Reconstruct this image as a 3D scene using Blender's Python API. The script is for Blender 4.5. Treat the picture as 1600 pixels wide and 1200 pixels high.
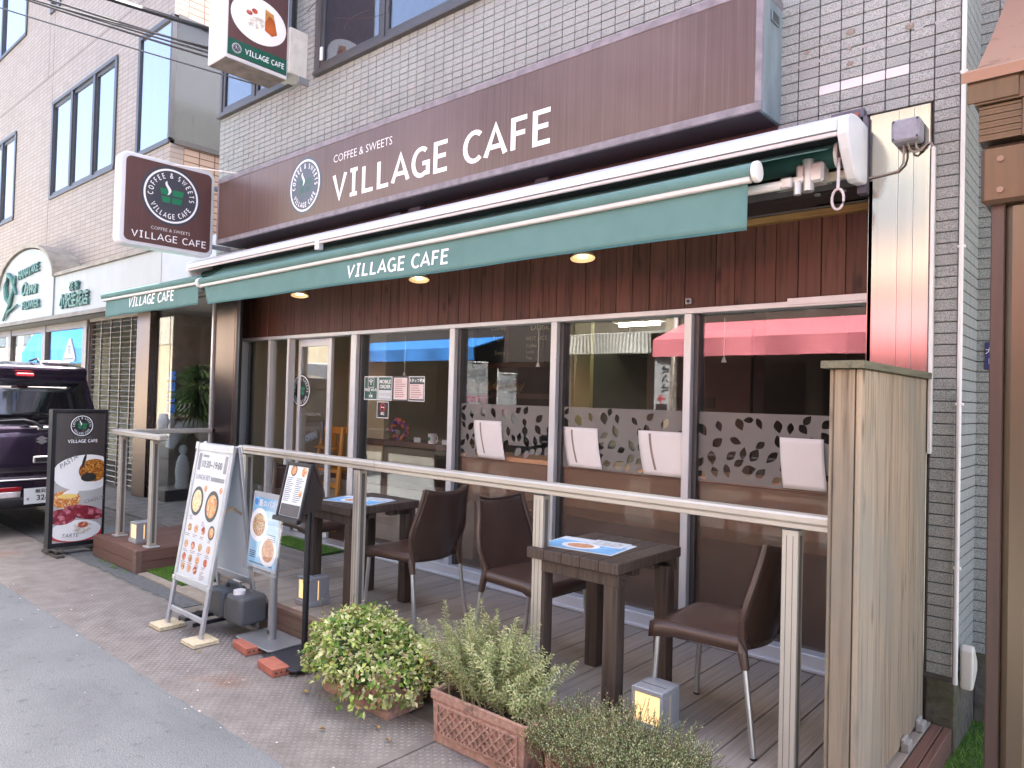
import bpy, bmesh, math, random
from mathutils import Vector, Matrix, noise as mnoise
R_ = random.Random(7)
PI = math.pi
for o in list(bpy.data.objects): bpy.data.objects.remove(o)
sc = bpy.context.scene
COL = sc.collection

# ------------------------------------------------------------------ camera, sky, sun, exposure
cam = bpy.data.cameras.new('camera'); camo = bpy.data.objects.new('camera', cam); COL.objects.link(camo)
r_ = Vector((0.752770, 0.657753, 0.026430)); d_ = Vector((0.006956, 0.032199, -0.999457)); f_ = Vector((-0.658247, 0.752545, 0.019663))
camo.matrix_world = Matrix(((r_.x, -d_.x, -f_.x, 0), (r_.y, -d_.y, -f_.y, 0), (r_.z, -d_.z, -f_.z, 1.6), (0, 0, 0, 1)))
cam.sensor_width = 36; cam.lens = 25.465; cam.clip_start = 0.05; cam.clip_end = 2000
sc.camera = camo
SUN_EL, SUN_AZ = math.radians(60), math.radians(8)      # azimuth measured from +Y (behind the cafe) towards +X
w = bpy.data.worlds.new('World'); sc.world = w; w.use_nodes = True
sky = w.node_tree.nodes.new('ShaderNodeTexSky'); sky.sky_type = 'NISHITA'; sky.sun_disc = False
sky.sun_elevation = SUN_EL; sky.sun_rotation = SUN_AZ; sky.air_density = 0.62; sky.dust_density = 5.2; sky.ozone_density = 0.3
bg = w.node_tree.nodes['Background']; bg.inputs['Strength'].default_value = 0.15
w.node_tree.links.new(sky.outputs[0], bg.inputs['Color'])
sl = bpy.data.lights.new('sun', 'SUN'); sl.energy = 5.0; sl.angle = math.radians(0.55); sl.color = (1.0, 0.97, 0.92)
so = bpy.data.objects.new('sun', sl); COL.objects.link(so)
sd = Vector((math.sin(SUN_AZ) * math.cos(SUN_EL), math.cos(SUN_AZ) * math.cos(SUN_EL), math.sin(SUN_EL)))
so.rotation_euler = sd.to_track_quat('Z', 'Y').to_euler()
so.location = (0, 0, 30)
vs = sc.view_settings; vs.view_transform = 'Standard'; vs.look = 'None'; vs.gamma = 1.0; vs.use_curve_mapping = False
vs.exposure = 2.93
sc.render.engine = 'CYCLES'
cy = sc.cycles
cy.use_denoising = True; cy.max_bounces = 10; cy.diffuse_bounces = 4; cy.glossy_bounces = 4; cy.transmission_bounces = 6; cy.transparent_max_bounces = 16
cy.caustics_reflective = False; cy.caustics_refractive = False; cy.sample_clamp_indirect = 8

# ------------------------------------------------------------------ helpers: materials
def L(r, g=None, b=None):
    if g is None: g = b = r
    def f(c):
        c = c / 255.0
        return c / 12.92 if c <= 0.04045 else ((c + 0.055) / 1.055) ** 2.4
    return (f(r), f(g), f(b), 1.0)
MATS = {}
class NT:
    def __init__(s, name):
        s.m = bpy.data.materials.new(name); s.m.use_nodes = True; s.t = s.m.node_tree; s.p = s.t.nodes['Principled BSDF']; s.o = s.t.nodes['Material Output']
        s.tc = None
    def n(s, typ, **k):
        nd = s.t.nodes.new('ShaderNode' + typ)
        for a, v in k.items():
            if a.startswith('_'): setattr(nd, a[1:], v)
            else: nd.inputs[a.replace('__', ' ')].default_value = v
        return nd
    def l(s, a, b): s.t.links.new(a, b)
    def coord(s, scale=(1, 1, 1), kind='Object', rot=(0, 0, 0)):
        if s.tc is None: s.tc = s.n('TexCoord')
        mp = s.n('Mapping'); mp.inputs['Scale'].default_value = scale; mp.inputs['Rotation'].default_value = rot
        s.l(s.tc.outputs[kind], mp.inputs['Vector']); return mp.outputs[0]
    def ramp(s, fac, stops, interp='LINEAR'):
        r = s.n('ValToRGB'); cr = r.color_ramp; cr.interpolation = interp
        while len(cr.elements) < len(stops): cr.elements.new(0.5)
        for e, (p, c) in zip(cr.elements, stops): e.position = p; e.color = c if len(c) == 4 else (*c, 1)
        s.l(fac, r.inputs[0]); return r.outputs[0]
    def noise(s, scale=5, detail=4, vec=None, rough=0.55, dist=0.0):
        nd = s.n('TexNoise', Scale=scale, Detail=detail, Roughness=rough, Distortion=dist)
        s.l(vec if vec is not None else s.coord(), nd.inputs['Vector']); return nd.outputs[0]
    def mix(s, a, b, fac, mode='MIX'):
        m = s.n('MixRGB', _blend_type=mode)
        for i, v in ((0, fac), (1, a), (2, b)):
            if isinstance(v, (tuple, list)): m.inputs[i].default_value = v
            elif isinstance(v, (int, float)): m.inputs[i].default_value = v
            else: s.l(v, m.inputs[i])
        return m.outputs[0]
    def objrand(s, col, amt):
        oi = s.n('ObjectInfo'); mr = s.n('MapRange'); mr.inputs['To Min'].default_value = 1 - amt; mr.inputs['To Max'].default_value = 1 + amt
        s.l(oi.outputs['Random'], mr.inputs[0])
        h = s.n('HueSaturation'); s.l(mr.outputs[0], h.inputs['Value'])
        if isinstance(col, tuple): h.inputs['Color'].default_value = col
        else: s.l(col, h.inputs['Color'])
        return h.outputs[0]
    def bump(s, h, strength=0.3, dist=0.01):
        b = s.n('Bump'); b.inputs['Strength'].default_value = strength; b.inputs['Distance'].default_value = dist
        s.l(h, b.inputs['Height']); s.l(b.outputs[0], s.p.inputs['Normal'])
    def base(s, c):
        if isinstance(c, tuple): s.p.inputs['Base Color'].default_value = c
        else: s.l(c, s.p.inputs['Base Color'])
    def set(s, rough=0.5, metal=0.0, spec=0.5, coat=0.0):
        s.p.inputs['Roughness'].default_value = rough; s.p.inputs['Metallic'].default_value = metal
        s.p.inputs['Specular IOR Level'].default_value = spec; s.p.inputs['Coat Weight'].default_value = coat
        return s.m
def scl(c, k): return (min(c[0] * k, 1), min(c[1] * k, 1), min(c[2] * k, 1), 1)
def plain(name, c, rough=0.5, metal=0.0, var=0.12, scale=6, bump=0.0, bscale=60, spec=0.5, coat=0.0, rnd=0.0, stretch=(1, 1, 1)):
    if name in MATS: return MATS[name]
    t = NT(name)
    col = t.ramp(t.noise(scale, 5, t.coord(stretch)), [(0.3, scl(c, 1 - var)), (0.7, scl(c, 1 + var))]) if var else c
    if rnd: col = t.objrand(col, rnd)
    t.base(col)
    if bump: t.bump(t.noise(bscale, 3), bump, 0.004)
    MATS[name] = t.set(rough, metal, spec, coat); return MATS[name]
def emit(name, c, s):
    if name in MATS: return MATS[name]
    t = NT(name); t.p.inputs['Base Color'].default_value = c; t.p.inputs['Emission Color'].default_value = c; t.p.inputs['Emission Strength'].default_value = s
    MATS[name] = t.set(0.5); return MATS[name]
def glass(name, f0=0.05, tint=(1, 1, 1, 1), rough=0.0):
    if name in MATS: return MATS[name]
    t = NT(name); nd = t.t.nodes; nd.remove(t.p)
    geo = t.n('NewGeometry'); dp = t.n('VectorMath', _operation='DOT_PRODUCT')
    t.l(geo.outputs['Incoming'], dp.inputs[0]); t.l(geo.outputs['Normal'], dp.inputs[1])
    ab = t.n('Math', _operation='ABSOLUTE'); t.l(dp.outputs['Value'], ab.inputs[0])
    inv = t.n('Math', _operation='SUBTRACT'); inv.inputs[0].default_value = 1; t.l(ab.outputs[0], inv.inputs[1])
    pw = t.n('Math', _operation='POWER'); t.l(inv.outputs[0], pw.inputs[0]); pw.inputs[1].default_value = 5
    ma = t.n('Math', _operation='MULTIPLY_ADD'); t.l(pw.outputs[0], ma.inputs[0]); ma.inputs[1].default_value = 1 - f0; ma.inputs[2].default_value = f0
    tr = t.n('BsdfTransparent'); tr.inputs[0].default_value = tint
    gl = t.n('BsdfGlossy'); gl.inputs['Roughness'].default_value = rough; gl.inputs[0].default_value = (1, 1, 1, 1)
    mx = t.n('MixShader'); t.l(ma.outputs[0], mx.inputs[0]); t.l(tr.outputs[0], mx.inputs[1]); t.l(gl.outputs[0], mx.inputs[2])
    t.l(mx.outputs[0], t.o.inputs['Surface']); MATS[name] = t.m; return t.m
def wood(name, c, dark, axis='z', rough=0.6, rnd=0.15, grain=26, knots=True, bump=0.25, weather=None, spec=0.3):
    if name in MATS: return MATS[name]
    t = NT(name)
    st = {'z': (grain, grain, 1.2), 'y': (grain, 1.2, grain), 'x': (1.2, grain, grain)}[axis]
    oi = t.n('ObjectInfo'); tc = t.n('TexCoord'); t.tc = tc
    mp = t.n('Mapping'); mp.inputs['Scale'].default_value = st; t.l(tc.outputs['Object'], mp.inputs['Vector'])
    cx = t.n('CombineXYZ'); mu = t.n('Math', _operation='MULTIPLY'); mu.inputs[1].default_value = 53.0; t.l(oi.outputs['Random'], mu.inputs[0])
    for i in range(3): t.l(mu.outputs[0], cx.inputs[i])
    t.l(cx.outputs[0], mp.inputs['Location'])
    g = t.noise(1.6, 6, mp.outputs[0], 0.6, 0.4)
    col = t.ramp(g, [(0.28, dark), (0.5, c), (0.75, scl(c, 1.25))])
    if knots:
        mp2 = t.n('Mapping'); k = {'z': (8, 8, 3.2), 'y': (8, 3.2, 8), 'x': (3.2, 8, 8)}[axis]; mp2.inputs['Scale'].default_value = k
        t.l(tc.outputs['Object'], mp2.inputs['Vector']); t.l(cx.outputs[0], mp2.inputs['Location'])
        v = t.n('TexVoronoi', Scale=1.0); t.l(mp2.outputs[0], v.inputs['Vector'])
        km = t.ramp(v.outputs['Distance'], [(0.06, (1, 1, 1)), (0.2, (0, 0, 0))])
        col = t.mix(col, scl(dark, 0.45), t.mix((0, 0, 0, 1), km, 0.7))
    if weather is not None:
        wv = t.noise(2.2, 5, t.coord((1, 1, 0.5)))
        col = t.mix(col, weather, t.ramp(wv, [(0.42, (0, 0, 0)), (0.66, (0.85, 0.85, 0.85))]))
    if rnd: col = t.objrand(col, rnd)
    t.base(col); t.bump(g, bump, 0.004); MATS[name] = t.set(rough, 0, spec); return MATS[name]

# ------------------------------------------------------------------ helpers: meshes
class MB:
    def __init__(s): s.v = []; s.f = []; s.mi = []; s.k = 0
    def add(s, vs, fs):
        n = len(s.v); s.v += [tuple(v) for v in vs]; s.f += [tuple(i + n for i in f) for f in fs]; s.mi += [s.k] * len(fs); return s
    def mat(s, k): s.k = k; return s
    def box(s, x0, x1, y0, y1, z0, z1, c=0.0):
        if x0 > x1: x0, x1 = x1, x0
        if y0 > y1: y0, y1 = y1, y0
        if z0 > z1: z0, z1 = z1, z0
        if c <= 0:
            return s.add([(x0, y0, z0), (x1, y0, z0), (x1, y1, z0), (x0, y1, z0), (x0, y0, z1), (x1, y0, z1), (x1, y1, z1), (x0, y1, z1)],
                         [(0, 3, 2, 1), (4, 5, 6, 7), (0, 1, 5, 4), (1, 2, 6, 5), (2, 3, 7, 6), (3, 0, 4, 7)])
        bm = bmesh.new(); bmesh.ops.create_cube(bm, size=1)
        for v in bm.verts: v.co = Vector(((x0 + x1) / 2 + v.co.x * (x1 - x0), (y0 + y1) / 2 + v.co.y * (y1 - y0), (z0 + z1) / 2 + v.co.z * (z1 - z0)))
        c = min(c, 0.45 * min(x1 - x0, y1 - y0, z1 - z0))
        bmesh.ops.bevel(bm, geom=list(bm.edges), offset=c, segments=1, affect='EDGES', profile=0.5)
        return s.bm(bm)
    def bm(s, bm):
        bm.verts.index_update(); s.add([v.co[:] for v in bm.verts], [[v.index for v in f.verts] for f in bm.faces]); bm.free(); return s
    def prism(s, pts, a, b, axis='x'):
        n = len(pts)
        def P(p, t): return {'x': (t, p[0], p[1]), 'y': (p[0], t, p[1]), 'z': (p[0], p[1], t)}[axis]
        vs_ = [P(p, a) for p in pts] + [P(p, b) for p in pts]
        return s.add(vs_, [tuple(range(n))[::-1], tuple(range(n, 2 * n))] + [(i, (i + 1) % n, n + (i + 1) % n, n + i) for i in range(n)])
    def cyl(s, p0, p1, r0, r1=None, n=12, cap=True):
        r1 = r0 if r1 is None else r1
        p0, p1 = Vector(p0), Vector(p1); q = (p1 - p0).to_track_quat('Z', 'Y')
        vs_ = []
        for p, r in ((p0, r0), (p1, r1)):
            vs_ += [p + q @ Vector((r * math.cos(2 * PI * i / n), r * math.sin(2 * PI * i / n), 0)) for i in range(n)]
        fs = [(i, (i + 1) % n, n + (i + 1) % n, n + i) for i in range(n)]
        if cap: fs += [tuple(range(n))[::-1], tuple(range(n, 2 * n))]
        return s.add(vs_, fs)
    def tube(s, pts, r, n=8, cap=True):
        pts = [Vector(p) for p in pts]; vs_ = []; m = len(pts); ref = Vector((0.13, 0.29, 1)).normalized()
        for i, p in enumerate(pts):
            t = (pts[min(i + 1, m - 1)] - pts[max(i - 1, 0)]).normalized()
            rf = ref if abs(t.dot(ref)) < 0.95 else Vector((1, 0.1, 0))
            u = t.cross(rf).normalized(); v = t.cross(u)
            rr = r[i] if isinstance(r, (list, tuple)) else r
            vs_ += [p + (u * math.cos(2 * PI * k / n) + v * math.sin(2 * PI * k / n)) * rr for k in range(n)]
        fs = [(i * n + k, i * n + (k + 1) % n, (i + 1) * n + (k + 1) % n, (i + 1) * n + k) for i in range(m - 1) for k in range(n)]
        if cap: fs += [tuple(range(n))[::-1], tuple(range((m - 1) * n, m * n))]
        return s.add(vs_, fs)
    def lathe(s, prof, c=(0, 0, 0), n=20):
        vs_ = [(c[0] + r * math.cos(2 * PI * k / n), c[1] + r * math.sin(2 * PI * k / n), c[2] + z) for r, z in prof for k in range(n)]
        fs = [(i * n + k, i * n + (k + 1) % n, (i + 1) * n + (k + 1) % n, (i + 1) * n + k) for i in range(len(prof) - 1) for k in range(n)]
        return s.add(vs_, fs)
    def grid(s, fn, nu, nv):
        vs_ = [fn(i / nu, j / nv) for j in range(nv + 1) for i in range(nu + 1)]
        return s.add(vs_, [(j * (nu + 1) + i, j * (nu + 1) + i + 1, (j + 1) * (nu + 1) + i + 1, (j + 1) * (nu + 1) + i) for j in range(nv) for i in range(nu)])
    def disc(s, fr, a, b, ru, rv=None, d=0.0, n=24, rot=0.0):
        rv = ru if rv is None else rv; vs_ = []
        for k in range(n):
            x, y = ru * math.cos(2 * PI * k / n), rv * math.sin(2 * PI * k / n)
            vs_.append(fr(a + x * math.cos(rot) - y * math.sin(rot), b + x * math.sin(rot) + y * math.cos(rot), d))
        return s.add(vs_, [tuple(range(n))])
    def ring(s, fr, a, b, r0, r1, d=0.0, n=36, sq=1.0):
        vs_ = [fr(a + r * math.cos(2 * PI * k / n), b + sq * r * math.sin(2 * PI * k / n), d) for r in (r0, r1) for k in range(n)]
        return s.add(vs_, [(k, n + k, n + (k + 1) % n, (k + 1) % n)[::-1] for k in range(n)][::1])
    def rect(s, fr, a0, a1, b0, b1, d=0.0):
        return s.add([fr(a0, b0, d), fr(a1, b0, d), fr(a1, b1, d), fr(a0, b1, d)], [(0, 1, 2, 3)])
    def slab(s, fr, a0, a1, b0, b1, d0, d1):
        return s.add([fr(a, b, d) for d in (d0, d1) for a, b in ((a0, b0), (a1, b0), (a1, b1), (a0, b1))],
                     [(0, 3, 2, 1), (4, 5, 6, 7), (0, 1, 5, 4), (1, 2, 6, 5), (2, 3, 7, 6), (3, 0, 4, 7)])
    def poly(s, fr, pts, d=0.0): return s.add([fr(a, b, d) for a, b in pts], [tuple(range(len(pts)))])
    def mesh(s, name, mats, smooth=False, angle=0.6):
        m = bpy.data.meshes.new(name); m.from_pydata(s.v, [], s.f)
        mats = mats if isinstance(mats, (list, tuple)) else [mats]
        for x in mats: m.materials.append(x)
        if len(mats) > 1: m.polygons.foreach_set('material_index', s.mi)
        if smooth:
            m.polygons.foreach_set('use_smooth', [True] * len(m.polygons))
            try: m.set_sharp_from_angle(angle=angle)
            except Exception: pass
        m.update(); return m
    def build(s, name, mats, parent=None, smooth=False, **k): return link(name, s.mesh(name, mats, smooth, k.pop('angle', 0.6)), parent, **k)
def wloc(o):
    p = Vector((0, 0, 0))
    while o is not None: p += o.location; o = o.parent
    return p
def link(name, data, parent=None, local=False, **tags):
    o = bpy.data.objects.new(name, data); COL.objects.link(o)
    if parent is not None:
        o.parent = parent
        if not local: o.matrix_parent_inverse = Matrix.Translation(-TOT.get(parent.name, Vector((0, 0, 0))))
    TOT[o.name] = TOT.get(parent.name, Vector((0, 0, 0))) if parent is not None and local else Vector((0, 0, 0))
    return tag(o, **tags)
TOT = {}       # world offset each object carries; parts built in world coordinates undo it
def tag(o, label=None, cat=None, group=None, kind=None):
    if label: o['label'] = label
    if cat: o['category'] = cat
    if group: o['group'] = group
    if kind: o['kind'] = kind
    return o
def thing(name, label, cat, loc=(0, 0, 0), group=None, rz=0.0):
    o = bpy.data.objects.new(name, None); COL.objects.link(o); o.location = loc; o.rotation_euler = (0, 0, rz); o.empty_display_size = 0.1
    TOT[o.name] = Vector(loc)
    return tag(o, label, cat, group)
def copy_tree(o, parent=None):
    c = o.copy(); COL.objects.link(c)
    if parent is not None: c.parent = parent
    for ch in list(o.children): copy_tree(ch, c)
    return c
def dup(root, loc, rz, label, group=None):
    c = copy_tree(root); c.location = loc; c.rotation_euler = (0, 0, rz); c['label'] = label
    if group: c['group'] = group
    return c
def bevelmod(o, wd, seg=2):
    m = o.modifiers.new('bevel', 'BEVEL'); m.width = wd; m.segments = seg; m.limit_method = 'ANGLE'; m.angle_limit = 0.7
    return o
def frame(origin, u, v):
    O, u, v = Vector(origin), Vector(u).normalized(), Vector(v).normalized(); n = u.cross(v)
    def fr(a, b, d=0.0): return O + u * a + v * b + n * d
    fr.M = Matrix(((u.x, v.x, n.x, 0), (u.y, v.y, n.y, 0), (u.z, v.z, n.z, 0), (0, 0, 0, 1))); fr.n = n
    return fr
def text(body, fr, a, b, size, mat, parent, off=0.0, align='CENTER', d=0.001, ext=0.0, rot=0.0, name='lettering', sx=1.0, shear=0.0, local=False):
    c = bpy.data.curves.new(name, 'FONT'); c.body = body; c.size = size; c.offset = off; c.align_x = align; c.extrude = ext; c.shear = shear; c.resolution_u = 2
    c.materials.append(mat); o = link(name, c, parent, local)
    o.matrix_basis = Matrix.Translation(fr(a, b, d)) @ fr.M @ Matrix.Rotation(rot, 4, 'Z') @ Matrix.Diagonal((sx, 1, 1, 1))
    return o
# stroke alphabet of the cafe's lettering
def _arc(cx, cy, rx, ry, a0, a1, n=14): return [(cx + rx * math.cos(math.radians(a0 + (a1 - a0) * i / n)), cy + ry * math.sin(math.radians(a0 + (a1 - a0) * i / n))) for i in range(n + 1)]
GL = {'V': (.60, [[(.03, 1), (.30, 0), (.57, 1)]]), 'I': (.46, [[(.23, 0), (.23, 1)], [(.07, 1), (.39, 1)], [(.07, 0), (.39, 0)]]),
      'L': (.52, [[(.09, 1), (.09, 0), (.49, 0)]]), 'A': (.64, [[(.02, 0), (.32, 1), (.62, 0)], [(.12, .3), (.52, .3)]]),
      'G': (.66, [_arc(.35, .5, .29, .5, 52, 300) + [(.60, .06), (.60, .44), (.40, .44)]]), 'E': (.54, [[(.50, 1), (.09, 1), (.09, 0), (.50, 0)], [(.09, .53), (.45, .53)]]),
      'C': (.58, [_arc(.36, .5, .30, .5, 50, 310)]), 'F': (.50, [[(.48, 1), (.09, 1), (.09, 0)], [(.09, .53), (.43, .53)]]),
      'O': (.72, [_arc(.36, .5, .31, .5, 90, 450, 22)]), 'S': (.52, [_arc(.26, .745, .19, .255, 45, 270, 10) + _arc(.26, .245, .20, .245, 90, -135, 10)]),
      'W': (.88, [[(.02, 1), (.22, 0), (.44, .9), (.66, 0), (.86, 1)]]), 'T': (.54, [[(.02, 1), (.52, 1)], [(.27, 1), (.27, 0)]]),
      '&': (.68, [[(.64, 0), (.20, .68)] + _arc(.33, .82, .14, .18, 190, -30, 8) + [(.14, .36)] + _arc(.30, .24, .22, .24, 160, 330, 8) + [(.62, .42)]]), ' ': (.26, [])}
def ribbon(pts, wd):
    Lf, Rt = [], []; n = len(pts)
    for i in range(n):
        p = Vector(pts[i]); a = (p - Vector(pts[i - 1])).normalized() if i else None; b = (Vector(pts[i + 1]) - p).normalized() if i < n - 1 else None
        if a is None: a = b
        if b is None: b = a
        na, nb = Vector((-a.y, a.x)), Vector((-b.y, b.x)); m = (na + nb)
        m = m.normalized() if m.length > 1e-4 else na
        k = min(1 / max(m.dot(na), 0.3), 1.9) * wd / 2
        Lf.append(p + m * k); Rt.append(p - m * k)
    return Lf, Rt
def strokes(mb, s, place, stroke=.13, gap=.12, ext=0.0):
    """place(x, y, d) maps glyph space (cap height 1) to 3-D"""
    x = 0; j = 0
    for ch in s:
        wd, pl = GL[ch]
        for line in pl:
            line = [(x + px, stroke / 2 + py * (1 - stroke)) for px, py in line]
            A, B = ribbon(line, stroke); d = 0.0002 * (j % 5) + ext; j += 1; n = len(A)
            vs_ = [place(p.x, p.y, d) for p in A] + [place(p.x, p.y, d) for p in B]
            mb.add(vs_, [(i, n + i, n + i + 1, i + 1) for i in range(n - 1)])
        x += wd + gap
    return x - gap
def swidth(s, gap=.12): return sum(GL[c][0] + gap for c in s) - gap
def cafe_text(fr, a0, a1, b, h, mat, parent, s='VILLAGE CAFE', stroke=.14, d=0.002, gap=.12, ext=0.0, fn=None):
    k = (a1 - a0) / swidth(s, gap); mb = MB()
    pl = (lambda x, y, dd: fr(a0 + x * k, b + y * h, d + dd)) if fn is None else (lambda x, y, dd: fn(a0 + x * k, b + y * h, d + dd))
    strokes(mb, s, pl, stroke, gap)
    return mb.build('lettering', mat, parent)
def logo(fr, a, b, r, parent, white, green, dark, d=0.002, squash=1.0, local=False, faded=None):
    """the round cafe emblem: dark disc, white ring, ring lettering, green cup of four blocks, white steam"""
    def P(x, y, dd): return fr(a + x * squash, b + y, d + dd)
    mb = MB(); n = 48
    mb.mat(0).add([P(1.1 * r * math.cos(2 * PI * k / n), 1.1 * r * math.sin(2 * PI * k / n), 0) for k in range(n)], [tuple(range(n))])
    mb.mat(1)
    vs_ = [P(q * r * math.cos(2 * PI * k / n), q * r * math.sin(2 * PI * k / n), .0006) for q in (.93, 1.0) for k in range(n)]
    mb.add(vs_, [(k, (k + 1) % n, n + (k + 1) % n, n + k)[::-1] for k in range(n)])
    def ringtext(s, mid, span, r0, h, flip):
        tot = swidth(s, .2); x = 0
        for ch in s:
            wd = GL[ch][0]; c = x + wd / 2; t = c / tot - .5
            ang = math.radians(mid - t * span if not flip else mid + t * span)
            for li, line in enumerate(GL[ch][1]):
                A, B = ribbon([(px - wd / 2, py) for px, py in line], .17)
                def Q(p):
                    px, py = p.x * h, p.y * h
                    rr = (r0 + py) if not flip else (r0 + h - py)
                    tx = Vector((math.sin(ang), -math.cos(ang))) if not flip else Vector((-math.sin(ang), math.cos(ang)))
                    return Vector((math.cos(ang) * rr, math.sin(ang) * rr)) + tx * px
                m = len(A); vs2 = [P(*Q(p), .0008 + li * .0002) for p in A] + [P(*Q(p), .0008 + li * .0002) for p in B]
                mb.add(vs2, [(i, m + i, m + i + 1, i + 1) for i in range(m - 1)])
            x += wd + .2
    ringtext('COFFEE & SWEETS', 90, 195, r * .67, r * .17, False)
    ringtext('VILLAGE CAFE', 270, 125, r * .67, r * .17, True)
    mb.mat(2)
    for (x0, x1, y0, y1, sl_) in ((-.42, -.04, .02, .24, .05), (.04, .46, .02, .24, -.05), (-.36, -.04, -.27, -.05, .05), (.04, .40, -.27, -.05, -.05)):
        xa, xb = x0 + (sl_ if x0 < 0 else 0), x1 + (sl_ if x0 > 0 else 0)
        mb.add([P(xa * r, y0 * r, .0008), P(xb * r, y0 * r, .0008), P(x1 * r, y1 * r, .0008), P(x0 * r, y1 * r, .0008)], [(0, 1, 2, 3)])
    mb.mat(1)
    st = [(-.13 + .07 * math.sin(t * 5.4), .02 + t * .5) for t in [i / 8 for i in range(9)]]
    A, B = [], []
    for i, (x, y) in enumerate(st):
        wd = .055 * math.sin(PI * (i + .4) / 9) + .008; A.append((x - wd, y)); B.append((x + wd, y))
    m = len(A); mb.add([P(x * r, y * r, .0012) for x, y in A] + [P(x * r, y * r, .0012) for x, y in B], [(i, m + i, m + i + 1, i + 1) for i in range(m - 1)])
    return mb.build('emblem', [dark, white, green], parent, local=local)

# ------------------------------------------------------------------ materials
WHITE = plain('white_print', L(238), 0.45, var=0.03)
GREEN = plain('green_print', L(20, 118, 78), 0.45, var=0.06)
GREENF = plain('faded_green_print', L(52, 92, 84), 0.45, var=0.1)
DARKP = plain('emblem_dark', L(62, 64, 72), 0.45, var=0.06)
DARKF = plain('emblem_faded', L(78, 88, 100), 0.4, var=0.08)
BLACKP = plain('black_print', L(30), 0.5, var=0.05)
GREYP = plain('grey_print', L(120, 122, 126), 0.5, var=0.05)
PAPER = plain('paper', L(210, 216, 220), 0.6, var=0.03)
def m_tile(name, c, rnd=0.05):
    t = NT(name); oi = t.n('ObjectInfo'); mu = t.n('Math', _operation='MULTIPLY'); mu.inputs[1].default_value = 71.0; t.l(oi.outputs['Random'], mu.inputs[0])
    cx = t.n('CombineXYZ'); [t.l(mu.outputs[0], cx.inputs[k]) for k in range(3)]; tc = t.n('TexCoord'); mp = t.n('Mapping'); t.l(tc.outputs['Object'], mp.inputs['Vector']); t.l(cx.outputs[0], mp.inputs['Location'])
    n1 = t.noise(210, 2, mp.outputs[0]); n2 = t.noise(3.0, 4, mp.outputs[0])
    col = t.ramp(n1, [(0.38, scl(c, 0.62)), (0.5, c), (0.64, scl(c, 1.3))])
    col = t.mix(col, scl(c, 0.72), t.ramp(n2, [(0.5, (0, 0, 0)), (0.75, (.6, .6, .6))]))
    t.base(t.objrand(col, rnd)); t.bump(n1, 0.35, 0.002); return t.set(0.62, 0, 0.4)
TILE = m_tile('granite_tile', L(151, 154, 150)); TILEP = plain('pale_tile', L(204, 200, 200), 0.5, var=0.05)
TILEB = m_tile('brown_tile', L(98, 70, 68))
GROUT = plain('grout', L(98, 95, 95), 0.9, var=0.15, scale=20)
CONC = plain('concrete', L(120, 116, 108), 0.9, var=0.25, scale=9, bump=0.5, bscale=40)
def m_conc_moss():
    t = NT('mossy_concrete'); n1 = t.noise(30, 5); n2 = t.noise(4, 5)
    col = t.ramp(n1, [(0.3, L(88, 82, 76)), (0.7, L(122, 114, 104))]); col = t.mix(col, L(74, 80, 50), t.ramp(n2, [(0.5, (0, 0, 0)), (0.7, (.8, .8, .8))]))
    t.base(col); t.bump(n1, 0.6, 0.01); return t.set(0.95, 0, 0.2)
CMOSS = m_conc_moss()
ALU = plain('aluminium', L(196, 194, 192), 0.38, 0.55, var=0.05, scale=3)
ALUW = plain('pale_frame', L(206, 205, 205), 0.42, 0.25, var=0.05, scale=3)
RAILM = plain('rail_alloy', L(184, 178, 167), 0.42, 0.35, var=0.07, scale=4, bump=0.05, bscale=120)
BRONZE = plain('bronze_frame', L(86, 84, 84), 0.4, 0.5, var=0.08)
WHITEP = plain('white_powder_coat', L(208, 211, 214), 0.35, 0.0, var=0.04, scale=4)
PLASTW = plain('white_plastic', L(226, 224, 220), 0.45, var=0.05)
TEAL = plain('teal_canvas', L(96, 130, 125), 0.75, var=0.07, scale=5, bump=0.15, bscale=300, spec=0.25)
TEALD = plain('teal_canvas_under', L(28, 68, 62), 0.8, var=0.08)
BLACKM = plain('black_metal', L(34, 34, 38), 0.4, 0.2, var=0.1)
DKGREY = plain('dark_grey_metal', L(66, 70, 76), 0.5, 0.3, var=0.12)
STEELG = plain('grey_steel', L(150, 152, 154), 0.45, 0.5, var=0.1)
GALV = plain('grey_box_paint', L(146, 146, 156), 0.5, 0.1, var=0.18, scale=30)
def m_signbrown():
    t = NT('weathered_brown_sign'); st = t.noise(1.0, 5, t.coord((60, 60, 0.7)), .6); big = t.noise(0.9, 4)
    col = t.ramp(st, [(0.35, L(84, 62, 55)), (0.6, L(95, 73, 66)), (0.8, L(110, 92, 86))])
    col = t.mix(col, L(118, 100, 97), t.ramp(big, [(0.42, (0, 0, 0)), (0.75, (.6, .6, .6))])); t.base(col); t.bump(st, 0.02, 0.002)
    return t.set(0.3, 0, 0.55)
SIGNB = m_signbrown()
SIGNB2 = plain('brown_sign_face', L(88, 60, 56), 0.35, var=0.1, scale=2, stretch=(20, 20, 1))
SIGNG = plain('sign_grey_edge', L(130, 124, 130), 0.6, 0.1, var=0.25, scale=14)
SIGNE = plain('sign_end_grey', L(122, 134, 138), 0.6, 0.1, var=0.25, scale=10, stretch=(1, 1, .3))
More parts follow.
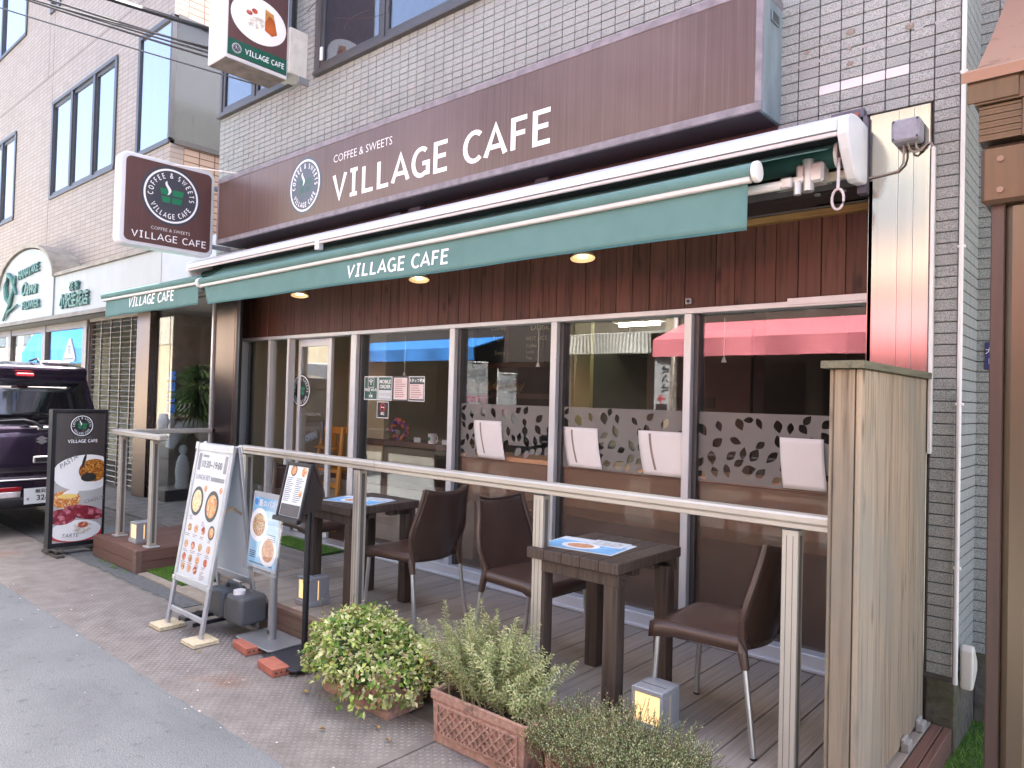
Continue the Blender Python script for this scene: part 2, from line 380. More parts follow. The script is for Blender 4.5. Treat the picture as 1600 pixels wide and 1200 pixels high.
def m_brushed(name, c, rough, streak=True, an=0.7):
    t = NT(name); n1 = t.noise(1.0, 5, t.coord((120, 120, 1.0))); n2 = t.noise(1.0, 4, t.coord((9, 9, 0.5)))
    col = t.mix(t.ramp(n1, [(0.3, scl(c, .9)), (0.7, scl(c, 1.08))]), scl(c, .72), t.ramp(n2, [(0.55, (0, 0, 0)), (0.8, (.6, .6, .6))])); t.base(col)
    t.p.inputs['Anisotropic'].default_value = an; t.p.inputs['Anisotropic Rotation'].default_value = 0.25
    t.bump(n1, 0.04, 0.001); return t.set(rough, 0.95)
STAIN = m_brushed('brushed_stainless', L(166, 163, 156), 0.14, True, .5)
STAINB = m_brushed('brown_polished_metal', L(100, 86, 80), 0.25)
PLANK = wood('dark_stained_plank', L(92, 60, 49), L(58, 37, 31), 'z', 0.55, 0.16, 30)
DECKM = wood('composite_deck', L(154, 144, 133), L(130, 121, 112), 'y', 0.6, 0.1, 60, False, 0.12)
DECKF = wood('deck_fascia', L(118, 96, 86), L(94, 76, 70), 'x', 0.6, 0.05, 50, False, 0.12, weather=L(136, 124, 104))
DECKB = wood('brown_deck', L(112, 84, 74), L(88, 66, 60), 'y', 0.6, 0.06, 60, False, 0.12)
OLDDECK = wood('weathered_deck', L(132, 126, 118), L(88, 84, 80), 'x', 0.8, 0.12, 40, False, 0.3)
SCRW = wood('weathered_plank', L(156, 139, 117), L(98, 83, 66), 'z', 0.9, 0.17, 30, True, 0.7, weather=L(134, 128, 115))
SCRC = wood('screen_cap', L(112, 108, 88), L(74, 72, 60), 'y', 0.85, 0.05, 34, False, 0.4)
def m_table():
    t = NT('worn_dark_table_paint'); tc = t.coord((30, 30, 2)); g = t.noise(1.5, 5, tc)
    col = t.ramp(g, [(0.3, L(54, 45, 39)), (0.7, L(88, 74, 65))])
    wv = t.noise(13, 6, t.coord((1, 1, .35)), .7); col = t.mix(col, L(150, 138, 124), t.ramp(wv, [(0.665, (0, 0, 0)), (0.69, (.8, .8, .8))]))
    gr = t.noise(5, 3); col = t.mix(col, L(86, 92, 62), t.ramp(gr, [(0.62, (0, 0, 0)), (0.8, (.45, .45, .45))]))
    t.base(t.objrand(col, .12)); t.bump(g, .25, .003); return t.set(0.6, 0, 0.35)
TABLEM = m_table()
CHAIRP = plain('brown_plastic', L(74, 56, 49), 0.3, var=0.08, scale=8, bump=0.08, bscale=400, spec=0.5)
CHAIRD = plain('brown_plastic_panel', L(64, 49, 43), 0.26, var=0.1, scale=6, bump=0.05, bscale=400)
CHROME = plain('satin_aluminium_tube', L(200), 0.3, 0.85, var=0.06)
def m_asphalt():
    t = NT('asphalt'); n1 = t.noise(170, 3); n2 = t.noise(1.3, 5); n3 = t.noise(14, 5, None, .65)
    col = t.ramp(n1, [(0.35, L(103, 106, 106)), (0.62, L(136, 139, 138)), (0.8, L(170, 170, 166))])
    col = t.mix(col, L(92, 94, 96), t.ramp(n2, [(0.45, (0, 0, 0)), (0.75, (.5, .5, .5))])); col = t.mix(col, L(74, 76, 76), t.ramp(n3, [(0.58, (0, 0, 0)), (0.74, (.6, .6, .6))])); n4 = t.noise(420, 2); col = t.mix(col, L(190, 188, 184), t.ramp(n4, [(0.66, (0, 0, 0)), (0.74, (.55, .55, .55))])); n5 = t.noise(.6, 6, t.coord((.5, 2.2, 1)), .7); col = t.mix(col, L(88, 90, 90), t.ramp(n5, [(0.52, (0, 0, 0)), (0.7, (.45, .45, .45))]))
    t.base(col); t.bump(n1, .5, .004); return t.set(0.9, 0, 0.25)
ASPH = m_asphalt()
def m_plate():
    t = NT('rusty_checker_plate'); n1 = t.noise(1.1, 5); n2 = t.noise(7, 5); n3 = t.noise(90, 3)
    col = t.ramp(n2, [(0.3, L(126, 120, 114)), (0.7, L(154, 147, 140))]); col = t.mix(col, L(146, 104, 78), t.ramp(n1, [(0.58, (0, 0, 0)), (0.72, (.75, .75, .75))]))
    col = t.mix(col, L(146, 140, 140), t.ramp(n3, [(0.55, (0, 0, 0)), (0.8, (.4, .4, .4))])); t.base(t.objrand(col, .05)); t.bump(n3, .15, .002); return t.set(0.55, 0.35, 0.4)
PLATE = m_plate()
def m_terra():
    t = NT('terracotta'); n1 = t.noise(9, 6, None, .7); n2 = t.noise(45, 4)
    col = t.ramp(n2, [(0.3, L(158, 122, 104)), (0.7, L(192, 156, 138))]); col = t.mix(col, L(66, 56, 48), t.ramp(n1, [(0.56, (0, 0, 0)), (0.72, (.85, .85, .85))]))
    mo = t.noise(6, 4, t.coord((1.3, 1.3, 1.3))); col = t.mix(col, L(96, 104, 66), t.ramp(mo, [(0.6, (0, 0, 0)), (0.75, (.6, .6, .6))]))
    t.base(col); t.bump(n2, .3, .004); return t.set(0.9, 0, 0.2)
TERRA = m_terra()
SOIL = plain('soil', L(52, 42, 34), 1, var=.4, scale=60, bump=1, bscale=80)
BRICKM = plain('red_brick', L(172, 104, 84), 0.9, var=.15, scale=20, bump=.4, bscale=80)
def m_leaf(name, stops, scale=22, rough=.45):
    t = NT(name); gi = t.n('NewGeometry'); rnd_ = gi.outputs['Random Per Island']
    t.base(t.ramp(rnd_, stops)); t.p.inputs['Subsurface Weight'].default_value = 0
    tr = t.n('BsdfTranslucent'); rr = t.ramp(rnd_, stops); t.l(rr, tr.inputs[0]); mx = t.n('MixShader'); mx.inputs[0].default_value = .28
    t.l(t.p.outputs[0], mx.inputs[1]); t.l(tr.outputs[0], mx.inputs[2]); t.l(mx.outputs[0], t.o.inputs['Surface']); return t.set(rough, 0, .4)
LEAF1 = m_leaf('variegated_leaf', [(0.0, L(84, 122, 52)), (0.28, L(134, 164, 72)), (0.48, L(196, 208, 112)), (0.74, L(238, 236, 182)), (0.9, L(150, 160, 118)), (1.0, L(200, 146, 116))], 30)
LEAF2 = m_leaf('rosemary_needle', [(0.0, L(144, 160, 104)), (0.5, L(192, 200, 142)), (1.0, L(224, 222, 178))], 30, .6)
LEAF3 = m_leaf('thyme_leaf', [(0.0, L(122, 142, 92)), (0.5, L(168, 184, 128)), (1.0, L(204, 204, 162))], 40, .6)
STEM = plain('woody_stem', L(112, 92, 70), .9, var=.2)
GRASS = m_leaf('turf_blade', [(0.0, L(70, 120, 42)), (1.0, L(134, 170, 72))], 60, .7)
TURF = plain('turf_base', L(64, 92, 40), 1, var=.3, scale=40, bump=1, bscale=160)
LAMPY = emit('warm_lamp_glow', (1.0, 0.62, 0.28, 1), .16)
LAMPB = emit('warm_bulb_glow', (1.0, 0.74, 0.46, 1), .7)
SHADE = plain('cream_lamp_enamel', L(232, 214, 178), .4, var=.03)
LAMPG = plain('lamp_grey', L(158, 160, 162), .55, .2, var=.08)
GLASS = glass('shop_glass', 0.065, (0.93, 0.95, 0.95, 1)); GLASS2 = glass('upper_glass', 0.16, (.7, .75, .8, 1)); CARGLASS = glass('car_glass', .06, (.12, .13, .15, 1)); ACRYL = glass('clear_acrylic', .05, (.97, .98, 1, 1))
DARKWALL = plain('interior_brown', L(62, 48, 44), .7, var=.2, scale=3)
DARKCEIL = plain('interior_ceiling', L(48, 36, 34), .8, var=.1)

# ------------------------------------------------------------------ ground
def jag(x0, x1, y, n, amp, seed):
    r = random.Random(seed); return [(x0 + (x1 - x0) * i / n, y + r.uniform(-amp, amp)) for i in range(n + 1)]
tag(MB().box(-250, 250, -250, 250, -0.3, -0.05).build('ground', CONC), kind='structure')
ed = jag(-40, 14, 1.728, 540, .011, 3)
mb = MB(); mb.prism([(-40, -2.6), (14, -2.6)] + ed[::-1], -0.04, 0.012, 'z')
tag(mb.build('road', ASPH), kind='structure')
tag(MB().box(-40, 14, 1.70, 6.6, -0.045, -0.004).build('forecourt', CONC), kind='structure')
tag(MB().box(-40, 14, -3.9, -2.6, -0.045, 0.1).build('opposite_pavement', CONC), kind='structure')
ed2 = jag(-14, -5.3, 2.47, 120, .012, 5)
tag(MB().prism(ed2 + [(-5.3, 2.66), (-14, 2.66)], -0.004, 0.002, 'z').build('asphalt_strip', plain('dark_asphalt', L(96, 98, 98), .9, var=.25, scale=30, bump=.6, bscale=120)), kind='structure')
tag(MB().prism([(-6.5, 2.62), (-5.02, 2.60), (-5.02, 2.95), (-6.5, 2.95)], -.004, .012, 'z').build('concrete_slab', plain('pale_slab', L(150, 140, 126), .9, var=.2, scale=14, bump=.4)), kind='structure')
# steel plates covering the gutter, each with raised lozenges
pave = bpy.data.objects.new('pavement', None); COL.objects.link(pave); tag(pave, kind='structure'); TOT['pavement'] = Vector((0, 0, 0))
xs = [-14.0, -12.2, -10.4, -8.6, -6.86, -5.42, -3.96, -2.46, -1.0, .5]
for i in range(len(xs) - 1):
    a, b = xs[i] + .003, xs[i + 1] - .003; rr = random.Random(i)
    z = .004 + rr.uniform(0, .004)
    p = MB().box(a, b, 1.70, 2.44 + rr.uniform(-.01, .012), -.004, z, .002).build('steel_plate', PLATE, pave)
    m = MB(); px, py = .0245, .0215
    nx, ny = int((b - a - .03) / px), int(.70 / py)
    if a > -10.5:
        for ix in range(nx):
            for iy in range(ny):
                cx, cy_ = a + .02 + ix * px, 1.735 + iy * py; t = PI / 4 if (ix + iy) % 2 else -PI / 4
                ux, uy = math.cos(t), math.sin(t); ln, wd, h = .0092, .0031, .0024
                m.add([(cx - ux * ln, cy_ - uy * ln, z), (cx + uy * wd, cy_ - ux * wd, z), (cx + ux * ln, cy_ + uy * ln, z), (cx - uy * wd, cy_ + ux * wd, z),
                       (cx - ux * ln * .45, cy_ - uy * ln * .45, z + h), (cx + ux * ln * .45, cy_ + uy * ln * .45, z + h)],
                      [(0, 1, 4), (1, 2, 5), (1, 5, 4), (2, 3, 5), (3, 0, 4), (3, 4, 5)])
        m.build('tread_lozenges', PLATE, p, kind='stuff')
# fallen petals / litter flecks
m = MB(); rr = random.Random(12)
for i in range(150):
    x, y = rr.uniform(-8, -1.2), rr.choice([rr.uniform(-.6, 1.7), rr.uniform(1.75, 2.4), rr.gauss(1.76, .06), rr.gauss(1.76, .05)]); s_ = rr.uniform(.002, .0075); t = rr.uniform(0, 6)
    z = .0145 if y < 1.74 else .0125
    m.add([(x + s_ * math.cos(t + q) * (1.6 if k % 2 else .8), y + s_ * math.sin(t + q), z + rr.uniform(0, .003)) for k, q in enumerate((0, 1.6, 3.1, 4.7))], [(0, 1, 2, 3)])
tag(m.build('litter', plain('petal_white', L(222, 214, 206), .8, var=.1)), 'pale petals and grit scattered over the steel plates and road edge', 'litter', kind='stuff')
def turf(name, x0, x1, y0, y1, z, n, h, seed, lab, poly=None):
    r = random.Random(seed); b = MB().box(x0, x1, y0, y1, z - .02, z, .003).build(name, TURF); tag(b, lab, 'turf mat', kind='stuff')
    m = MB()
    for i in range(n):
        x, y = r.uniform(x0, x1), r.uniform(y0, y1); t = r.uniform(0, 6.3); hh = h * r.uniform(.6, 1.2); wd = .0022
        lx, ly = r.gauss(0, .35) * hh, r.gauss(0, .35) * hh
        m.add([(x - wd * math.cos(t), y - wd * math.sin(t), z), (x + wd * math.cos(t), y + wd * math.sin(t), z), (x + lx, y + ly, z + hh)], [(0, 1, 2)])
    m.build('turf_blades', GRASS, b, kind='stuff')
turf('turf_mat', -6.53, -5.85, 2.70, 3.0, .02, 5000, .014, 1, 'green artificial turf mat at the entrance beside the brown platform')
turf('turf_strip', -.645, .6, 3.05, 4.6, .09, 16000, .022, 2, 'green artificial turf in the corner right of the timber screen')
turf('turf_offcut', -6.3, -5.4, 3.70, 3.93, .20, 3500, .014, 4, 'narrow strip of green turf on the old step below the shop door')

# ------------------------------------------------------------------ cafe building
WALLY, TZ, TX = 3.72, .05075, .1027
cafe = thing('cafe_building', 'grey tiled cafe building with brown signboard and glazed shopfront', 'building', (-4, 3.7, 0))
MASON = plain('wall_core', L(84, 78, 80), .9, var=.1)
MB().box(-7.5, -.641, 3.732, 12, 2.68, 6.85).build('upper_wall', MASON, cafe)
MB().box(-.99, -.632, 3.732, 4.19, .0, 2.68).build('pillar_wall', MASON, cafe)
MB().box(-.632, .9, 4.20, 4.6, .0, 6.85).build('set_back_wall', MASON, cafe)
MB().box(-7.50, -7.46, 3.74, 9.2, 0, 2.68).build('side_wall', MASON, cafe)
CMB = MB().box(-.738, -.62, 3.722, 4.19, -.02, .395, .006).box(-.62, .9, 4.185, 4.3, -.02, .42, .004).build('concrete_base', CMOSS, cafe)
# tiles
tile_me = MB().box(-TX / 2 + .0024, TX / 2 - .0024, -.008, .004, -TZ / 2 + .0022, TZ / 2 - .0022, .0018).mesh('tile', TILE)
tile_p = tile_me.copy(); tile_p.materials[0] = TILEP
tiles = []
z0 = .4
def zrow(k): return .42 + TZ * (k + .5)
cols = []; x = -.632 - TX / 2
while x > -7.5 + TX / 2 - .03: cols.append(x); x -= TX
bare = MB(); camv = Vector((0, 0, 1.6))
for k in range(0, 120):
    z = zrow(k)
    if z > 6.8: break
    for ci, x in enumerate(cols):
        L_, R2 = x - TX / 2, x + TX / 2
        if z - TZ / 2 < 2.70 and L_ < -.745: continue                 # shopfront opening and pilaster
        if z < 3.02 and L_ < -.745 and R2 > -1.02: continue           # steel pilaster behind the cassette
        if 4.50 < z < 6.2 and -5.72 < x < -1.9: continue              # upper window
        if 4.51 < z < 6.2 and x < -6.12: continue                     # corner window
        if 3.09 < z < 3.64 and -6.93 < x < -1.5: continue             # behind the signboard
        if z < 3.06 and -6.9 < x < -1.45: continue                    # brown band
        tiles.append((x, z, ci, k))
tiles.sort(key=lambda t: (Vector((t[0], WALLY, t[1])) - camv).length)
PALE = set()
for ci, k in ((3, 0), (4, 0), (5, 0), (6, 0)): pass
zp = min(range(120), key=lambda k: abs(zrow(k) - 3.165))
for ci in (2, 3, 4, 5): PALE.add((ci, zp))
back = cafe
tbase = MB()
for i, (x, z, ci, k) in enumerate(tiles):
    j = random.Random(ci * 131 + k); dy = j.uniform(-.0012, .0012)
    if i < 300:
        o = link('tile', tile_p if (ci, k) in PALE else tile_me, cafe); o.location = (x, WALLY + dy, z)
        o.rotation_euler = (j.gauss(0, .006), 0, j.gauss(0, .006))
    else:
        vs_ = [(v.co.x + x, v.co.y + WALLY + dy, v.co.z + z) for v in tile_me.vertices]
        tbase.add(vs_, [tuple(p.vertices) for p in tile_me.polygons])
tbase.build('tile_field', TILE, cafe, kind='stuff')
MB().box(-7.5, -1.435, 3.726, 3.734, 3.0, 6.85).box(-1.02, -.632, 3.726, 3.734, 3.0, 6.85).box(-1.44, -1.0, 3.726, 3.734, 2.68, 6.85).box(-.745, -.632, 3.726, 3.734, .4, 3.01).build('grout_bed', GROUT, cafe)
# return face and set-back wall tiles
m = MB()
for k in range(0, 118):
    z = zrow(k)
    for yy in (3.84, 3.94, 4.04, 4.14): m.box(-.634, -.626, yy - .0475, yy + .0475, z - .0228, z + .0228, .0015)
    m.box(-.634, -.626, 3.735, 3.785, z - .0228, z + .0228, .0015)
    for x in (-.60, -.50, -.40, -.30, -.20): m.box(x - .0475, x + .0475, 4.187, 4.2, z - .0228, z + .0228, .0015)
m.build('return_tile_field', TILE, cafe, kind='stuff')
MB().box(-.640, -.6335, 3.727, 4.199, .4, 6.5).box(-.632, .6, 4.192, 4.199, .4, 6.5).build('return_grout_bed', GROUT, cafe)
# brown tiled band between signboard and awning
bt = MB().box(-TX + .003, TX - .003, -.006, .006, -.057, .057, .0015).mesh('brown_tile', TILEB)
x = -1.435 - TX
while x > -6.95:
    for z in (2.78, 2.90, 3.02):
        o = link('tile', bt, cafe); o.location = (x, 3.725, z)
    x -= 2 * TX
MB().box(-7.38, -1.437, 3.727, 3.735, 2.68, 3.08).build('band_bed', GROUT, cafe)
# scars and stains on the right-hand tiles
m = MB()
for (x, z, r) in ((-1.31, 3.40, .013), (-1.245, 3.42, .007), (-1.10, 3.44, .022), (-1.105, 3.36, .012), (-1.10, 3.285, .016), (-.84, 3.385, .02), (-.845, 3.62, .022)):
    m.lathe([(r, .0), (r * .9, .003), (0, .004)], (0, 0, 0), 9); n = 27
    m.v[-n:] = [(x + a * (1 + .25 * math.sin(5 * b)), 3.7105 - c, z + b * .75) for a, b, c in m.v[-n:]]
m.build('patched_hole', plain('mortar_patch', L(138, 126, 118), .9, var=.3, scale=40), cafe)
m = MB(); rr = random.Random(3); x = -1.42
while x < -.70: m.box(x, x + rr.uniform(.02, .06), 3.7098, 3.7112, 3.325 + (x + 1.4) * .05, 3.333 + (x + 1.4) * .05 + rr.uniform(0, .008)); x += rr.uniform(.04, .09)
m.build('sealant_trace', plain('old_sealant', L(158, 156, 157), .8, var=.1), cafe)
# stainless pilaster right, brown polished pilaster left
pil = MB().box(-1.005, -.742, 3.70, 3.735, .2, 3.0, .004).build('steel_pilaster', STAIN, cafe)
MB().box(-.876, -.8745, 3.6985, 3.7, .21, 2.99).box(-.812, -.8105, 3.6985, 3.7, .21, 2.99).build('sheet_joint', GREYP, pil)
MB().box(-1.003, -.985, 3.7, 3.96, .2, 2.68).build('pilaster_return', STAIN, cafe)
MB().box(-.738, -.722, 3.685, 3.72, 1.4, 2.79, .003).build('cable_trunking', PLASTW, cafe)
MB().box(-7.45, -7.03, 3.70, 3.735, .0, 2.66, .004).build('brown_pilaster', STAINB, cafe)
MB().box(-7.485, -7.452, 3.68, 3.76, .0, 2.66, .002).build('corner_post', ALU, cafe)
for a, b in ((-7.026, -7.0), (-6.995, -6.975), (-6.97, -6.93)): MB().box(a, b, 3.702, 3.735, 0, 2.66, .002).build('reveal_strip', (STAINB, BLACKP, BRONZE)[int((a + 7.03) * 30) % 3], cafe)
# soffit, battens and cladding over the window
MB().box(-7.455, -1.0, 3.735, 4.02, 2.66, 2.679).build('soffit', DARKCEIL, cafe)
MB().box(-7.455, -1.003, 3.955, 4.02, 2.655, 2.66).build('shadow_batten', BLACKP, cafe)
bat = wood('bare_timber_batten', L(150, 118, 72), L(110, 84, 50), 'x', .7, 0, 20, False)
MB().box(-7.45, -1.006, 3.948, 4.0, 2.615, 2.652, .003).build('timber_batten', bat, cafe)
MB().box(-7.45, -1.006, 3.935, 3.99, 2.653, 2.70, .003).build('grey_trim', plain('grey_timber', L(98, 88, 84), .7, var=.15), cafe)
x = -7.452; rr = random.Random(21); pn = 0
while x < -1.01:
    wd = rr.choice([.118, .122, .122, .124, .118, .2 if rr.random() < .2 else .122]); wd = min(wd, -1.006 - x)
    if wd < .02: break
    MB().box(x + .0018, x + wd - .0018, 3.992 + rr.uniform(-.0015, .0015), 4.015, 2.172, 2.64, .0025).build('plank', PLANK, cafe); x += wd; pn += 1
MB().box(-7.455, -1.0, 4.015, 4.09, 2.14, 2.68).build('cladding_back', BLACKP, cafe)
# shopfront frame
fr_ = MB().box(-7.452, -1.0, 3.972, 4.09, 2.138, 2.171, .003).build('window_header', ALUW, cafe)
MB().box(-1.48, -1.006, 3.964, 3.972, 2.150, 2.186, .001).build('header_trim', ALUW, cafe)
MB().box(-5.437, -1.0, 3.965, 4.10, .205, .285, .004).box(-5.437, -1.0, 3.93, 3.965, .203, .222, .003).build('window_sill', ALUW, cafe)
MULL = [(-5.437, -5.356), (-4.150, -4.092), (-3.132, -3.080), (-2.107, -2.058)]
for a, b in MULL:
    o = MB().box(a, b, 3.978, 4.02, .285, 2.138, .003).build('mullion', ALUW, cafe)
    MB().box(a + .006, b + .028, 4.02, 4.105, .285, 2.138, .002).build('mullion_inner', BRONZE, o)
panes = [(-5.356, -4.150), (-4.092, -3.132), (-3.080, -2.107), (-2.058, -1.0)]
wins = []
for a, b in panes: wins.append(MB().box(a, b, 4.055, 4.061, .285, 2.138).build('glass_pane', GLASS, cafe))
# entrance: fixed lights, sliding door slid open
MB().box(-7.45, -7.395, 3.975, 4.06, .2, 2.138, .003).box(-6.875, -6.835, 3.99, 4.06, .2, 2.138, .003).box(-6.49, -6.455, 3.975, 4.05, .2, 2.138, .003).build('door_frame', ALUW, cafe)
MB().box(-7.395, -6.875, 4.03, 4.036, .22, 2.138).box(-6.835, -6.49, 4.03, 4.036, .22, 2.138).build('side_light', GLASS, cafe)
MB().box(-7.45, -5.437, 3.95, 4.12, .15, .215, .004).build('threshold', ALU, cafe)
door = MB().box(-6.43, -6.385, 4.07, 4.105, .22, 2.135, .003).box(-5.925, -5.868, 4.07, 4.105, .22, 2.135, .003).box(-6.385, -5.925, 4.071, 4.104, 2.06, 2.134, .003).box(-6.385, -5.925, 4.071, 4.104, .22, .34, .003).build('sliding_door', ALUW, cafe)
MB().box(-6.385, -5.925, 4.084, 4.09, .34, 2.06).build('door_pane', GLASS, door)
MB().box(-5.975, -5.945, 4.052, 4.07, 1.14, 1.33, .005).build('handle', DKGREY, door)
FRW = frame((0, 4.053, 0), (1, 0, 0), (0, 0, 1))
FRD = frame((0, 4.0815, 0), (1, 0, 0), (0, 0, 1))
logo(FRD, -6.38, 1.62, .155, door, WHITE, GREEN, BLACKP)
cafe_text(FRD, -6.37, -6.02, 1.375, .032, GREYP, door, 'LLAGECAFE', .12)
MB().slab(frame((-6.26, 4.0815, 1.10), (1, 0, .33), (-.33, 0, 1)), -.02, .22, 0, .085, 0, .003).build('open_plate', DKGREY, door)
text('OPEN', frame((-6.26, 4.078, 1.10), (1, 0, .33), (-.33, 0, 1)), .1, .02, .075, GREYP, door, .002)
# window film: frosted band with leaf cut-outs, and a frosted lower panel
FILM = NT('frosted_film'); FILM.base(L(130, 126, 121)); FILM.p.inputs['Alpha'].default_value = .80; FILM = FILM.set(.6, 0, .3)
LOWF = NT('satin_lower_film'); LOWF.base(L(116, 96, 84)); LOWF.p.inputs['Alpha'].default_value = .36; LOWF = LOWF.set(.38, 0, .5)
def leafpts(cx, cz, ln, wd, rot):
    o = []
    for t in [i / 9 for i in range(10)]: o.append((t, math.sin(PI * t ** .85)))
    pts = [((t - .5) * ln, h * wd / 2) for t, h in o] + [((t - .5) * ln, -h * wd / 2) for t, h in o[1:-1][::-1]]
    return [(cx + x * math.cos(rot) - z * math.sin(rot), cz + x * math.sin(rot) + z * math.cos(rot)) for x, z in pts]
def film(a, b, z0, z1, seed, pane):
    r = random.Random(seed); polys = [[(a + .004, z0), (b - .004, z0), (b - .004, z1), (a + .004, z1)]]; placed = []
    def ok(x, z, rad):
        if not (a + rad * .8 + .01 < x < b - rad * .8 - .01 and z0 + rad * .7 < z < z1 - rad * .7 + .0): return False
        return all((x - q[0]) ** 2 + (z - q[1]) ** 2 > (rad + q[2]) ** 2 * .62 for q in placed)
    def leaf(x, z, ln, rot):
        if not ok(x, z, ln / 2): return
        placed.append((x, z, ln / 2)); polys.append(leafpts(x, z, ln, ln * r.uniform(.5, .68), rot))
    w_ = b - a
    stems = MB()
    for (sx, sz, dx, dz, cv) in ((a + .02, z1 - .06, .9 * w_, -.12, .10), (b - .03, z0 + .14, -.55 * w_, .12, -.09), (a + .1 * w_, z0 + .20, .34 * w_, -.18, -.04), (a + .45 * w_, z0 + .03, .4 * w_, .10, .05), (a + .55 * w_, z1 - .03, .42 * w_, -.18, -.04), (a + .02, z0 + .07, .35 * w_, .05, .03)):
        pts = []
        for i in range(9):
            t = i / 8; pts.append((sx + dx * t, sz + dz * t + cv * math.sin(PI * t)))
        q = [Vector((x, 4.0482, z)) for x, z in pts if a + .01 < x < b - .01 and z0 + .005 < z < z1 - .005]
        if len(q) > 2: stems.tube(q, .0024, 4)
        ang = math.atan2(dz, dx)
        for i, (x, z) in enumerate(pts):
            for sgn in (1, -1):
                ln = r.uniform(.062, .09); rot = ang + sgn * r.uniform(.7, 1.3); leaf(x + math.cos(rot) * (ln * .5 + .016), z + math.sin(rot) * (ln * .5 + .016), ln, rot)
    for i in range(26):
        leaf(r.uniform(a, b), r.uniform(z0, z1), r.uniform(.05, .08), r.uniform(0, 6.3))
    c = bpy.data.curves.new('film', 'CURVE'); c.dimensions = '2D'; c.fill_mode = 'BOTH'; c.resolution_u = 1
    for p in polys:
        sp = c.splines.new('POLY'); sp.points.add(len(p) - 1); sp.use_cyclic_u = True
        for i, (x, z) in enumerate(p): sp.points[i].co = (x, z, 0, 1)
    c.materials.append(FILM)
    o = link('leaf_film', c, pane); o.matrix_basis = Matrix.Translation((0, 4.0495, 0)) @ Matrix.Rotation(PI / 2, 4, 'X')
    stems.build('film_stems', DARKWALL, o)
    MB().box(a, b, 4.049, 4.053, .285, z0 - .012).build('lower_film', LOWF, pane)
    MB().box(a, b, 4.048, 4.053, z0 - .012, z0 - .004).build('film_edge', plain('film_edge_brown', L(96, 66, 52), .6), pane)
for i, ((a, b), pn_) in enumerate(zip(panes[1:], wins[1:])): film(a, b, 1.135, 1.55, 31 + i, pn_)
# interior shell
shell = MB().box(-7.458, -.99, 8.6, 8.75, .15, 2.68).box(-1.1, -.99, 4.12, 8.6, .15, 2.66)
shell.build('interior_wall', DARKWALL, cafe)
MB().box(-7.458, -.99, 4.1, 8.7, .1, .195).build('interior_floor', wood('interior_floor', L(92, 70, 58), L(64, 48, 40), 'x', .5, 0, 18, False), cafe)
MB().box(-7.458, -.99, 4.1, 8.7, 2.63, 2.679).build('interior_ceiling', DARKCEIL, cafe)
CREAM = plain('cream_plaster', L(206, 190, 160), .8, var=.06, scale=2)
MB().box(-7.456, -7.41, 4.15, 8.6, .195, 2.63).build('cream_wall', CREAM, cafe)
MB().box(-6.86, -6.2, 5.0, 5.08, .195, 2.63).build('entrance_partition', CREAM, cafe)
KIT = plain('kitchen_yellow', L(206, 196, 128), .7, var=.08, scale=2)
MB().box(-4.95, -4.42, 6.3, 6.36, .2, 2.62).build('kitchen_wall', KIT, cafe); MB().box(-4.75, -4.69, 6.36, 8.6, .2, 2.62).build('kitchen_side_wall', plain('kitchen_dark', L(74, 72, 64), .6, var=.2, scale=3), cafe)
MB().box(-2.6, -2.5, 6.2, 8.5, .2, 2.62).build('brown_partition', DARKWALL, cafe)
dl = MB().lathe([(.0, .0), (.045, 0), (.05, .012)], (0, 0, 0), 14).mesh('downlight', emit('downlight_glow', (1, .9, .74, 1), 5))
for (x, y) in ((-2.95, 6.3), (-2.2, 6.3), (-1.7, 6.3), (-2.5, 7.4), (-1.9, 7.2), (-3.6, 5.4), (-1.5, 5.3), (-5.6, 6.2), (-6.5, 6.6)):
    o = link('downlight', dl, cafe); o.location = (x, y, 2.617)
# upper windows in the tiled wall
def bigwin(name, x0, x1, z0, z1, mulls, y=3.69, lab=None):
    m = MB().box(x0, x1, y - .004, y + .05, z0, z0 + .035, .003).box(x0, x1, y, y + .05, z1 - .04, z1, .003)
    for q in [x0, x1 - .04] + [q - .02 for q in mulls]: m.box(q, q + .04, y + .001, y + .05, z0 + .035, z1 - .04, .003)
    wn = m.build(name, BRONZE, cafe)
    es = [x0 + .04] + [q for mm in mulls for q in (mm - .02, mm + .02)] + [x1 - .04]
    for i in range(0, len(es), 2):
        a, b = es[i], es[i + 1]
        MB().box(a, b, y + .012, y + .045, z0 + .035, z0 + .085, .002).box(a, a + .045, y + .012, y + .045, z0 + .085, z1 - .04, .002).box(b - .045, b, y + .012, y + .045, z0 + .085, z1 - .04, .002).build('sash', BRONZE, wn)
        MB().box(a + .045, b - .045, y + .028, y + .034, z0 + .085, z1 - .04).build('pane', GLASS2, wn)
    MB().box(x0 - .02, x1 + .02, y - .03, y + .03, z0 - .03, z0, .004).build('sill', BRONZE, wn)
    return wn
MB().box(-5.71, -1.9, 3.7285, 3.7315, 4.49, 6.2).box(-7.5, -6.12, 3.7285, 3.7315, 4.52, 6.2).build('room_dark_sheet', plain('painted_room_dark', L(58, 62, 68), .8, var=.1), cafe)  # flat dark sheets stand for the unlit rooms behind the glass
bigwin('window', -5.69, -1.9, 4.505, 6.2, [-4.75, -3.72, -2.8])
bigwin('window', -7.5, -6.13, 4.535, 6.2, [-6.8])
MB().box(-5.63, -5.60, 3.68, 3.70, 4.60, 4.72, .003).build('stay_bracket', PLASTW, cafe)
MB().box(-7.52, .92, 3.70, 12.1, 6.85, 7.0).build('parapet', CONC, cafe)

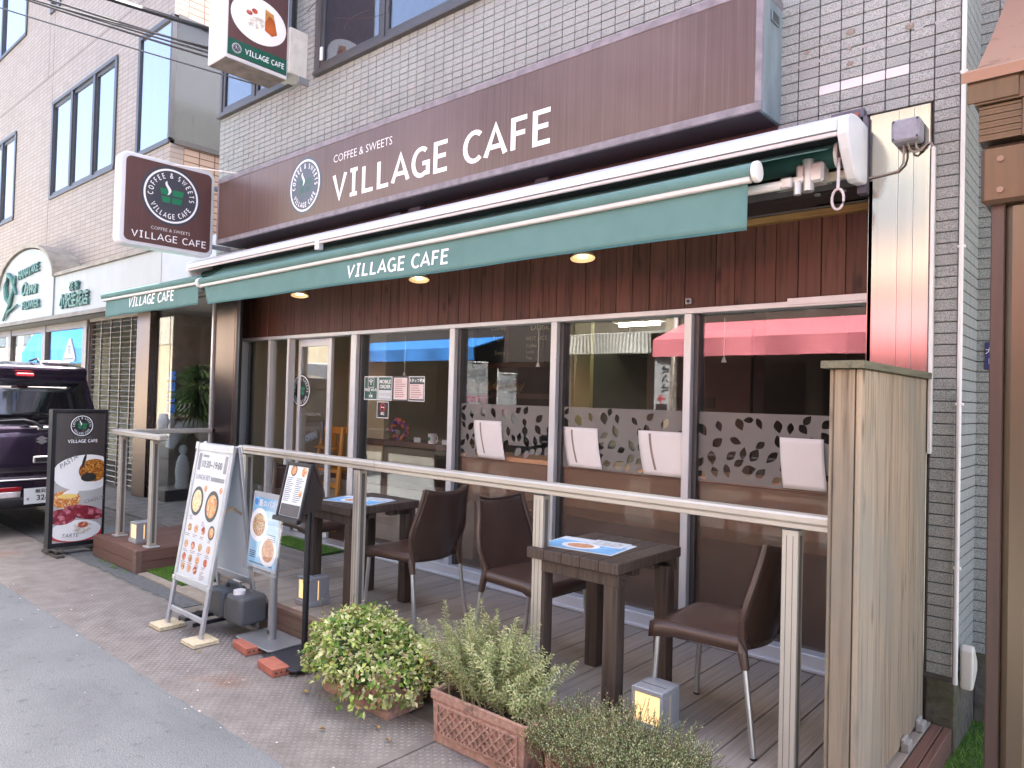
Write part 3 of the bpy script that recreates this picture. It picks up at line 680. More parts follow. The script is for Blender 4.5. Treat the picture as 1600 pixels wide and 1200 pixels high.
# ------------------------------------------------------------------ signboard over the awning
sb = thing('signboard', 'long weathered brown signboard with white VILLAGE CAFE lettering above the awning', 'signboard', (-4.2, 3.6, 3.055))
SX0, SX1, SY0, SZ0, SZ1 = -6.985, -1.435, 3.445, 3.055, 3.70
MB().box(SX0 + .004, SX1 - .004, SY0 + .012, 3.719, SZ0 + .004, SZ1 - .004).build('casing', SIGNE, sb)
MB().box(SX0, SX1, SY0, SY0 + .03, SZ0, SZ0 + .042, .003).box(SX0, SX1, SY0, 3.71, SZ1 - .045, SZ1, .003).box(SX1 - .034, SX1, SY0 + .001, SY0 + .03, SZ0 + .042, SZ1 - .045, .003).box(SX0, SX0 + .022, SY0 + .001, SY0 + .03, SZ0 + .042, SZ1 - .045, .003).build('edge_trim', SIGNG, sb)
MB().box(SX0 + .02, SX1 - .02, SY0 + .02, 3.70, SZ0 - .004, SZ0 + .003).build('underside', plain('sign_underside', L(52, 46, 52), .5, .1, var=.2, scale=4), sb)
MB().box(SX0 + .022, -6.37, SY0 + .006, SY0 + .02, SZ0 + .042, SZ1 - .045).build('face_panel', SIGNB, sb)
MB().box(-6.366, SX1 - .034, SY0 + .006, SY0 + .02, SZ0 + .042, SZ1 - .045).build('face_panel', SIGNB, sb)
FS = frame((0, SY0 + .006, 0), (1, 0, 0), (0, 0, 1))
SIGNW = plain('sign_white', L(240), .4, var=.02)
cafe_text(FS, -5.02, -2.75, 3.172, .226, SIGNW, sb, stroke=.14, d=.0015)
text('COFFEE & SWEETS', FS, -5.03, 3.488, .092, SIGNW, sb, off=-.001, align='LEFT', d=.0015, sx=1.0)
logo(FS, -5.435, 3.375, .222, sb, SIGNW, GREENF, DARKF, d=.0015)
MB().box(SX1 - .001, SX1 + .004, 3.555, 3.66, 3.545, 3.60, .002).build('vent', SIGNE, sb)
m = MB()
for k in range(5): m.box(SX1 + .004, SX1 + .0055, 3.565, 3.65, 3.552 + k * .0095, 3.5555 + k * .0095)
m.build('vent_slot', BLACKP, sb)

# ------------------------------------------------------------------ projecting signs
def rrect(a0, a1, b0, b1, r, n=6):
    o = []
    for cx, cy_, t0 in ((a1 - r, b1 - r, 0), (a0 + r, b1 - r, 90), (a0 + r, b0 + r, 180), (a1 - r, b0 + r, 270)):
        o += [(cx + r * math.cos(math.radians(t0 + 90 * i / n)), cy_ + r * math.sin(math.radians(t0 + 90 * i / n))) for i in range(n + 1)]
    return o
ps = thing('projecting_sign', 'square brown illuminated box sign projecting from the wall end, with round emblem', 'sign', (-7.22, 3.5, 2.95))
bx = MB().prism(rrect(2.60, 3.50, 2.945, 3.815, .07), -7.30, -7.155, 'x').build('casing', WHITEP, ps); bevelmod(bx, .012, 2)
MB().prism(rrect(2.645, 3.462, 2.985, 3.775, .05), -7.156, -7.146, 'x').build('face_panel', SIGNB2, ps)
FP = frame((-7.146, 0, 0), (0, 1, 0), (0, 0, 1))
logo(FP, 3.065, 3.475, .262, ps, WHITE, GREEN, DARKP, d=.0015)
cafe_text(FP, 2.71, 3.425, 3.025, .068, WHITE, ps, stroke=.12)
text('COFFEE & SWEETS', FP, 3.07, 3.125, .044, WHITE, ps, off=-.0006, d=.0015, sx=1.05)
MB().box(-7.24, -7.2, 3.49, 3.72, 3.05, 3.09).box(-7.24, -7.2, 3.49, 3.72, 3.65, 3.69).build('wall_bracket', GALV, ps)
MB().tube([(-7.22, 3.02, 3.80), (-6.62, 3.715, 3.735)], .006, 6).build('stay_rod', PLASTW, ps)
us = thing('projecting_sign', 'white upper box sign with a photo of custard pudding on a plate', 'sign', (-6.05, 3.5, 4.45))
bx = MB().box(-6.215, -5.905, 2.935, 3.53, 4.445, 5.75, .008).build('casing', WHITEP, us)
MB().box(-6.205, -5.915, 2.945, 3.52, 4.440, 4.446).build('underside', plain('rusty_underside', L(120, 110, 102), .7, var=.3, scale=12), us)
MB().box(-5.906, -5.900, 2.955, 3.515, 4.475, 5.74).build('face_panel', SIGNB2, us)
FU = frame((-5.900, 0, 0), (0, 1, 0), (0, 0, 1))
MB().rect(FU, 2.955, 3.515, 4.478, 4.615, .0012).build('green_band', plain('band_green', L(20, 82, 62), .4, var=.04), us)
cafe_text(FU, 3.115, 3.49, 4.522, .05, WHITE, us, d=.002)
logo(FU, 3.035, 4.545, .042, us, WHITE, GREYP, DARKP, d=.002)
PLT = plain('plate_print', L(236, 236, 232), .4, var=.02)
m = MB().disc(FU, 3.235, 4.86, .265, .20, .0015, 36); o = m.build('plate_picture', PLT, us)
def foodmat(name, stops, scale=26, rough=.4):
    t = NT(name); v = t.n('TexVoronoi', Scale=scale); nn = t.n('TexNoise', Scale=scale * .4, Detail=4); t.l(t.coord(), nn.inputs['Vector'])
    mxv = t.n('MixRGB', _blend_type='ADD'); mxv.inputs[0].default_value = .09; t.l(t.coord(), mxv.inputs[1]); t.l(nn.outputs['Color'], mxv.inputs[2]); t.l(mxv.outputs[0], v.inputs['Vector'])
    sep = t.n('SeparateColor'); t.l(v.outputs['Color'], sep.inputs[0]); c = t.ramp(sep.outputs[0], stops, 'LINEAR'); dk = t.ramp(v.outputs['Distance'], [(.25, (1, 1, 1)), (.9, (.45, .4, .35))]); t.base(t.mix(c, dk, .8, 'MULTIPLY')); return t.set(rough)
PUD = foodmat('pudding_print', [(0, L(190, 96, 40)), (.5, L(226, 142, 70)), (1, L(242, 190, 110))], 8)
CRM = foodmat('cream_print', [(0, L(226, 220, 204)), (1, L(246, 244, 236))], 30)
STRW = foodmat('berry_print', [(0, L(150, 40, 34)), (.6, L(206, 96, 72)), (1, L(236, 190, 150))], 50)
PASTA = foodmat('pasta_print', [(0, L(120, 52, 22)), (.35, L(196, 122, 40)), (.6, L(228, 176, 74)), (.8, L(168, 72, 34)), (1, L(70, 40, 28))], 75)
CHOU = foodmat('choux_print', [(0, L(206, 110, 44)), (.5, L(226, 142, 66)), (.85, L(240, 196, 120)), (1, L(250, 236, 210))], 55)
TARTE = foodmat('tarte_print', [(0, L(112, 24, 44)), (.6, L(158, 44, 62)), (1, L(206, 128, 140))], 28)
SALAD = foodmat('salad_print', [(0, L(94, 130, 50)), (.4, L(196, 90, 50)), (.7, L(230, 200, 120)), (1, L(240, 236, 220))], 120)
CURRY = foodmat('noodle_print', [(0, L(204, 120, 92)), (.6, L(224, 168, 120)), (1, L(240, 214, 170))], 120)
SOUP = foodmat('soup_print', [(0, L(232, 214, 150)), (1, L(246, 236, 196))], 60)
ORG = foodmat('stew_print', [(0, L(210, 126, 70)), (.6, L(232, 176, 116)), (1, L(244, 220, 170))], 60)
m = MB().mat(0).poly(FU, [(3.29, 4.80), (3.36, 4.77), (3.41, 4.80), (3.37, 4.97), (3.29, 4.99)], .003).mat(1).disc(FU, 3.21, 4.835, .085, .05, .0028, 20, .4).mat(2).disc(FU, 3.14, 4.90, .03, .02, .003).disc(FU, 3.19, 4.93, .028, .022, .003)
m.build('pudding_picture', [PUD, CRM, STRW], us)
MB().box(-6.16, -5.88, 3.53, 3.719, 4.51, 4.93, .004).build('wall_bracket', plain('stained_white_box', L(198, 196, 186), .6, var=.14, scale=8), us)

# ------------------------------------------------------------------ awnings
aw = thing('awning', 'long teal retractable awning in a white cassette over the cafe window', 'awning', (-4.2, 3.6, 2.43))
AX0, AX1, BARX0, BARX1, BARY, BARZ = -7.40, -1.0, -6.95, -1.40, 3.30, 2.676
hood = [(3.66, 2.905), (3.66, 2.94), (3.52, 2.935), (3.40, 2.915), (3.365, 2.885), (3.362, 2.842), (3.374, 2.842), (3.376, 2.876), (3.41, 2.897), (3.52, 2.912)]
o = MB().prism(hood, AX0, AX1 - .05, 'x').build('cassette_hood', WHITEP, aw, smooth=True)
MB().box(AX0, AX1 - .05, 3.368, 3.385, 2.818, 2.838, .003).build('drip_rail', plain('pinkish_rail', L(206, 192, 190), .4, .1, var=.05), aw)
MB().box(AX0, AX1 - .05, 3.62, 3.66, 2.70, 2.905).build('back_plate', DKGREY, aw)
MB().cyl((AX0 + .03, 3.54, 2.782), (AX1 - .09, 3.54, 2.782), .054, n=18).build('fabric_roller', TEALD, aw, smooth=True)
MB().cyl((AX1 - .10, 3.54, 2.782), (AX1 - .085, 3.54, 2.782), .062, n=20).build('roller_disc', PLASTW, aw, smooth=True)
MB().box(AX1 - .084, AX1 - .05, 3.49, 3.58, 2.74, 2.86, .012).build('gear_box', plain('weathered_gear', L(120, 104, 96), .7, .3, var=.35, scale=40), aw)
capp = [(3.36, 2.885), (3.375, 2.905), (3.44, 2.93), (3.52, 2.94), (3.665, 2.935), (3.672, 2.675), (3.655, 2.655), (3.535, 2.64), (3.50, 2.65), (3.40, 2.76), (3.362, 2.82)]
o = MB().prism(capp, AX1 - .05, AX1, 'x').build('end_cap', WHITEP, aw); bevelmod(o, .01, 2)
o = MB().prism(capp, AX0 - .03, AX0 + .01, 'x').build('end_cap', WHITEP, aw); bevelmod(o, .01, 2)
MB().box(-5.13, -5.07, 3.362, 3.41, 2.77, 2.845, .004).build('joint_cover', WHITEP, aw)
def fabric(name, x0, x1, ya, za, yb, zb, mat, parent, sag=.03, n=24, ripple=.006):
    def fn(u, v):
        x = x0 + (x1 - x0) * u; y = ya + (yb - ya) * v; z = za + (zb - za) * v + (tiltz(x) * v if parent is aw else 0) - sag * math.sin(PI * v) * (.7 + .3 * math.sin(PI * u)) + ripple * math.sin(9 * u * PI) * math.sin(PI * v)
        return (x, y, z)
    o = MB().grid(fn, n, 6).build(name, mat, parent, smooth=True, angle=3); s_ = o.modifiers.new('s', 'SOLIDIFY'); s_.thickness = .002; return o
def tiltz(x): return -.018 + .05 * (x - BARX0) / (BARX1 - BARX0)
def tilted(m, wt=lambda z: 1.0): m.v = [(x, y, z + tiltz(x) * wt(z)) for x, y, z in m.v]; return m
tilted(MB().cyl((BARX0, BARY, BARZ), (BARX1, BARY, BARZ), .036, n=20)).build('front_bar', TEAL, aw, smooth=True)
fabric('canopy', BARX0 + .03, AX1 - .10, 3.515, 2.832, BARY + .01, BARZ + .034, TEAL, aw, .016)
tilted(MB().box(BARX0 + .01, BARX1 - .01, BARY - .026, BARY + .012, BARZ - .058, BARZ - .030, .006)).build('bar_trim', plain('cream_rail', L(206, 200, 194), .45, .1, var=.04), aw)
o = tilted(MB().cyl((BARX1, BARY - .002, BARZ - .01), (BARX1 + .028, BARY - .002, BARZ - .01), .05, n=20)).build('bar_cap', PLASTW, aw, smooth=True); bevelmod(o, .006, 2)
o = tilted(MB().cyl((BARX0 - .035, BARY - .002, BARZ - .01), (BARX0 + .003, BARY - .002, BARZ - .01), .05, n=20)).build('bar_cap', PLASTW, aw, smooth=True); bevelmod(o, .006, 2)
def vwave(x, t, amp): return amp * t * (math.sin(x * 3.1 + .5) * .6 + math.sin(x * 7.3) * .25) - .02 * t
def valance(x0, x1, z0, z1, slant0, slant1, parent, y=BARY, amp=.012, tz=False):
    def fn(u, v):
        a, b = x0 + slant0 * (1 - v), x1 + slant1 * (1 - v); x = a + (b - a) * u; t = 1 - v
        return (x, y + vwave(x, t, amp), z0 + (z1 - z0) * v + .003 * math.sin(x * 2.2) * t + (tiltz(x) * v if tz else 0))
    o = MB().grid(fn, 90, 6).build('valance', TEAL, parent, smooth=True, angle=3); s_ = o.modifiers.new('s', 'SOLIDIFY'); s_.thickness = .0015
    MB().grid(lambda u, v: (x0 + slant0 + (x1 + slant1 - x0 - slant0) * u, y + vwave(x0 + slant0 + (x1 + slant1 - x0 - slant0) * u, 1, amp) - .0016, z0 + .012 * v + .003 * math.sin((x0 + (x1 - x0) * u) * 2.2)), 90, 1).build('hem', plain('hem_thread', L(56, 100, 100), .8), parent)
    return (lambda a, b, d=0.0: Vector((a, y + vwave(a, (z1 - b) / (z1 - z0), amp) - .001 - d, b)))
vf = valance(BARX0 + .06, BARX1 - .03, 2.425, 2.625, .13, .004, aw, tz=True)
cafe_text(None, -4.56, -3.46, 2.474, .105, WHITE, aw, stroke=.15, d=.003, fn=vf)
# folding arm at the right end
arm = MB().tube([(-1.16, 3.52, 2.70), (-1.32, 3.45, 2.66), (-2.35, 3.37, 2.64)], .022, 10).build('folding_arm', PLASTW, aw, smooth=True)
m = MB().box(-1.27, -1.14, 3.47, 3.56, 2.655, 2.755, .012).cyl((-1.215, 3.49, 2.62), (-1.215, 3.49, 2.77), .028, n=14).box(-1.33, -1.27, 3.43, 3.49, 2.635, 2.69, .008).cyl((-1.25, 3.45, 2.60), (-1.25, 3.45, 2.66), .018, n=10)
m.build('arm_joint', ALU, arm)
MB().box(AX0 + .1, AX1 - .06, 3.585, 3.62, 2.685, 2.725, .003).build('torsion_bar', plain('cream_bar', L(200, 198, 180), .5, .1, var=.06), aw)
m = MB().tube([(-1.068, 3.47, 2.745), (-1.068, 3.46, 2.715), (-1.068, 3.455, 2.60)], .0075, 8); n = 14
m.tube([(-1.068 + .026 * math.sin(2 * PI * k / n) * (1 if k < 15 else 1), 3.455, 2.552 - .048 * -math.cos(2 * PI * k / n)) for k in range(n + 1)], .0065, 6)
m.build('crank_eye', plain('worn_white_hook', L(196, 186, 186), .4, .3, var=.1), aw)
# steel mounting plates with bolts
PGS = plain('purple_grey_steel', L(96, 92, 104), .5, .3, var=.15); RBOLT = plain('rusty_bolt', L(158, 96, 74), .7, .3, var=.3)
for (a, b, z0_, z1_, bolts) in ((-1.17, -1.02, 2.70, 3.03, (-1.14, -1.05)), (-1.045, -1.004, 2.62, 2.99, ()), (-4.55, -4.42, 2.9, 3.04, (-4.45,)), (-4.32, -4.18, 2.9, 3.05, (-4.22,)), (-3.05, -2.94, 2.9, 3.05, (-2.97,))):
    m = MB().mat(0).box(a, b, 3.66, 3.7195, z0_, z1_, .002).mat(1)
    for x in bolts: m.cyl((x, 3.645, 2.998), (x, 3.66, 2.998), .0115, n=6)
    m.build('mounting_plate', [PGS, RBOLT], aw)
m = MB().box(-1.33, -1.004, 3.90, 3.95, 2.66, 2.675)
for x in (-1.24, -1.12): m.cyl((x, 3.70, 2.66), (x, 3.70, 2.652), .016, n=12)
m.build('soffit_screw', STEELG, aw)
a2 = thing('awning', 'short teal awning of the entrance, left of the long one, lettered VILLAGE CAFE', 'awning', (-8.2, 3.6, 2.44))
MB().cyl((-9.46, BARY, 2.69), (-6.99, BARY, 2.69), .036, n=20).build('front_bar', TEAL, a2, smooth=True)
MB().box(-9.45, -7.0, BARY - .026, BARY + .012, 2.632, 2.66, .006).build('bar_trim', MATS['cream_rail'], a2)
vf2 = valance(-9.38, -7.02, 2.435, 2.64, .03, .08, a2, amp=.02)
cafe_text(None, -8.66, -7.54, 2.512, .115, WHITE, a2, stroke=.15, d=.003, fn=vf2)
fabric('canopy', -9.42, -7.0, 4.09, 2.86, BARY, 2.722, TEAL, a2, .02)
MB().tube([(-9.2, 4.09, 2.80), (-8.5, 3.7, 2.74), (-9.0, 3.34, 2.68)], .02, 8).tube([(-7.3, 4.09, 2.80), (-7.9, 3.7, 2.74), (-7.35, 3.34, 2.68)], .02, 8).build('folding_arm', PLASTW, a2, smooth=True)
MB().box(-9.45, -7.02, 4.04, 4.098, 2.79, 2.93, .006).build('wall_rail', WHITEP, a2)

# ------------------------------------------------------------------ lamps under the awning
def goose(x, lab):
    t = thing('spot_lamp', lab, 'lamp', (x, 3.60, 2.46), 'cream cone lamps under the awning')
    tilt = Matrix.Translation((x, 3.6, 2.466)) @ Matrix.Rotation(-.10, 4, 'X') @ Matrix.Rotation(-.14, 4, 'Y')
    def tr(m): m.v = [tuple(tilt @ Vector(v)) for v in m.v]; return m
    o = tr(MB().lathe([(.076, 0), (.078, .004), (.046, .043), (.028, .07), (.026, .12), (0, .125)], n=24)); o = o.build('lamp_shade', SHADE, t, smooth=True, angle=1)
    s_ = o.modifiers.new('s', 'SOLIDIFY'); s_.thickness = .002
    tr(MB().lathe([(0, .002), (.03, .01), (.036, .035), (.02, .06)], n=16)).build('bulb', LAMPB, t, smooth=True)
    MB().tube([tuple(tilt @ Vector((0, 0, .12))), (x, 3.66, 2.62), (x, 3.74, 2.66)], .008, 8).build('stem', BLACKM, t)
goose(-5.70, 'cream cone lamp under the awning nearest the entrance, leftmost of three')
goose(-4.10, 'cream cone lamp mostly hidden by the valance under the word CAFE')
goose(-2.60, 'lit cream cone lamp under the awning, right of the lettering')

# ------------------------------------------------------------------ fittings on the wall
jb = thing('junction_box', 'weathered grey electrical junction box on the steel pilaster', 'junction box', (-.82, 3.66, 2.82))
o = MB().box(-.885, -.768, 3.60, 3.698, 2.815, 2.915, .008).build('box_body', GALV, jb)
m = MB()
for x in (-.875, -.778):
    for z in (2.825, 2.905): m.cyl((x, 3.595, z), (x, 3.601, z), .005, n=8)
m.build('screw', DKGREY, jb)
m = MB().tube([(-.845, 3.66, 2.815), (-.845, 3.665, 2.77), (-.85, 3.68, 2.735), (-.875, 3.69, 2.705), (-.93, 3.693, 2.70), (-1.0, 3.69, 2.695)], .005, 8)
m.tube([(-.825, 3.65, 2.815), (-.82, 3.655, 2.785), (-.80, 3.67, 2.772), (-.775, 3.685, 2.785), (-.755, 3.69, 2.81), (-.738, 3.69, 2.808), (-.73, 3.69, 2.79)], .005, 8)
m.tube([(-.795, 3.65, 2.815), (-.792, 3.66, 2.79), (-.78, 3.675, 2.783), (-.762, 3.685, 2.80)], .005, 8)
m.build('cable', plain('grey_cable', L(150, 138, 130), .6, var=.1), jb)
dp = thing('conduit_pipe', 'thin white conduit pipe running up the tiled wall corner', 'pipe', (-.62, 3.69, .4))
MB().cyl((-.617, 3.70, .40), (-.617, 3.70, 7), .0095, n=12).build('pipe_run', PLASTW, dp, smooth=True)
m = MB()
for z in (.9, 1.62, 2.32, 3.1, 3.8): m.box(-.632, -.602, 3.695, 3.72, z, z + .012, .002)
m.build('clip', PLASTW, dp)
hd = thing('vent_cover', 'white angular plastic vent cover low on the wall corner beside the conduit', 'vent cover', (-.55, 3.9, .5))
o = MB().prism([(3.80, .35), (3.80, .53), (3.835, .55), (3.91, .47), (3.915, .42), (3.87, .385)], -.619, -.565, 'x').build('hood', plain('cream_plastic', L(214, 208, 196), .5, var=.06), hd); bevelmod(o, .012, 3)
ap = thing('address_plate', 'small blue address plate on the grey tiles at the far right', 'address plate', (-.57, 4.18, 1.9))
MB().box(-.592, -.555, 4.178, 4.187, 1.80, 1.935, .002).build('plate', plain('address_blue', L(36, 52, 108), .4, var=.05), ap)
text('大', frame((0, 4.178, 0), (1, 0, 0), (0, 0, 1)), -.573, 1.88, .035, WHITE, ap)
text('1', frame((0, 4.178, 0), (1, 0, 0), (0, 0, 1)), -.573, 1.83, .035, WHITE, ap)
ss = thing('sensor_box', 'tiny grey sensor on the dark planks above the right window mullion', 'sensor', (-2.07, 3.98, 2.2))
MB().box(-2.1, -2.06, 3.97, 3.9925, 2.195, 2.232, .003).build('body', STEELG, ss); MB().cyl((-2.08, 3.97, 2.213), (-2.08, 3.966, 2.213), .01, n=10).build('lens', BLACKP, ss)

# ------------------------------------------------------------------ deck, left platform, rails, screen
deck = thing('deck', 'brown composite terrace deck under the cafe tables', 'deck', (-2.9, 3.2, 0))
bw = .145; x = -5.06; i = 0; dm = None
while x < -.80:
    wd = min(bw, -.66 - x)
    o = MB().box(x + .0025, x + wd - .0025, 2.652, 3.95, .176, .2 + R_.uniform(-.0008, .0008), .003).build('board', DECKM, deck); x += wd; i += 1
MB().box(x + .003, -.664, 2.652, 3.71, .176, .2, .003).build('board', DECKB, deck)
MB().box(-5.06, -.66, 2.60, 2.6495, .172, .2005, .004).build('front_edge_board', DECKF, deck)
MB().box(-5.06, -.66, 2.615, 2.648, .09, .170, .002).build('fascia_board', DECKF, deck); MB().box(-5.06, -.66, 2.615, 2.648, .004, .086, .002).build('fascia_board', DECKF, deck)
MB().box(-.66, -.63, 2.60, 3.715, .02, .199, .003).build('end_fascia', DECKB, deck)
MB().box(-5.075, -5.061, 2.62, 3.9, .01, .198, .002).build('end_fascia', DECKF, deck)
MB().box(-5.0, -.7, 2.66, 3.9, .0, .172).build('subframe', BLACKP, deck)
stp = thing('entrance_step', 'weathered grey boarded step below the sliding shop door', 'step', (-5.8, 3.4, 0))
for k in range(7):
    MB().box(-6.5, -5.08, 3.02 + k * .132, 3.148 + k * .132, .15, .178, .003).build('board', OLDDECK, stp)
MB().box(-6.5, -5.08, 3.0, 3.018, .012, .178, .002).build('riser', OLDDECK, stp); MB().box(-6.48, -5.1, 3.02, 3.94, .0, .15).build('subframe', BLACKP, stp)
plat = thing('platform', 'small brown boarded platform with aluminium rail left of the entrance', 'platform', (-7.0, 3.1, 0))
for k in range(7): MB().box(-7.50 + k * .1355, -7.368 + k * .1355, 2.635, 3.70, .176, .2, .003).build('board', DECKB, plat)
for z0_, z1_ in ((.006, .094), (.098, .196)):
    MB().box(-7.52, -6.60, 2.612, 2.634, z0_, z1_, .002).build('fascia_board', DECKB, plat); MB().box(-6.552, -6.53, 2.66, 3.7, z0_, z1_, .002).build('fascia_board', DECKB, plat)
MB().box(-6.60, -6.528, 2.61, 2.66, .004, .197, .003).build('corner_trim', DECKF, plat); MB().box(-7.49, -6.56, 2.65, 3.68, 0, .174).build('subframe', BLACKP, plat)
def post(parent, x, y, z1, s=.03):
    m = MB().box(x - s, x + s, y - s, y + s, .215, z1, .003)
    o = m.build('post', RAILM, parent)
    q = MB()
    for dx in (-.012, .012): q.box(x + dx - .001, x + dx + .001, y - s - .0008, y - s, .24, z1 - .03)
    q.box(x + s, x + s + .0012, y - .012, y + .012, .24, z1 - .03); q.build('post_groove', plain('groove_shadow', L(96, 90, 82), .6), o)
    MB().box(x - .055, x + .055, y - .055, y + .055, .2, .216, .004).build('base_flange', plain('flange', L(176, 174, 170), .5, .2, var=.1), o)
    return o
rail = thing('railing', 'pale alloy railing along the front of the terrace deck', 'railing', (-2.9, 2.75, .2))
for x in (-5.0, -3.64, -2.205, -.995): post(rail, x, 2.765, 1.145)
for a, b in ((-5.06, -3.458), (-3.454, -.80)):
    o = MB().box(a, b, 2.715, 2.79, 1.165, 1.2, .008).build('handrail', RAILM, rail); MB().box(a, b, 2.722, 2.784, 1.145, 1.165, .003).build('rail_channel', RAILM, o)
m = MB()
for x in (-5.0, -3.64, -2.205, -.995): m.box(x - .034, x + .034, 2.73, 2.80, 1.135, 1.146, .002)
m.build('post_cap', DKGREY, rail)
lr = thing('railing', 'short cornered alloy railing on the small platform left of the entrance', 'railing', (-7.0, 2.75, .2))
for x in (-7.30, -6.60): post(lr, x, 2.765, 1.145)
MB().box(-7.47, -6.40, 2.715, 2.79, 1.152, 1.2, .008).build('handrail', RAILM, lr); MB().box(-7.475, -7.40, 2.79, 3.69, 1.152, 1.2, .008).build('handrail', RAILM, lr)
scr = thing('timber_screen', 'tall weathered timber privacy screen between the deck and the tiled pillar', 'screen', (-.8, 3.2, .2))
ys = [2.745, 2.895, 3.073, 3.295, 3.476, 3.60, 3.712]
for a, b in zip(ys, ys[1:]): MB().box(-.764, -.742 + R_.uniform(-.002, .002), a + .0015, b - .0015, .215, 1.735, .004).build('plank', SCRW, scr)
for a, b, yy in ((-.852, -.836, 2.70), (-.835, -.765, 2.694), (-.764, -.742, 2.70)): MB().box(a + .001, b - .001, yy, yy + .045, .205, 1.735, .004).build('plank', SCRW, scr)
for a, b in zip(ys, ys[1:]): MB().box(-.852, -.832, a + .0015, b - .0015, .215, 1.735, .004).build('plank', SCRW, scr)
MB().prism([(-.872, 2.665), (-.728, 2.665), (-.722, 3.716), (-.872, 3.716)], 1.737, 1.763, 'z').build('cap', SCRC, scr)
for y in (3.35, 3.60, 2.95): MB().box(-.742, -.712, y - .035, y + .035, .2, .238, .003).box(-.742, -.728, y - .035, y + .035, .2375, .252, .003).build('foot_bracket', plain('galvanised', L(178, 176, 170), .5, .3, var=.12), scr)

# ------------------------------------------------------------------ deck lamps
def cube_lamp(x, y, lab):
    t = thing('deck_lamp', lab, 'lamp', (x, y, .2), 'grey cube lamps on the terrace')
    m = MB().box(-.082, .082, -.082, .082, 0, .035, .004); b = m.build('base', LAMPG, t, local=True)
    m = MB().box(-.075, -.062, -.075, .075, .035, .185, .003).box(-.062, .062, .062, .075, .035, .165, .002).box(-.062, .075, -.075, .075, .165, .188, .004).box(.062, .075, -.075, -.012, .035, .166, .002).box(.062, .075, .000, .075, .035, .166, .002).box(-.062, .062, -.075, -.068, .035, .045, .002)
    m.build('housing', LAMPG, t, local=True)
    MB().box(-.0605, .0605, -.066, .0605, .036, .163).build('diffuser', LAMPY, t, local=True)
    MB().box(-.06, .06, -.0165, -.0115, .1875, .1885).build('top_slit', DKGREY, t, local=True)
cube_lamp(-6.90, 2.80, 'grey cube lamp between the two rail posts on the left platform')
cube_lamp(-4.16, 2.80, 'grey cube lamp on the deck edge behind the menu stand poles')
cube_lamp(-1.575, 2.79, 'grey cube lamp glowing behind the low thyme bush')

# ------------------------------------------------------------------ tables and chairs
BLUEP = plain('leaflet_blue', L(120, 176, 222), .5, var=.25, scale=14)
def make_table(lab):
    t = thing('cafe_table', lab, 'table', (0, 0, 0), 'dark wooden terrace tables')
    bm_ = MB().box(-.0505, .0505, -.29, .29, .635, .685, .004).mesh('top_board', TABLEM)
    for k in range(5):
        o = link('top_board', bm_, t, True); o.location = (-.208 + k * .104, 0, 0)
    lm = MB().box(-.036, .036, -.036, .036, 0, .60, .004).mesh('leg', TABLEM)
    for sx in (-1, 1):
        for sy in (-1, 1):
            o = link('leg', lm, t, True); o.location = (sx * .205, sy * .225, 0)
    for a, b in ((-.263, -.233), (.233, .263)): MB().box(-.25, .25, a, b, .575, .634, .003).build('apron', TABLEM, t, local=True)
    for a, b, c, d in ((.17, .235, -.12, -.06), (.17, .235, .06, .12), (-.235, -.17, -.03, .03)): MB().box(a, b, c, d, .60, .634, .003).build('cross_block', TABLEM, t, local=True)
    return t
T1 = make_table('dark wooden table with peeling paint beside the standing menu boards'); T1.location = (-3.99, 3.05, .2)
T2 = dup(T1, (-1.99, 3.0, .2), 0, 'dark scuffed wooden table between the two right-hand brown chairs')
def leaflet(x, y, z, rz, lab):
    t = thing('leaflet', lab, 'leaflet', (x, y, z), 'menu leaflets on the tables', rz)
    MB().box(-.20, .20, -.14, .14, 0, .002).build('sheet', PAPER, t, local=True)
    f = frame((0, 0, .0022), (1, 0, 0), (0, 1, 0))
    m = MB().mat(0).rect(f, -.19, .19, -.13, .06, .0002).mat(1).disc(f, -.02, -.03, .10, .075, .0006).mat(2).disc(f, -.02, -.03, .07, .05, .001)
    m.build('print', [BLUEP, WHITE, CURRY], t, local=True)
    o = MB().box(-.02, .17, .02, .15, .0025, .0045).build('folded_card', PAPER, t, local=True)
    MB().rect(f, 0, .15, .035, .135, .0026).build('card_print', plain('card_print', L(190, 196, 196), .5, var=.3, scale=40), o, local=True)
leaflet(-3.98, 3.02, .8855, .25, 'blue and white menu leaflets lying on the table by the menu stands')
leaflet(-2.06, 2.95, .8855, .12, 'blue and white menu leaflets lying on the table near the lamp and thyme')
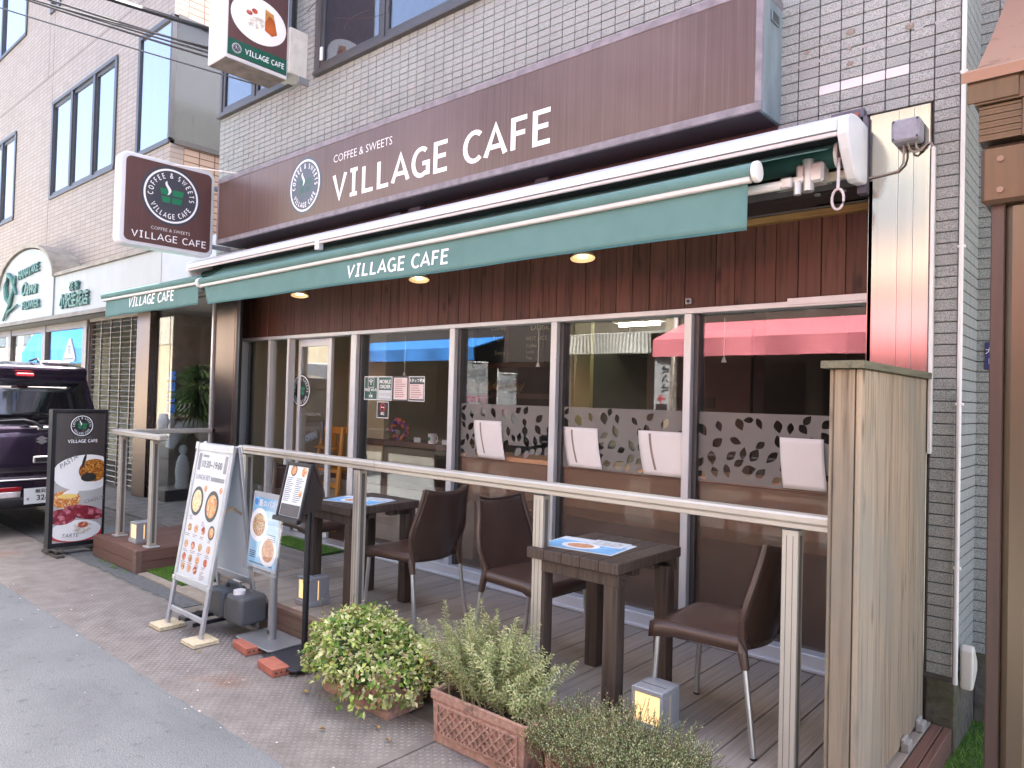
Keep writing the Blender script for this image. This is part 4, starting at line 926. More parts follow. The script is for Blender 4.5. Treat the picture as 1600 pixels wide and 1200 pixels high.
def make_chair(lab):
    t = thing('plastic_chair', lab, 'chair', (0, 0, 0), 'brown plastic terrace chairs')
    def seat(u, v):
        x = -.20 + .42 * u; hw = .205 + .02 * u; y = (v - .5) * 2 * hw; e = max(abs(v - .5) * 2, 0)
        z = .450 - .022 * (1 - e ** 2.2) * math.sin(PI * min(1, u * 1.05)) + .004 * (1 - u) - .012 * max(0, u - .88) / .12
        return (x, y, z)
    def hwid(v): return .150 + .085 * math.sin(PI * min(1, v * 1.35 + .12) * .62) - .050 * max(0, v - .35) / .65 + .006 * max(0, v - .9) / .1
    m = MB().grid(seat, 14, 14)
    sk = []
    for i in range(15): sk.append(seat(i / 14, 0))
    for i in range(1, 15): sk.append(seat(1, i / 14))
    for i in range(13, -1, -1): sk.append(seat(i / 14, 1))
    for i in range(13, 0, -1): sk.append(seat(0, i / 14))
    n = len(sk); dn = [(x * 1.012, y * 1.02, z - .055 - .012 * (x > .1)) for x, y, z in sk]
    m.add(sk + dn, [(i, (i + 1) % n, n + (i + 1) % n, n + i)[::-1] for i in range(n)])
    o = m.build('seat', CHAIRP, t, True, local=True, angle=.9); s_ = o.modifiers.new('s', 'SOLIDIFY'); s_.thickness = .004
    def back(u, v):
        hw = hwid(v); q = (u - .5) * 2; ztop = .845 - .026 * (1 - q * q) - .004 * q
        return (-.185 - .105 * v - .045 * (1 - q * q) * (1 - .3 * v) + .01, q * hw, .40 + (ztop - .40) * v)
    o = MB().grid(back, 16, 16).build('backrest', CHAIRD, t, True, local=True, angle=3); s_ = o.modifiers.new('s', 'SOLIDIFY'); s_.thickness = .008
    sideL = [Vector(back(0, v / 16)) for v in range(17)]; sideR = [Vector(back(1, v / 16)) for v in range(17)]; top = [Vector(back(u / 16, 1)) for u in range(17)]
    bot = [Vector(back(u / 16, 0)) for u in range(17)]
    MB().tube(sideL, .013, 8).tube(sideR, .013, 8).tube(top, .006, 8).tube(bot, .008, 8).build('back_rim', CHAIRP, t, True, local=True)
    for s in (-1, 1):
        p = back(0 if s < 0 else 1, .28); b0 = back(0 if s < 0 else 1, 0.0)
        MB().tube([p, ((p[0] + b0[0]) / 2 - .006, s * .2, (p[2] + b0[2]) / 2), (-.200, s * .203, .40), (-.214, s * .206, .335)], [.014, .019, .021, .017], 10).build('leg_sleeve', CHAIRP, t, True, local=True)
        m = MB().cyl((-.213, s * .206, .345), (-.262, s * .222, .004), .0125, n=12).mat(1).cyl((-.2617, s * .222, .008), (-.263, s * .222, 0), .014, n=10)
        m.build('leg', [CHROME, BLACKM], t, True, local=True)
        m = MB().cyl((.192, s * .196, .40), (.214, s * .208, .004), .0125, n=12).mat(1).cyl((.214, s * .208, .008), (.2145, s * .208, 0), .014, n=10)
        m.build('leg', [CHROME, BLACKM], t, True, local=True)
    return t
C1 = make_chair('brown plastic chair seen from behind, right of the leftmost table'); C1.location = (-3.50, 3.09, .2); C1.rotation_euler = (0, 0, PI + .04)
dup(C1, (-2.52, 3.12, .2), -.03, 'brown plastic chair left of the near table, behind the rosemary')
dup(C1, (-1.41, 3.05, .2), PI - .02, 'brown plastic chair nearest the timber screen, facing the scuffed table')
dup(C1, (-4.79, 3.22, .2), .02, 'brown plastic chair mostly hidden behind the black menu stand')

# ------------------------------------------------------------------ A-frame menu board
ab = thing('menu_board', 'white A-frame menu board with opening hours 10:30~19:00 and food photos', 'menu board', (-4.7, 2.37, 0))
XA, XB = -4.955, -4.445
def leaf_board(y_top, y_bot, front, par):
    zt, zb = 1.235, .02; dy, dz = y_bot - y_top, zb - zt; ln = math.hypot(dy, dz)
    nrm = (0, -1) if front else (0, 1)
    f = frame((XA, y_bot, zb), (1, 0, 0), (0, -dy, -dz)) if front else frame((XB, y_bot, zb), (-1, 0, 0), (0, -dy, -dz))
    W = XB - XA
    m = MB().slab(f, 0, .034, 0, ln, -.012, .010).slab(f, W - .034, W, 0, ln, -.012, .010).slab(f, .034, W - .034, ln - .05, ln, -.012, .011).slab(f, .034, W - .034, .30, .345, -.012, .011).slab(f, .034, W - .034, .10, .135, -.01, .006)
    o = m.build('frame', plain('silver_frame', L(186, 189, 194), .34, .6, var=.04), par); bevelmod(o, .004, 2)
    MB().slab(f, .030, W - .030, .34, ln - .04, -.006, .002).build('panel', plain('board_white', L(208, 216, 222), .35, var=.03), par)
    m = MB().slab(f, -.004, .03, .30, .33, .008, .016).slab(f, W - .03, W + .004, .30, .33, .008, .016).slab(f, W - .036, W + .004, ln - .045, ln + .006, .004, .016).slab(f, -.004, .036, ln - .045, ln + .006, .004, .016)
    o = m.build('corner_piece', CHROME, par); bevelmod(o, .004, 2)
    return f, ln, W
f, ln, W = leaf_board(2.372, 2.19, True, ab)
leaf_board(2.405, 2.575, False, ab)
pr = MB().rect(f, .045, W - .045, .36, ln - .06, .0035).build('menu_sheet', PAPER, ab)
text('10:30~19:00', f, .25, 1.068, .068, BLACKP, pr, off=0, d=.005, sx=.84)
text('営業時間', f, .155, 1.137, .02, BLACKP, pr, d=.005)
text('LUNCH SET', f, .16, .985, .048, GREYP, pr, d=.005, sx=.8)
m = MB().mat(0).rect(f, .055, .095, 1.045, 1.16, .0042).rect(f, W - .095, W - .055, 1.045, 1.16, .0042).rect(f, .27, .45, .985, 1.012, .0042)
m.mat(1).disc(f, .135, .84, .082, .098, .0046).disc(f, .345, .825, .088, .102, .0046).mat(2).disc(f, .135, .84, .062, .075, .0054).mat(3).disc(f, .345, .825, .066, .076, .0054)
m.mat(4).disc(f, .225, .93, .02, .022, .0046).disc(f, .43, .935, .02, .022, .0046)
for r, (y, xs_) in enumerate(((.66, (.10, .19, .29, .40)), (.55, (.09, .185, .285, .40)), (.465, (.09, .18, .28, .39)), (.40, (.095, .185, .27)))):
    for i, x in enumerate(xs_):
        if r == 0 and i == 3: m.mat(1).disc(f, x, y, .042, .046, .0046).mat(3).disc(f, x, y, .032, .034, .0054)
        else: m.mat((5, 4, 6)[(i + r) % 3]).disc(f, x, y, .026, .026, .0046)
m.mat(7)
rr = random.Random(4)
for (x, y, n) in ((.10, .735, 3), (.28, .71, 3), (.08, .615, 2), (.19, .615, 2), (.29, .615, 2), (.40, .605, 2), (.09, .512, 2), (.19, .512, 2), (.29, .508, 2), (.40, .51, 2), (.09, .43, 2), (.18, .43, 2), (.28, .43, 2), (.38, .43, 2), (.37, .40, 5)):
    for k in range(n): m.rect(f, x - .03, x - .03 + rr.uniform(.03, .07), y - k * .011, y - k * .011 + .0042, .0042)
m.build('menu_print', [plain('print_midgrey', L(140, 142, 146), .5), plain('iron_pan', L(70, 74, 76), .5), SOUP, ORG, CURRY, SALAD, STRW, plain('fine_print', L(150, 120, 122), .5, var=.3, scale=300)], pr)
m = MB().slab(frame((XB - .02, 2.30, .80), (0, 1, .55), (0, -.55, 1)), 0, .08, -.008, .008, -.003, .003).slab(frame((XB - .02, 2.37, .845), (0, 1, -.75), (0, .75, 1)), 0, .09, -.008, .008, -.003, .003)
m.build('hinge_stay', plain('brass_stay', L(160, 140, 112), .4, .6), ab)
m = MB().box(-4.75, -4.66, 2.18, 2.56, .10, .125, .003).box(-4.80, -4.785, 2.2, 2.54, .075, .10, .003).box(-4.6, -4.585, 2.2, 2.54, .075, .10, .003); m.build('weight_strap', BLACKM, ab)
for i, x in enumerate((XA + .017, XB - .017)):
    t = thing('foot_pad', ('square chipboard pad under the left front foot of the A-frame board', 'square chipboard pad under the right front foot of the A-frame board')[i], 'pad', (x, 2.19, .008), 'chipboard pads')
    MB().box(x - .085, x + .085, 2.105, 2.275, .009, .022, .003).box(x - .084, x + .084, 2.107, 2.273, .0225, .034, .003).build('board', plain('chipboard', L(206, 192, 160), .9, var=.22, scale=60, bump=.4, bscale=120), t)
wt = thing('water_tank', 'dark grey plastic water tank with white cap weighing down the A-frame board', 'water tank', (-4.53, 2.46, .1))
m = MB().box(-4.745, -4.55, 2.365, 2.555, .10, .285).box(-4.50, -4.30, 2.365, 2.555, .10, .285).box(-4.55, -4.50, 2.375, 2.545, .10, .25)
o = m.build('tank_body', plain('tank_plastic', L(84, 88, 92), .42, var=.08), wt, True); bevelmod(o, .03, 3)
MB().cyl((-4.42, 2.42, .283), (-4.42, 2.42, .31), .038, n=20).build('cap', WHITE, wt, True)
MB().tube([(-4.66, 2.46, .28), (-4.64, 2.46, .318), (-4.50, 2.46, .318), (-4.46, 2.46, .285)], .014, 8).build('handle', MATS['tank_plastic'], wt, True)

# ------------------------------------------------------------------ two menu stands
s1 = thing('poster_stand', 'silver pole stand holding a light blue summer pasta poster in clear acrylic', 'poster stand', (-4.12, 2.47, 0))
o = MB().prism(rrect(-4.33, -3.915, 2.345, 2.60, .03), .042, .054, 'z').build('base_plate', STEELG, s1); bevelmod(o, .003, 1)
MB().cyl((-4.115, 2.48, .05), (-4.115, 2.48, .92), .027, n=18).build('pole', STEELG, s1, True)
MB().cyl((-4.115, 2.4525, .10), (-4.115, 2.4515, .10), .014, n=12).build('pole_slot', DKGREY, s1)
fp = frame((-4.345, 2.40, .475), (1, 0, 0), (0, .09, 1))
MB().slab(fp, 0, .40, 0, .53, .001, .005).slab(fp, 0, .40, 0, .012, .005, .012).slab(fp, 0, .012, .012, .53, .005, .012).slab(fp, .388, .40, .012, .53, .005, .012).build('acrylic_sleeve', ACRYL, s1)
po = MB().slab(fp, .03, .37, .02, .49, -.006, 0).build('poster', plain('poster_grey', L(188, 190, 192), .5, var=.03), s1)
t_ = NT('poster_sky'); t_.base(t_.ramp(t_.noise(3.5, 3), [(.35, L(96, 184, 232)), (.65, L(190, 224, 240))])); PSKY = t_.set(.5)
m = MB().mat(0).rect(fp, .045, .355, .035, .455, .0008).mat(1).disc(fp, .13, .285, .105, .105, .0014).disc(fp, .265, .14, .098, .098, .0014).mat(2).disc(fp, .13, .285, .072, .072, .002).mat(3).disc(fp, .265, .14, .07, .07, .002).mat(4)
for k in range(4): m.rect(fp, .245, .335, .235 - k * .012, .240 - k * .012, .0014).rect(fp, .055, .13, .115 - k * .012, .12 - k * .012, .0014)
m.rect(fp, .06, .33, .045, .052, .0014).mat(5).disc(fp, .075, .425, .021, .021, .0014)
m.build('poster_print', [PSKY, WHITE, SALAD, CURRY, plain('print_slate', L(70, 80, 96), .5), plain('print_blue', L(36, 120, 190), .5)], po)
text('夏のパスタ', fp, .225, .405, .048, WHITE, po, off=.0006, d=.002)
s2 = thing('menu_stand', 'black music-stand style menu holder with a white menu page', 'menu stand', (-3.75, 2.45, 0))
o = MB().prism(rrect(-3.90, -3.555, 2.285, 2.575, .03), .036, .048, 'z').build('base_plate', plain('black_plate', L(58, 61, 68), .45, .3, var=.12), s2); bevelmod(o, .003, 1)
MB().cyl((-3.785, 2.50, .045), (-3.785, 2.50, 1.0), .019, n=16).cyl((-3.785, 2.5, .46), (-3.785, 2.5, .47), .0205, n=16).build('pole', BLACKM, s2, True)
fm = frame((-3.985, 2.40, .83), (1, 0, 0), (0, .22, 1))
o = MB().slab(fm, 0, .262, 0, .352, -.012, 0).slab(fm, 0, .02, 0, .352, 0, .008).slab(fm, .242, .262, 0, .352, 0, .008).slab(fm, .02, .242, .334, .352, 0, .008).slab(fm, -.004, .266, -.006, .022, 0, .024).build('holder_frame', BLACKM, s2); bevelmod(o, .003, 1)
MB().prism([(2.478, 1.175), (2.57, .98), (2.55, .90), (2.42, .87)], -3.745, -3.738, 'x').prism([(2.478, 1.175), (2.57, .98), (2.55, .90), (2.42, .87)], -3.975, -3.968, 'x').slab(frame((-3.975, 2.555, .90), (1, 0, 0), (0, -.28, 1)), 0, .235, 0, .27, -.006, 0).build('back_box', plain('stand_brown_black', L(46, 38, 36), .5), s2)
pg = MB().rect(fm, .024, .238, .028, .33, .0014).build('menu_page', PAPER, s2)
m = MB().mat(0).rect(fm, .03, .232, .03, .10, .002).mat(1).disc(fm, .09, .302, .032, .034, .002).mat(2).disc(fm, .09, .302, .024, .026, .0026).disc(fm, .20, .30, .026, .028, .0026).disc(fm, .205, .17, .016, .02, .0026).mat(3)
rr = random.Random(9)
for k in range(13):
    m.rect(fm, .036, .036 + rr.uniform(.05, .08), .255 - k * .0115, .2585 - k * .0115, .002).rect(fm, .135, .135 + rr.uniform(.04, .085), .255 - k * .0115, .2585 - k * .0115, .002)
m.build('menu_print', [plain('drink_panel', L(78, 78, 82), .5, var=.4, scale=120), MATS['iron_pan'], ORG, MATS['print_slate']], pg)
for i, (x, y, lab) in enumerate(((-4.15, 2.335, 'terracotta brick under the edge of the silver stand base'), (-3.74, 2.27, 'terracotta brick under the edge of the black stand base'))):
    o = thing('brick', lab, 'brick', (x, y, 0), 'loose bricks under the stand bases', -.12)
    MB().box(-.105, .105, -.05, .05, 0, .045, .003).build('brick_body', BRICKM, o, local=True); o.location.z = .009 - .012 * 0
    m = MB()
    for k in range(3): m.cyl((.1052, -.03 + k * .03, .022), (.1056, -.03 + k * .03, .022), .006, n=8)
    m.build('core_hole', BLACKP, o, local=True); o.location.z = -.006 if False else .0085
for o in (s1, s2): pass

# ------------------------------------------------------------------ black advertising board by the car
bb = thing('advertising_board', 'tall black free-standing signboard with pasta, choux and tarte photos', 'signboard', (-7.75, 2.55, 0))
def bx_(u): return -7.745 + .022 * math.sin(PI * u)
Y0, Y1, Z0, Z1 = 2.30, 2.775, .085, 1.375
def fbb(a, b, d=0.0):
    u = (a - Y0) / (Y1 - Y0); return Vector((bx_(max(0, min(1, u))) + d, a, b))
WOODK = plain('charcoal_wood_print', L(66, 60, 58), .35, var=.25, scale=1.5, stretch=(1, 10, 1))
MB().grid(lambda u, v: fbb(Y0 + .03 + (Y1 - Y0 - .045) * u, Z0 + .03 + (Z1 - Z0 - .06) * v, 0), 12, 1).build('face_panel', WOODK, bb, True)
MB().box(-7.83, -7.75, Y0 + .03, Y1 - .015, Z0, Z1).build('core', BLACKM, bb)
o = MB().box(-7.84, -7.735, Y0 - .005, Y0 + .03, Z0 - .01, Z1 + .005).box(-7.84, -7.735, Y1 - .016, Y1 + .004, Z0 - .01, Z1 + .005).prism([(-7.84, Y0), (-7.735, Y0 + .002)] + [(bx_(k / 8) + .005, Y0 + (Y1 - Y0) * k / 8) for k in range(1, 8)] + [(-7.735, Y1), (-7.84, Y1)], Z1 - .02, Z1 + .006, 'z').prism([(-7.84, Y0), (-7.735, Y0 + .002)] + [(bx_(k / 8) + .005, Y0 + (Y1 - Y0) * k / 8) for k in range(1, 8)] + [(-7.735, Y1), (-7.84, Y1)], Z0 - .01, Z0 + .03, 'z').build('frame', BLACKM, bb)
def pgrid(mb, cy, cz, ry, rz, d, n=36, clip=True, rot=0.0, nr=7):
    pts = [(cy, cz)]
    for q in range(1, nr + 1):
        for k in range(n):
            x, y = ry * q / nr * math.cos(2 * PI * k / n), rz * q / nr * math.sin(2 * PI * k / n); a, b = cy + x * math.cos(rot) - y * math.sin(rot), cz + x * math.sin(rot) + y * math.cos(rot)
            pts.append((min(max(a, Y0 + .031), Y1 - .017), min(max(b, Z0 + .031), Z1 - .031)))
    fs = [(0, 1 + k, 1 + (k + 1) % n) for k in range(n)] + [(1 + q * n + k, 1 + (q + 1) * n + k, 1 + (q + 1) * n + (k + 1) % n, 1 + q * n + (k + 1) % n) for q in range(nr - 1) for k in range(n)]
    return mb.add([fbb(a, b, d) for a, b in pts], fs)
m = MB()
m.mat(0).add([fbb(Y0 + .031 + (Y1 - Y0 - .048) * u, z, .0008) for z in (.116, .70) for u in [q / 12 for q in range(13)]], [(i, i + 1, 14 + i, 13 + i) for i in range(12)])
pgrid(m.mat(1), 2.60, .77, .29, .175, .002); pgrid(m.mat(2), 2.665, .79, .135, .11, .003); pgrid(m.mat(6), 2.62, .725, .07, .042, .0042); pgrid(m.mat(6), 2.575, .89, .013, .062, .0042, rot=-.25)
pgrid(m.mat(3), 2.43, .525, .125, .085, .003); pgrid(m.mat(1), 2.47, .585, .07, .032, .004, rot=.2); pgrid(m.mat(7), 2.44, .555, .085, .022, .0048)
pgrid(m.mat(5), 2.54, .185, .25, .075, .0022); pgrid(m.mat(1), 2.53, .22, .22, .10, .0024); pgrid(m.mat(4), 2.40, .36, .12, .075, .003); pgrid(m.mat(4), 2.60, .39, .19, .065, .0036, rot=-.25); pgrid(m.mat(8), 2.58, .245, .085, .06, .0044); pgrid(m.mat(9), 2.585, .27, .045, .03, .005)
m.build('food_pictures', [plain('pale_print_ground', L(176, 176, 172), .4, var=.12, scale=3), PLT, PASTA, CHOU, TARTE, plain('plate_red', L(176, 60, 66), .4), plain('mussel_print', L(44, 44, 40), .4, var=.4, scale=50), plain('custard_print', L(238, 206, 116), .4), CRM, STRW], bb)
FB = frame((-7.717, 0, 0), (0, 1, 0), (0, 0, 1))
logo(fbb, 2.545, 1.225, .098, bb, WHITE, GREEN, BLACKP, d=.003)
cafe_text(None, 2.43, 2.69, 1.062, .032, WHITE, bb, stroke=.16, d=.003, fn=lambda a, b, d=0: fbb(a, b, d))
text('COFFEE & SWEETS', FB, 2.56, 1.106, .018, GREYP, bb, d=.004)
ITAL = BLACKP
text('PASTA', frame((-7.714, 2.385, .80), (0, .82, .57), (0, -.57, .82)), .09, .02, .062, GREYP, bb, d=.0, shear=.25)
text('CHOUX', frame((-7.714, 2.60, .475), (0, .97, .22), (0, -.22, .97)), .075, 0, .05, GREYP, bb, shear=.25)
text('TARTE', frame((-7.714, 2.37, .165), (0, 1, -.02), (0, .02, 1)), .10, 0, .05, GREYP, bb, shear=.25)
m = MB().box(-7.98, -7.56, 2.315, 2.385, .004, .032, .003).box(-7.98, -7.56, 2.69, 2.76, .004, .032, .003).box(-7.84, -7.72, 2.29, 2.79, .048, .072, .003)
for x in (-7.66, -7.90): m.cyl((x, 2.35, .03), (x, 2.35, .085), .012, n=10).cyl((x, 2.725, .03), (x, 2.725, .085), .012, n=10)
m.box(-7.95, -7.60, 2.32, 2.39, .055, .068, .002); m.build('base', plain('worn_dark_base', L(88, 84, 80), .6, .3, var=.3, scale=20), bb)

# ------------------------------------------------------------------ planters and plants
def planter(lab, x, y, w, d, h, rz=0.0, dirt=1):
    t = thing('planter', lab, 'planter', (x, y, 0.006), 'terracotta window-box planters', rz)
    m = MB()
    hw, hd = w / 2, d / 2; k = .94
    def ring(a, b, z): return [(-a, -b, z), (a, -b, z), (a, b, z), (-a, b, z)]
    rings = [ring(hw * k, hd * k, 0), ring(hw * k, hd * k, .028), ring(hw * .93, hd * .93, .032), ring(hw * .965, hd * .965, h - .045), ring(hw, hd, h - .04), ring(hw, hd, h), ring(hw - .018, hd - .018, h), ring(hw - .022, hd - .022, h - .035)]
    vs_ = [p for r in rings for p in r]; fs = [(0, 3, 2, 1)]
    for i in range(len(rings) - 1):
        for j in range(4): fs.append((i * 4 + j, i * 4 + (j + 1) % 4, (i + 1) * 4 + (j + 1) % 4, (i + 1) * 4 + j))
    m.add(vs_, fs); o = m.build('pot', TERRA, t, local=True); bevelmod(o, .004, 2)
    f = frame((-hw * .945, -hd * .945 - .001, .034), (1, 0, 0), (0, -.012, 1)); Wd = hw * .945 * 2; H = h - .085
    q = MB().slab(f, .03, Wd - .03, .012, .020, -.002, .010).slab(f, .03, Wd - .03, H - .008, H, -.002, .010).slab(f, .03, .038, .02, H - .008, -.002, .010).slab(f, Wd - .038, Wd - .03, .02, H - .008, -.002, .010)
    st = .045; a0, a1, b0, b1 = .038, Wd - .038, .02, H - .008
    i = 0; x_ = a0 - (b1 - b0)
    while x_ < a1 + (b1 - b0):
        for sg in (1, -1):
            pts = []
            for s in range(25):
                b = b0 + (b1 - b0) * s / 24; a = x_ + (b - b0) if sg > 0 else x_ + (b1 - b0) - (b - b0)
                if a0 < a < a1: pts.append((a, b))
            if len(pts) > 1:
                A, B = ribbon([pts[0], pts[-1]], .009)
                q.add([f(p.x, p.y, dd) for dd in (-.001, .0085 + .0006 * sg) for p in (A[0], A[1], B[1], B[0])], [(4, 5, 6, 7), (0, 1, 5, 4), (1, 2, 6, 5), (2, 3, 7, 6), (3, 0, 4, 7)])
        x_ += st
    q.build('lattice_relief', TERRA, t, local=True)
    MB().box(-hw + .024, hw - .024, -hd + .024, hd - .024, h - .06, h - .035).build('soil', SOIL, t, local=True)
    return t
planter('mossy terracotta planter overgrown by the variegated trailing shrub', -3.045, 2.435, .57, .25, .21)
planter('terracotta planter with lattice relief holding the rosemary', -2.20, 2.465, .58, .27, .235)
planter('terracotta planter almost hidden beneath the thyme', -1.55, 2.46, .56, .25, .21)
def leafquad(m, p, d, n_, ln, wd, fold=.25):
    d = d.normalized(); s = d.cross(n_); s = s.normalized() if s.length > 1e-5 else Vector((1, 0, 0)); u = s.cross(d)
    a = p; b = p + d * ln * .5 + s * wd / 2 + u * wd * fold; c = p + d * ln - u * ln * .12; e = p + d * ln * .5 - s * wd / 2 + u * wd * fold; mid = p + d * ln * .52
    m.add([a, b, c, e, mid], [(0, 1, 4), (1, 2, 4), (2, 3, 4), (3, 0, 4)])
def ivy():
    r = random.Random(77); t = thing('trailing_shrub', 'bushy variegated green and cream trailing shrub, leftmost of the three planters', 'plant', (-3.05, 2.45, .2))
    m = MB(); st = MB(); n = 0
    while n < 5000:
        th = r.uniform(0, 2 * PI); ph = r.uniform(-.55, 1.45); rad = r.uniform(.72, 1.0) ** .6
        dx, dy, dz = math.cos(th) * math.cos(ph), math.sin(th) * math.cos(ph), math.sin(ph)
        lump = 1 + .34 * mnoise.noise(Vector((dx * 2.1, dy * 2.1, dz * 2.1 + 4)))
        x, y, z = -3.06 + dx * (.46 if dx < 0 else .44) * rad * lump, 2.45 + dy * (.30 if dy < 0 else .22) * rad * lump, .21 + dz * (.215 if dz > 0 else .26) * rad * lump + (.015 if dx < 0 else 0)
        if z < .06 or (z < .16 and y > 2.5): continue
        if z < .13 and r.random() < (.85 if x < -3.0 else .5): continue
        out = Vector((dx, dy, dz)); d = (out * .5 + Vector((r.gauss(0, .6), r.gauss(0, .6), r.gauss(-.15, .5)))); nn = (out + Vector((r.gauss(0, .5), r.gauss(0, .5), .6 + r.gauss(0, .4)))).normalized()
        ln = r.uniform(.021, .040); leafquad(m, Vector((x, y, z)), d, nn, ln, ln * r.uniform(.52, .7)); n += 1
    for k in range(70):
        th = r.uniform(0, 6.28); a = Vector((-3.05 + r.uniform(-.2, .2), 2.45 + r.uniform(-.08, .08), .18)); b = a + Vector((math.cos(th) * r.uniform(.1, .36), math.sin(th) * .2, r.uniform(.05, .24)))
        st.tube([a, (a + b) / 2 + Vector((0, 0, .05)), b], .0022, 4)
    for k in range(16):
        p = Vector((-3.06 + r.uniform(-.3, .3), 2.4 + r.uniform(-.1, .12), .37 + r.uniform(0, .05))); q = p + Vector((r.gauss(0, .03), r.gauss(0, .02), r.uniform(.03, .08))); st.tube([p, q], .0016, 4)
        for i in range(4): leafquad(m, p.lerp(q, .4 + i * .2), Vector((r.gauss(0, 1), r.gauss(0, 1), .4)), Vector((0, 0, 1)), .02, .012)
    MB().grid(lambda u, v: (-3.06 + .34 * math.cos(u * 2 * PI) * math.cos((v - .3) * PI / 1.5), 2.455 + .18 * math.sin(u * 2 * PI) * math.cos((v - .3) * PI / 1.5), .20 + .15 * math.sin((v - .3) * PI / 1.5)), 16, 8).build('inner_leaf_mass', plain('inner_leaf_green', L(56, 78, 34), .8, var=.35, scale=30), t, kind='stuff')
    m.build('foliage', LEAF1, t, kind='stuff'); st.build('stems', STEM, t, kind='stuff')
ivy()
def rosemary():
    r = random.Random(5); t = thing('rosemary_bush', 'pale green upright rosemary bush in the lattice planter', 'plant', (-2.2, 2.47, .2))
    m = MB(); st = MB()
    for k in range(250):
        ang = r.uniform(0, 2 * PI); lean = abs(r.gauss(0, .50)); side = r.random() < .80
        base = Vector((-2.26 + r.gauss(0, .09), 2.47 + r.gauss(0, .04), .19)) if side else Vector((-2.0 + r.gauss(0, .05), 2.47 + r.gauss(0, .04), .19))
        L_ = r.uniform(.14, .43) if side else r.uniform(.10, .28)
        if r.random() < .07: L_ *= 1.2
        d = Vector((math.cos(ang) * lean * 1.15, math.sin(ang) * lean * .6, 1)).normalized(); bend = Vector((math.cos(ang) * .14, math.sin(ang) * .08, -.02 if lean < .5 else -.08))
        pts = [base + d * L_ * s + bend * (s * s) * L_ for s in [i / 6 for i in range(7)]]
        st.tube(pts, [.004 - .0026 * i / 6 for i in range(7)], 4, False)
        nn = int(L_ * 230)
        for i in range(nn):
            s = .22 + .78 * i / nn; j = min(int(s * 6), 5); p = pts[j].lerp(pts[j + 1], s * 6 - j); ax = (pts[j + 1] - pts[j]).normalized()
            th = i * 2.4 + r.uniform(-.4, .4); u = ax.cross(Vector((.3, .2, 1))).normalized(); v = ax.cross(u)
            out = (u * math.cos(th) + v * math.sin(th)) * (1.0 - .55 * (s > .93)) + ax * .42; ln = r.uniform(.020, .036) * (1 - .35 * (s > .9))
            q = p + out.normalized() * ln; wd = out.cross(ax).normalized() * .0036; md = p.lerp(q, .5) + Vector((0, 0, .0015))
            m.add([p, md + wd, q + Vector((0, 0, -.004)), md - wd], [(0, 1, 2), (0, 2, 3)])
    m.build('needles', LEAF2, t, kind='stuff'); st.build('stems', plain('rosemary_stem', L(140, 132, 98), .9, var=.2), t, kind='stuff')
rosemary()
def thyme():
    r = random.Random(15); t = thing('thyme_bush', 'low dusty green thyme mound at the bottom edge, nearest planter', 'plant', (-1.55, 2.45, .2))
    m = MB(); st = MB()
    for k in range(1500):
        bx0, by0 = -1.55 + r.uniform(-.27, .27), 2.45 + r.uniform(-.12, .12); dx, dy = (bx0 + 1.55) / .27, (by0 - 2.45) / .12
        hgt = r.uniform(.06, .17) * (1.15 - .3 * abs(dx)); b = Vector((bx0 + dx * .04, by0 + dy * .05, .19 - (.06 if r.random() < .25 else 0)))
        e = b + Vector((dx * r.uniform(0, .09) + r.gauss(0, .02), dy * r.uniform(0, .07) + r.gauss(0, .02), hgt))
        mid = (b + e) / 2 + Vector((r.gauss(0, .01), r.gauss(0, .01), .01)); pts = [b, mid, e]; st.tube(pts, .0011, 3, False)
        nn = int(9 + hgt * 90)
        for i in range(nn):
            s = .15 + .85 * i / nn; p = b.lerp(mid, s * 2) if s < .5 else mid.lerp(e, s * 2 - 1); d = Vector((r.gauss(0, 1), r.gauss(0, 1), r.uniform(-.1, .9))).normalized(); ln = r.uniform(.006, .011)
            s2_ = d.cross(Vector((r.gauss(0, 1), r.gauss(0, 1), 1))).normalized() * ln * .33; m.add([p, p + d * ln * .5 + s2_, p + d * ln, p + d * ln * .5 - s2_], [(0, 1, 2, 3)])
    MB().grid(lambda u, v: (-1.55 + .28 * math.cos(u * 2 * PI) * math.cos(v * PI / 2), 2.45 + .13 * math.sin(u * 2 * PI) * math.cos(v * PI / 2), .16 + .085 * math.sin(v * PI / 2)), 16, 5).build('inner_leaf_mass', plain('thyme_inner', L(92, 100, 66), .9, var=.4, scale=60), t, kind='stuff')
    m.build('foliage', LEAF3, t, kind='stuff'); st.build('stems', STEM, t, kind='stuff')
thyme()
def fallen():
    r = random.Random(31); m = MB()
    for (x, y) in ((-2.62, 2.18), (-3.35, 2.2), (-2.9, 2.05), (-2.75, 2.22), (-3.3, 2.35), (-5.1, 2.45), (-4.3, 2.1)): leafquad(m, Vector((x, y, .014)), Vector((r.gauss(0, 1), r.gauss(0, 1), .15)), Vector((r.gauss(0, .3), r.gauss(0, .3), 1)), r.uniform(.03, .055), .024, .4)
    tag(m.build('fallen_leaves', plain('dry_leaf', L(168, 140, 74), .8, var=.3, scale=30)), 'few dry yellow leaves lying by the planters', 'leaves', kind='stuff')
fallen()
def weeds():
    r = random.Random(8); m = MB()
    for (cx, cy_, sp, n) in ((-8.15, 2.42, .1, 60), (-7.2, 2.58, .06, 40), (-6.9, 2.57, .05, 40), (-6.65, 2.57, .04, 20), (-3.2, 2.26, .08, 20), (-9.2, 3.6, .2, 60), (-6.95, 3.95, .2, 70)):
        for i in range(n):
            p = Vector((cx + r.gauss(0, sp), cy_ + r.gauss(0, .015), .003)); leafquad(m, p, Vector((r.gauss(0, 1), r.gauss(0, 1), r.uniform(.1, 1))), Vector((0, 0, 1)), r.uniform(.015, .04), .006)
    tag(m.build('weeds', GRASS), 'small green weeds growing in the pavement joints', 'weeds', kind='stuff')
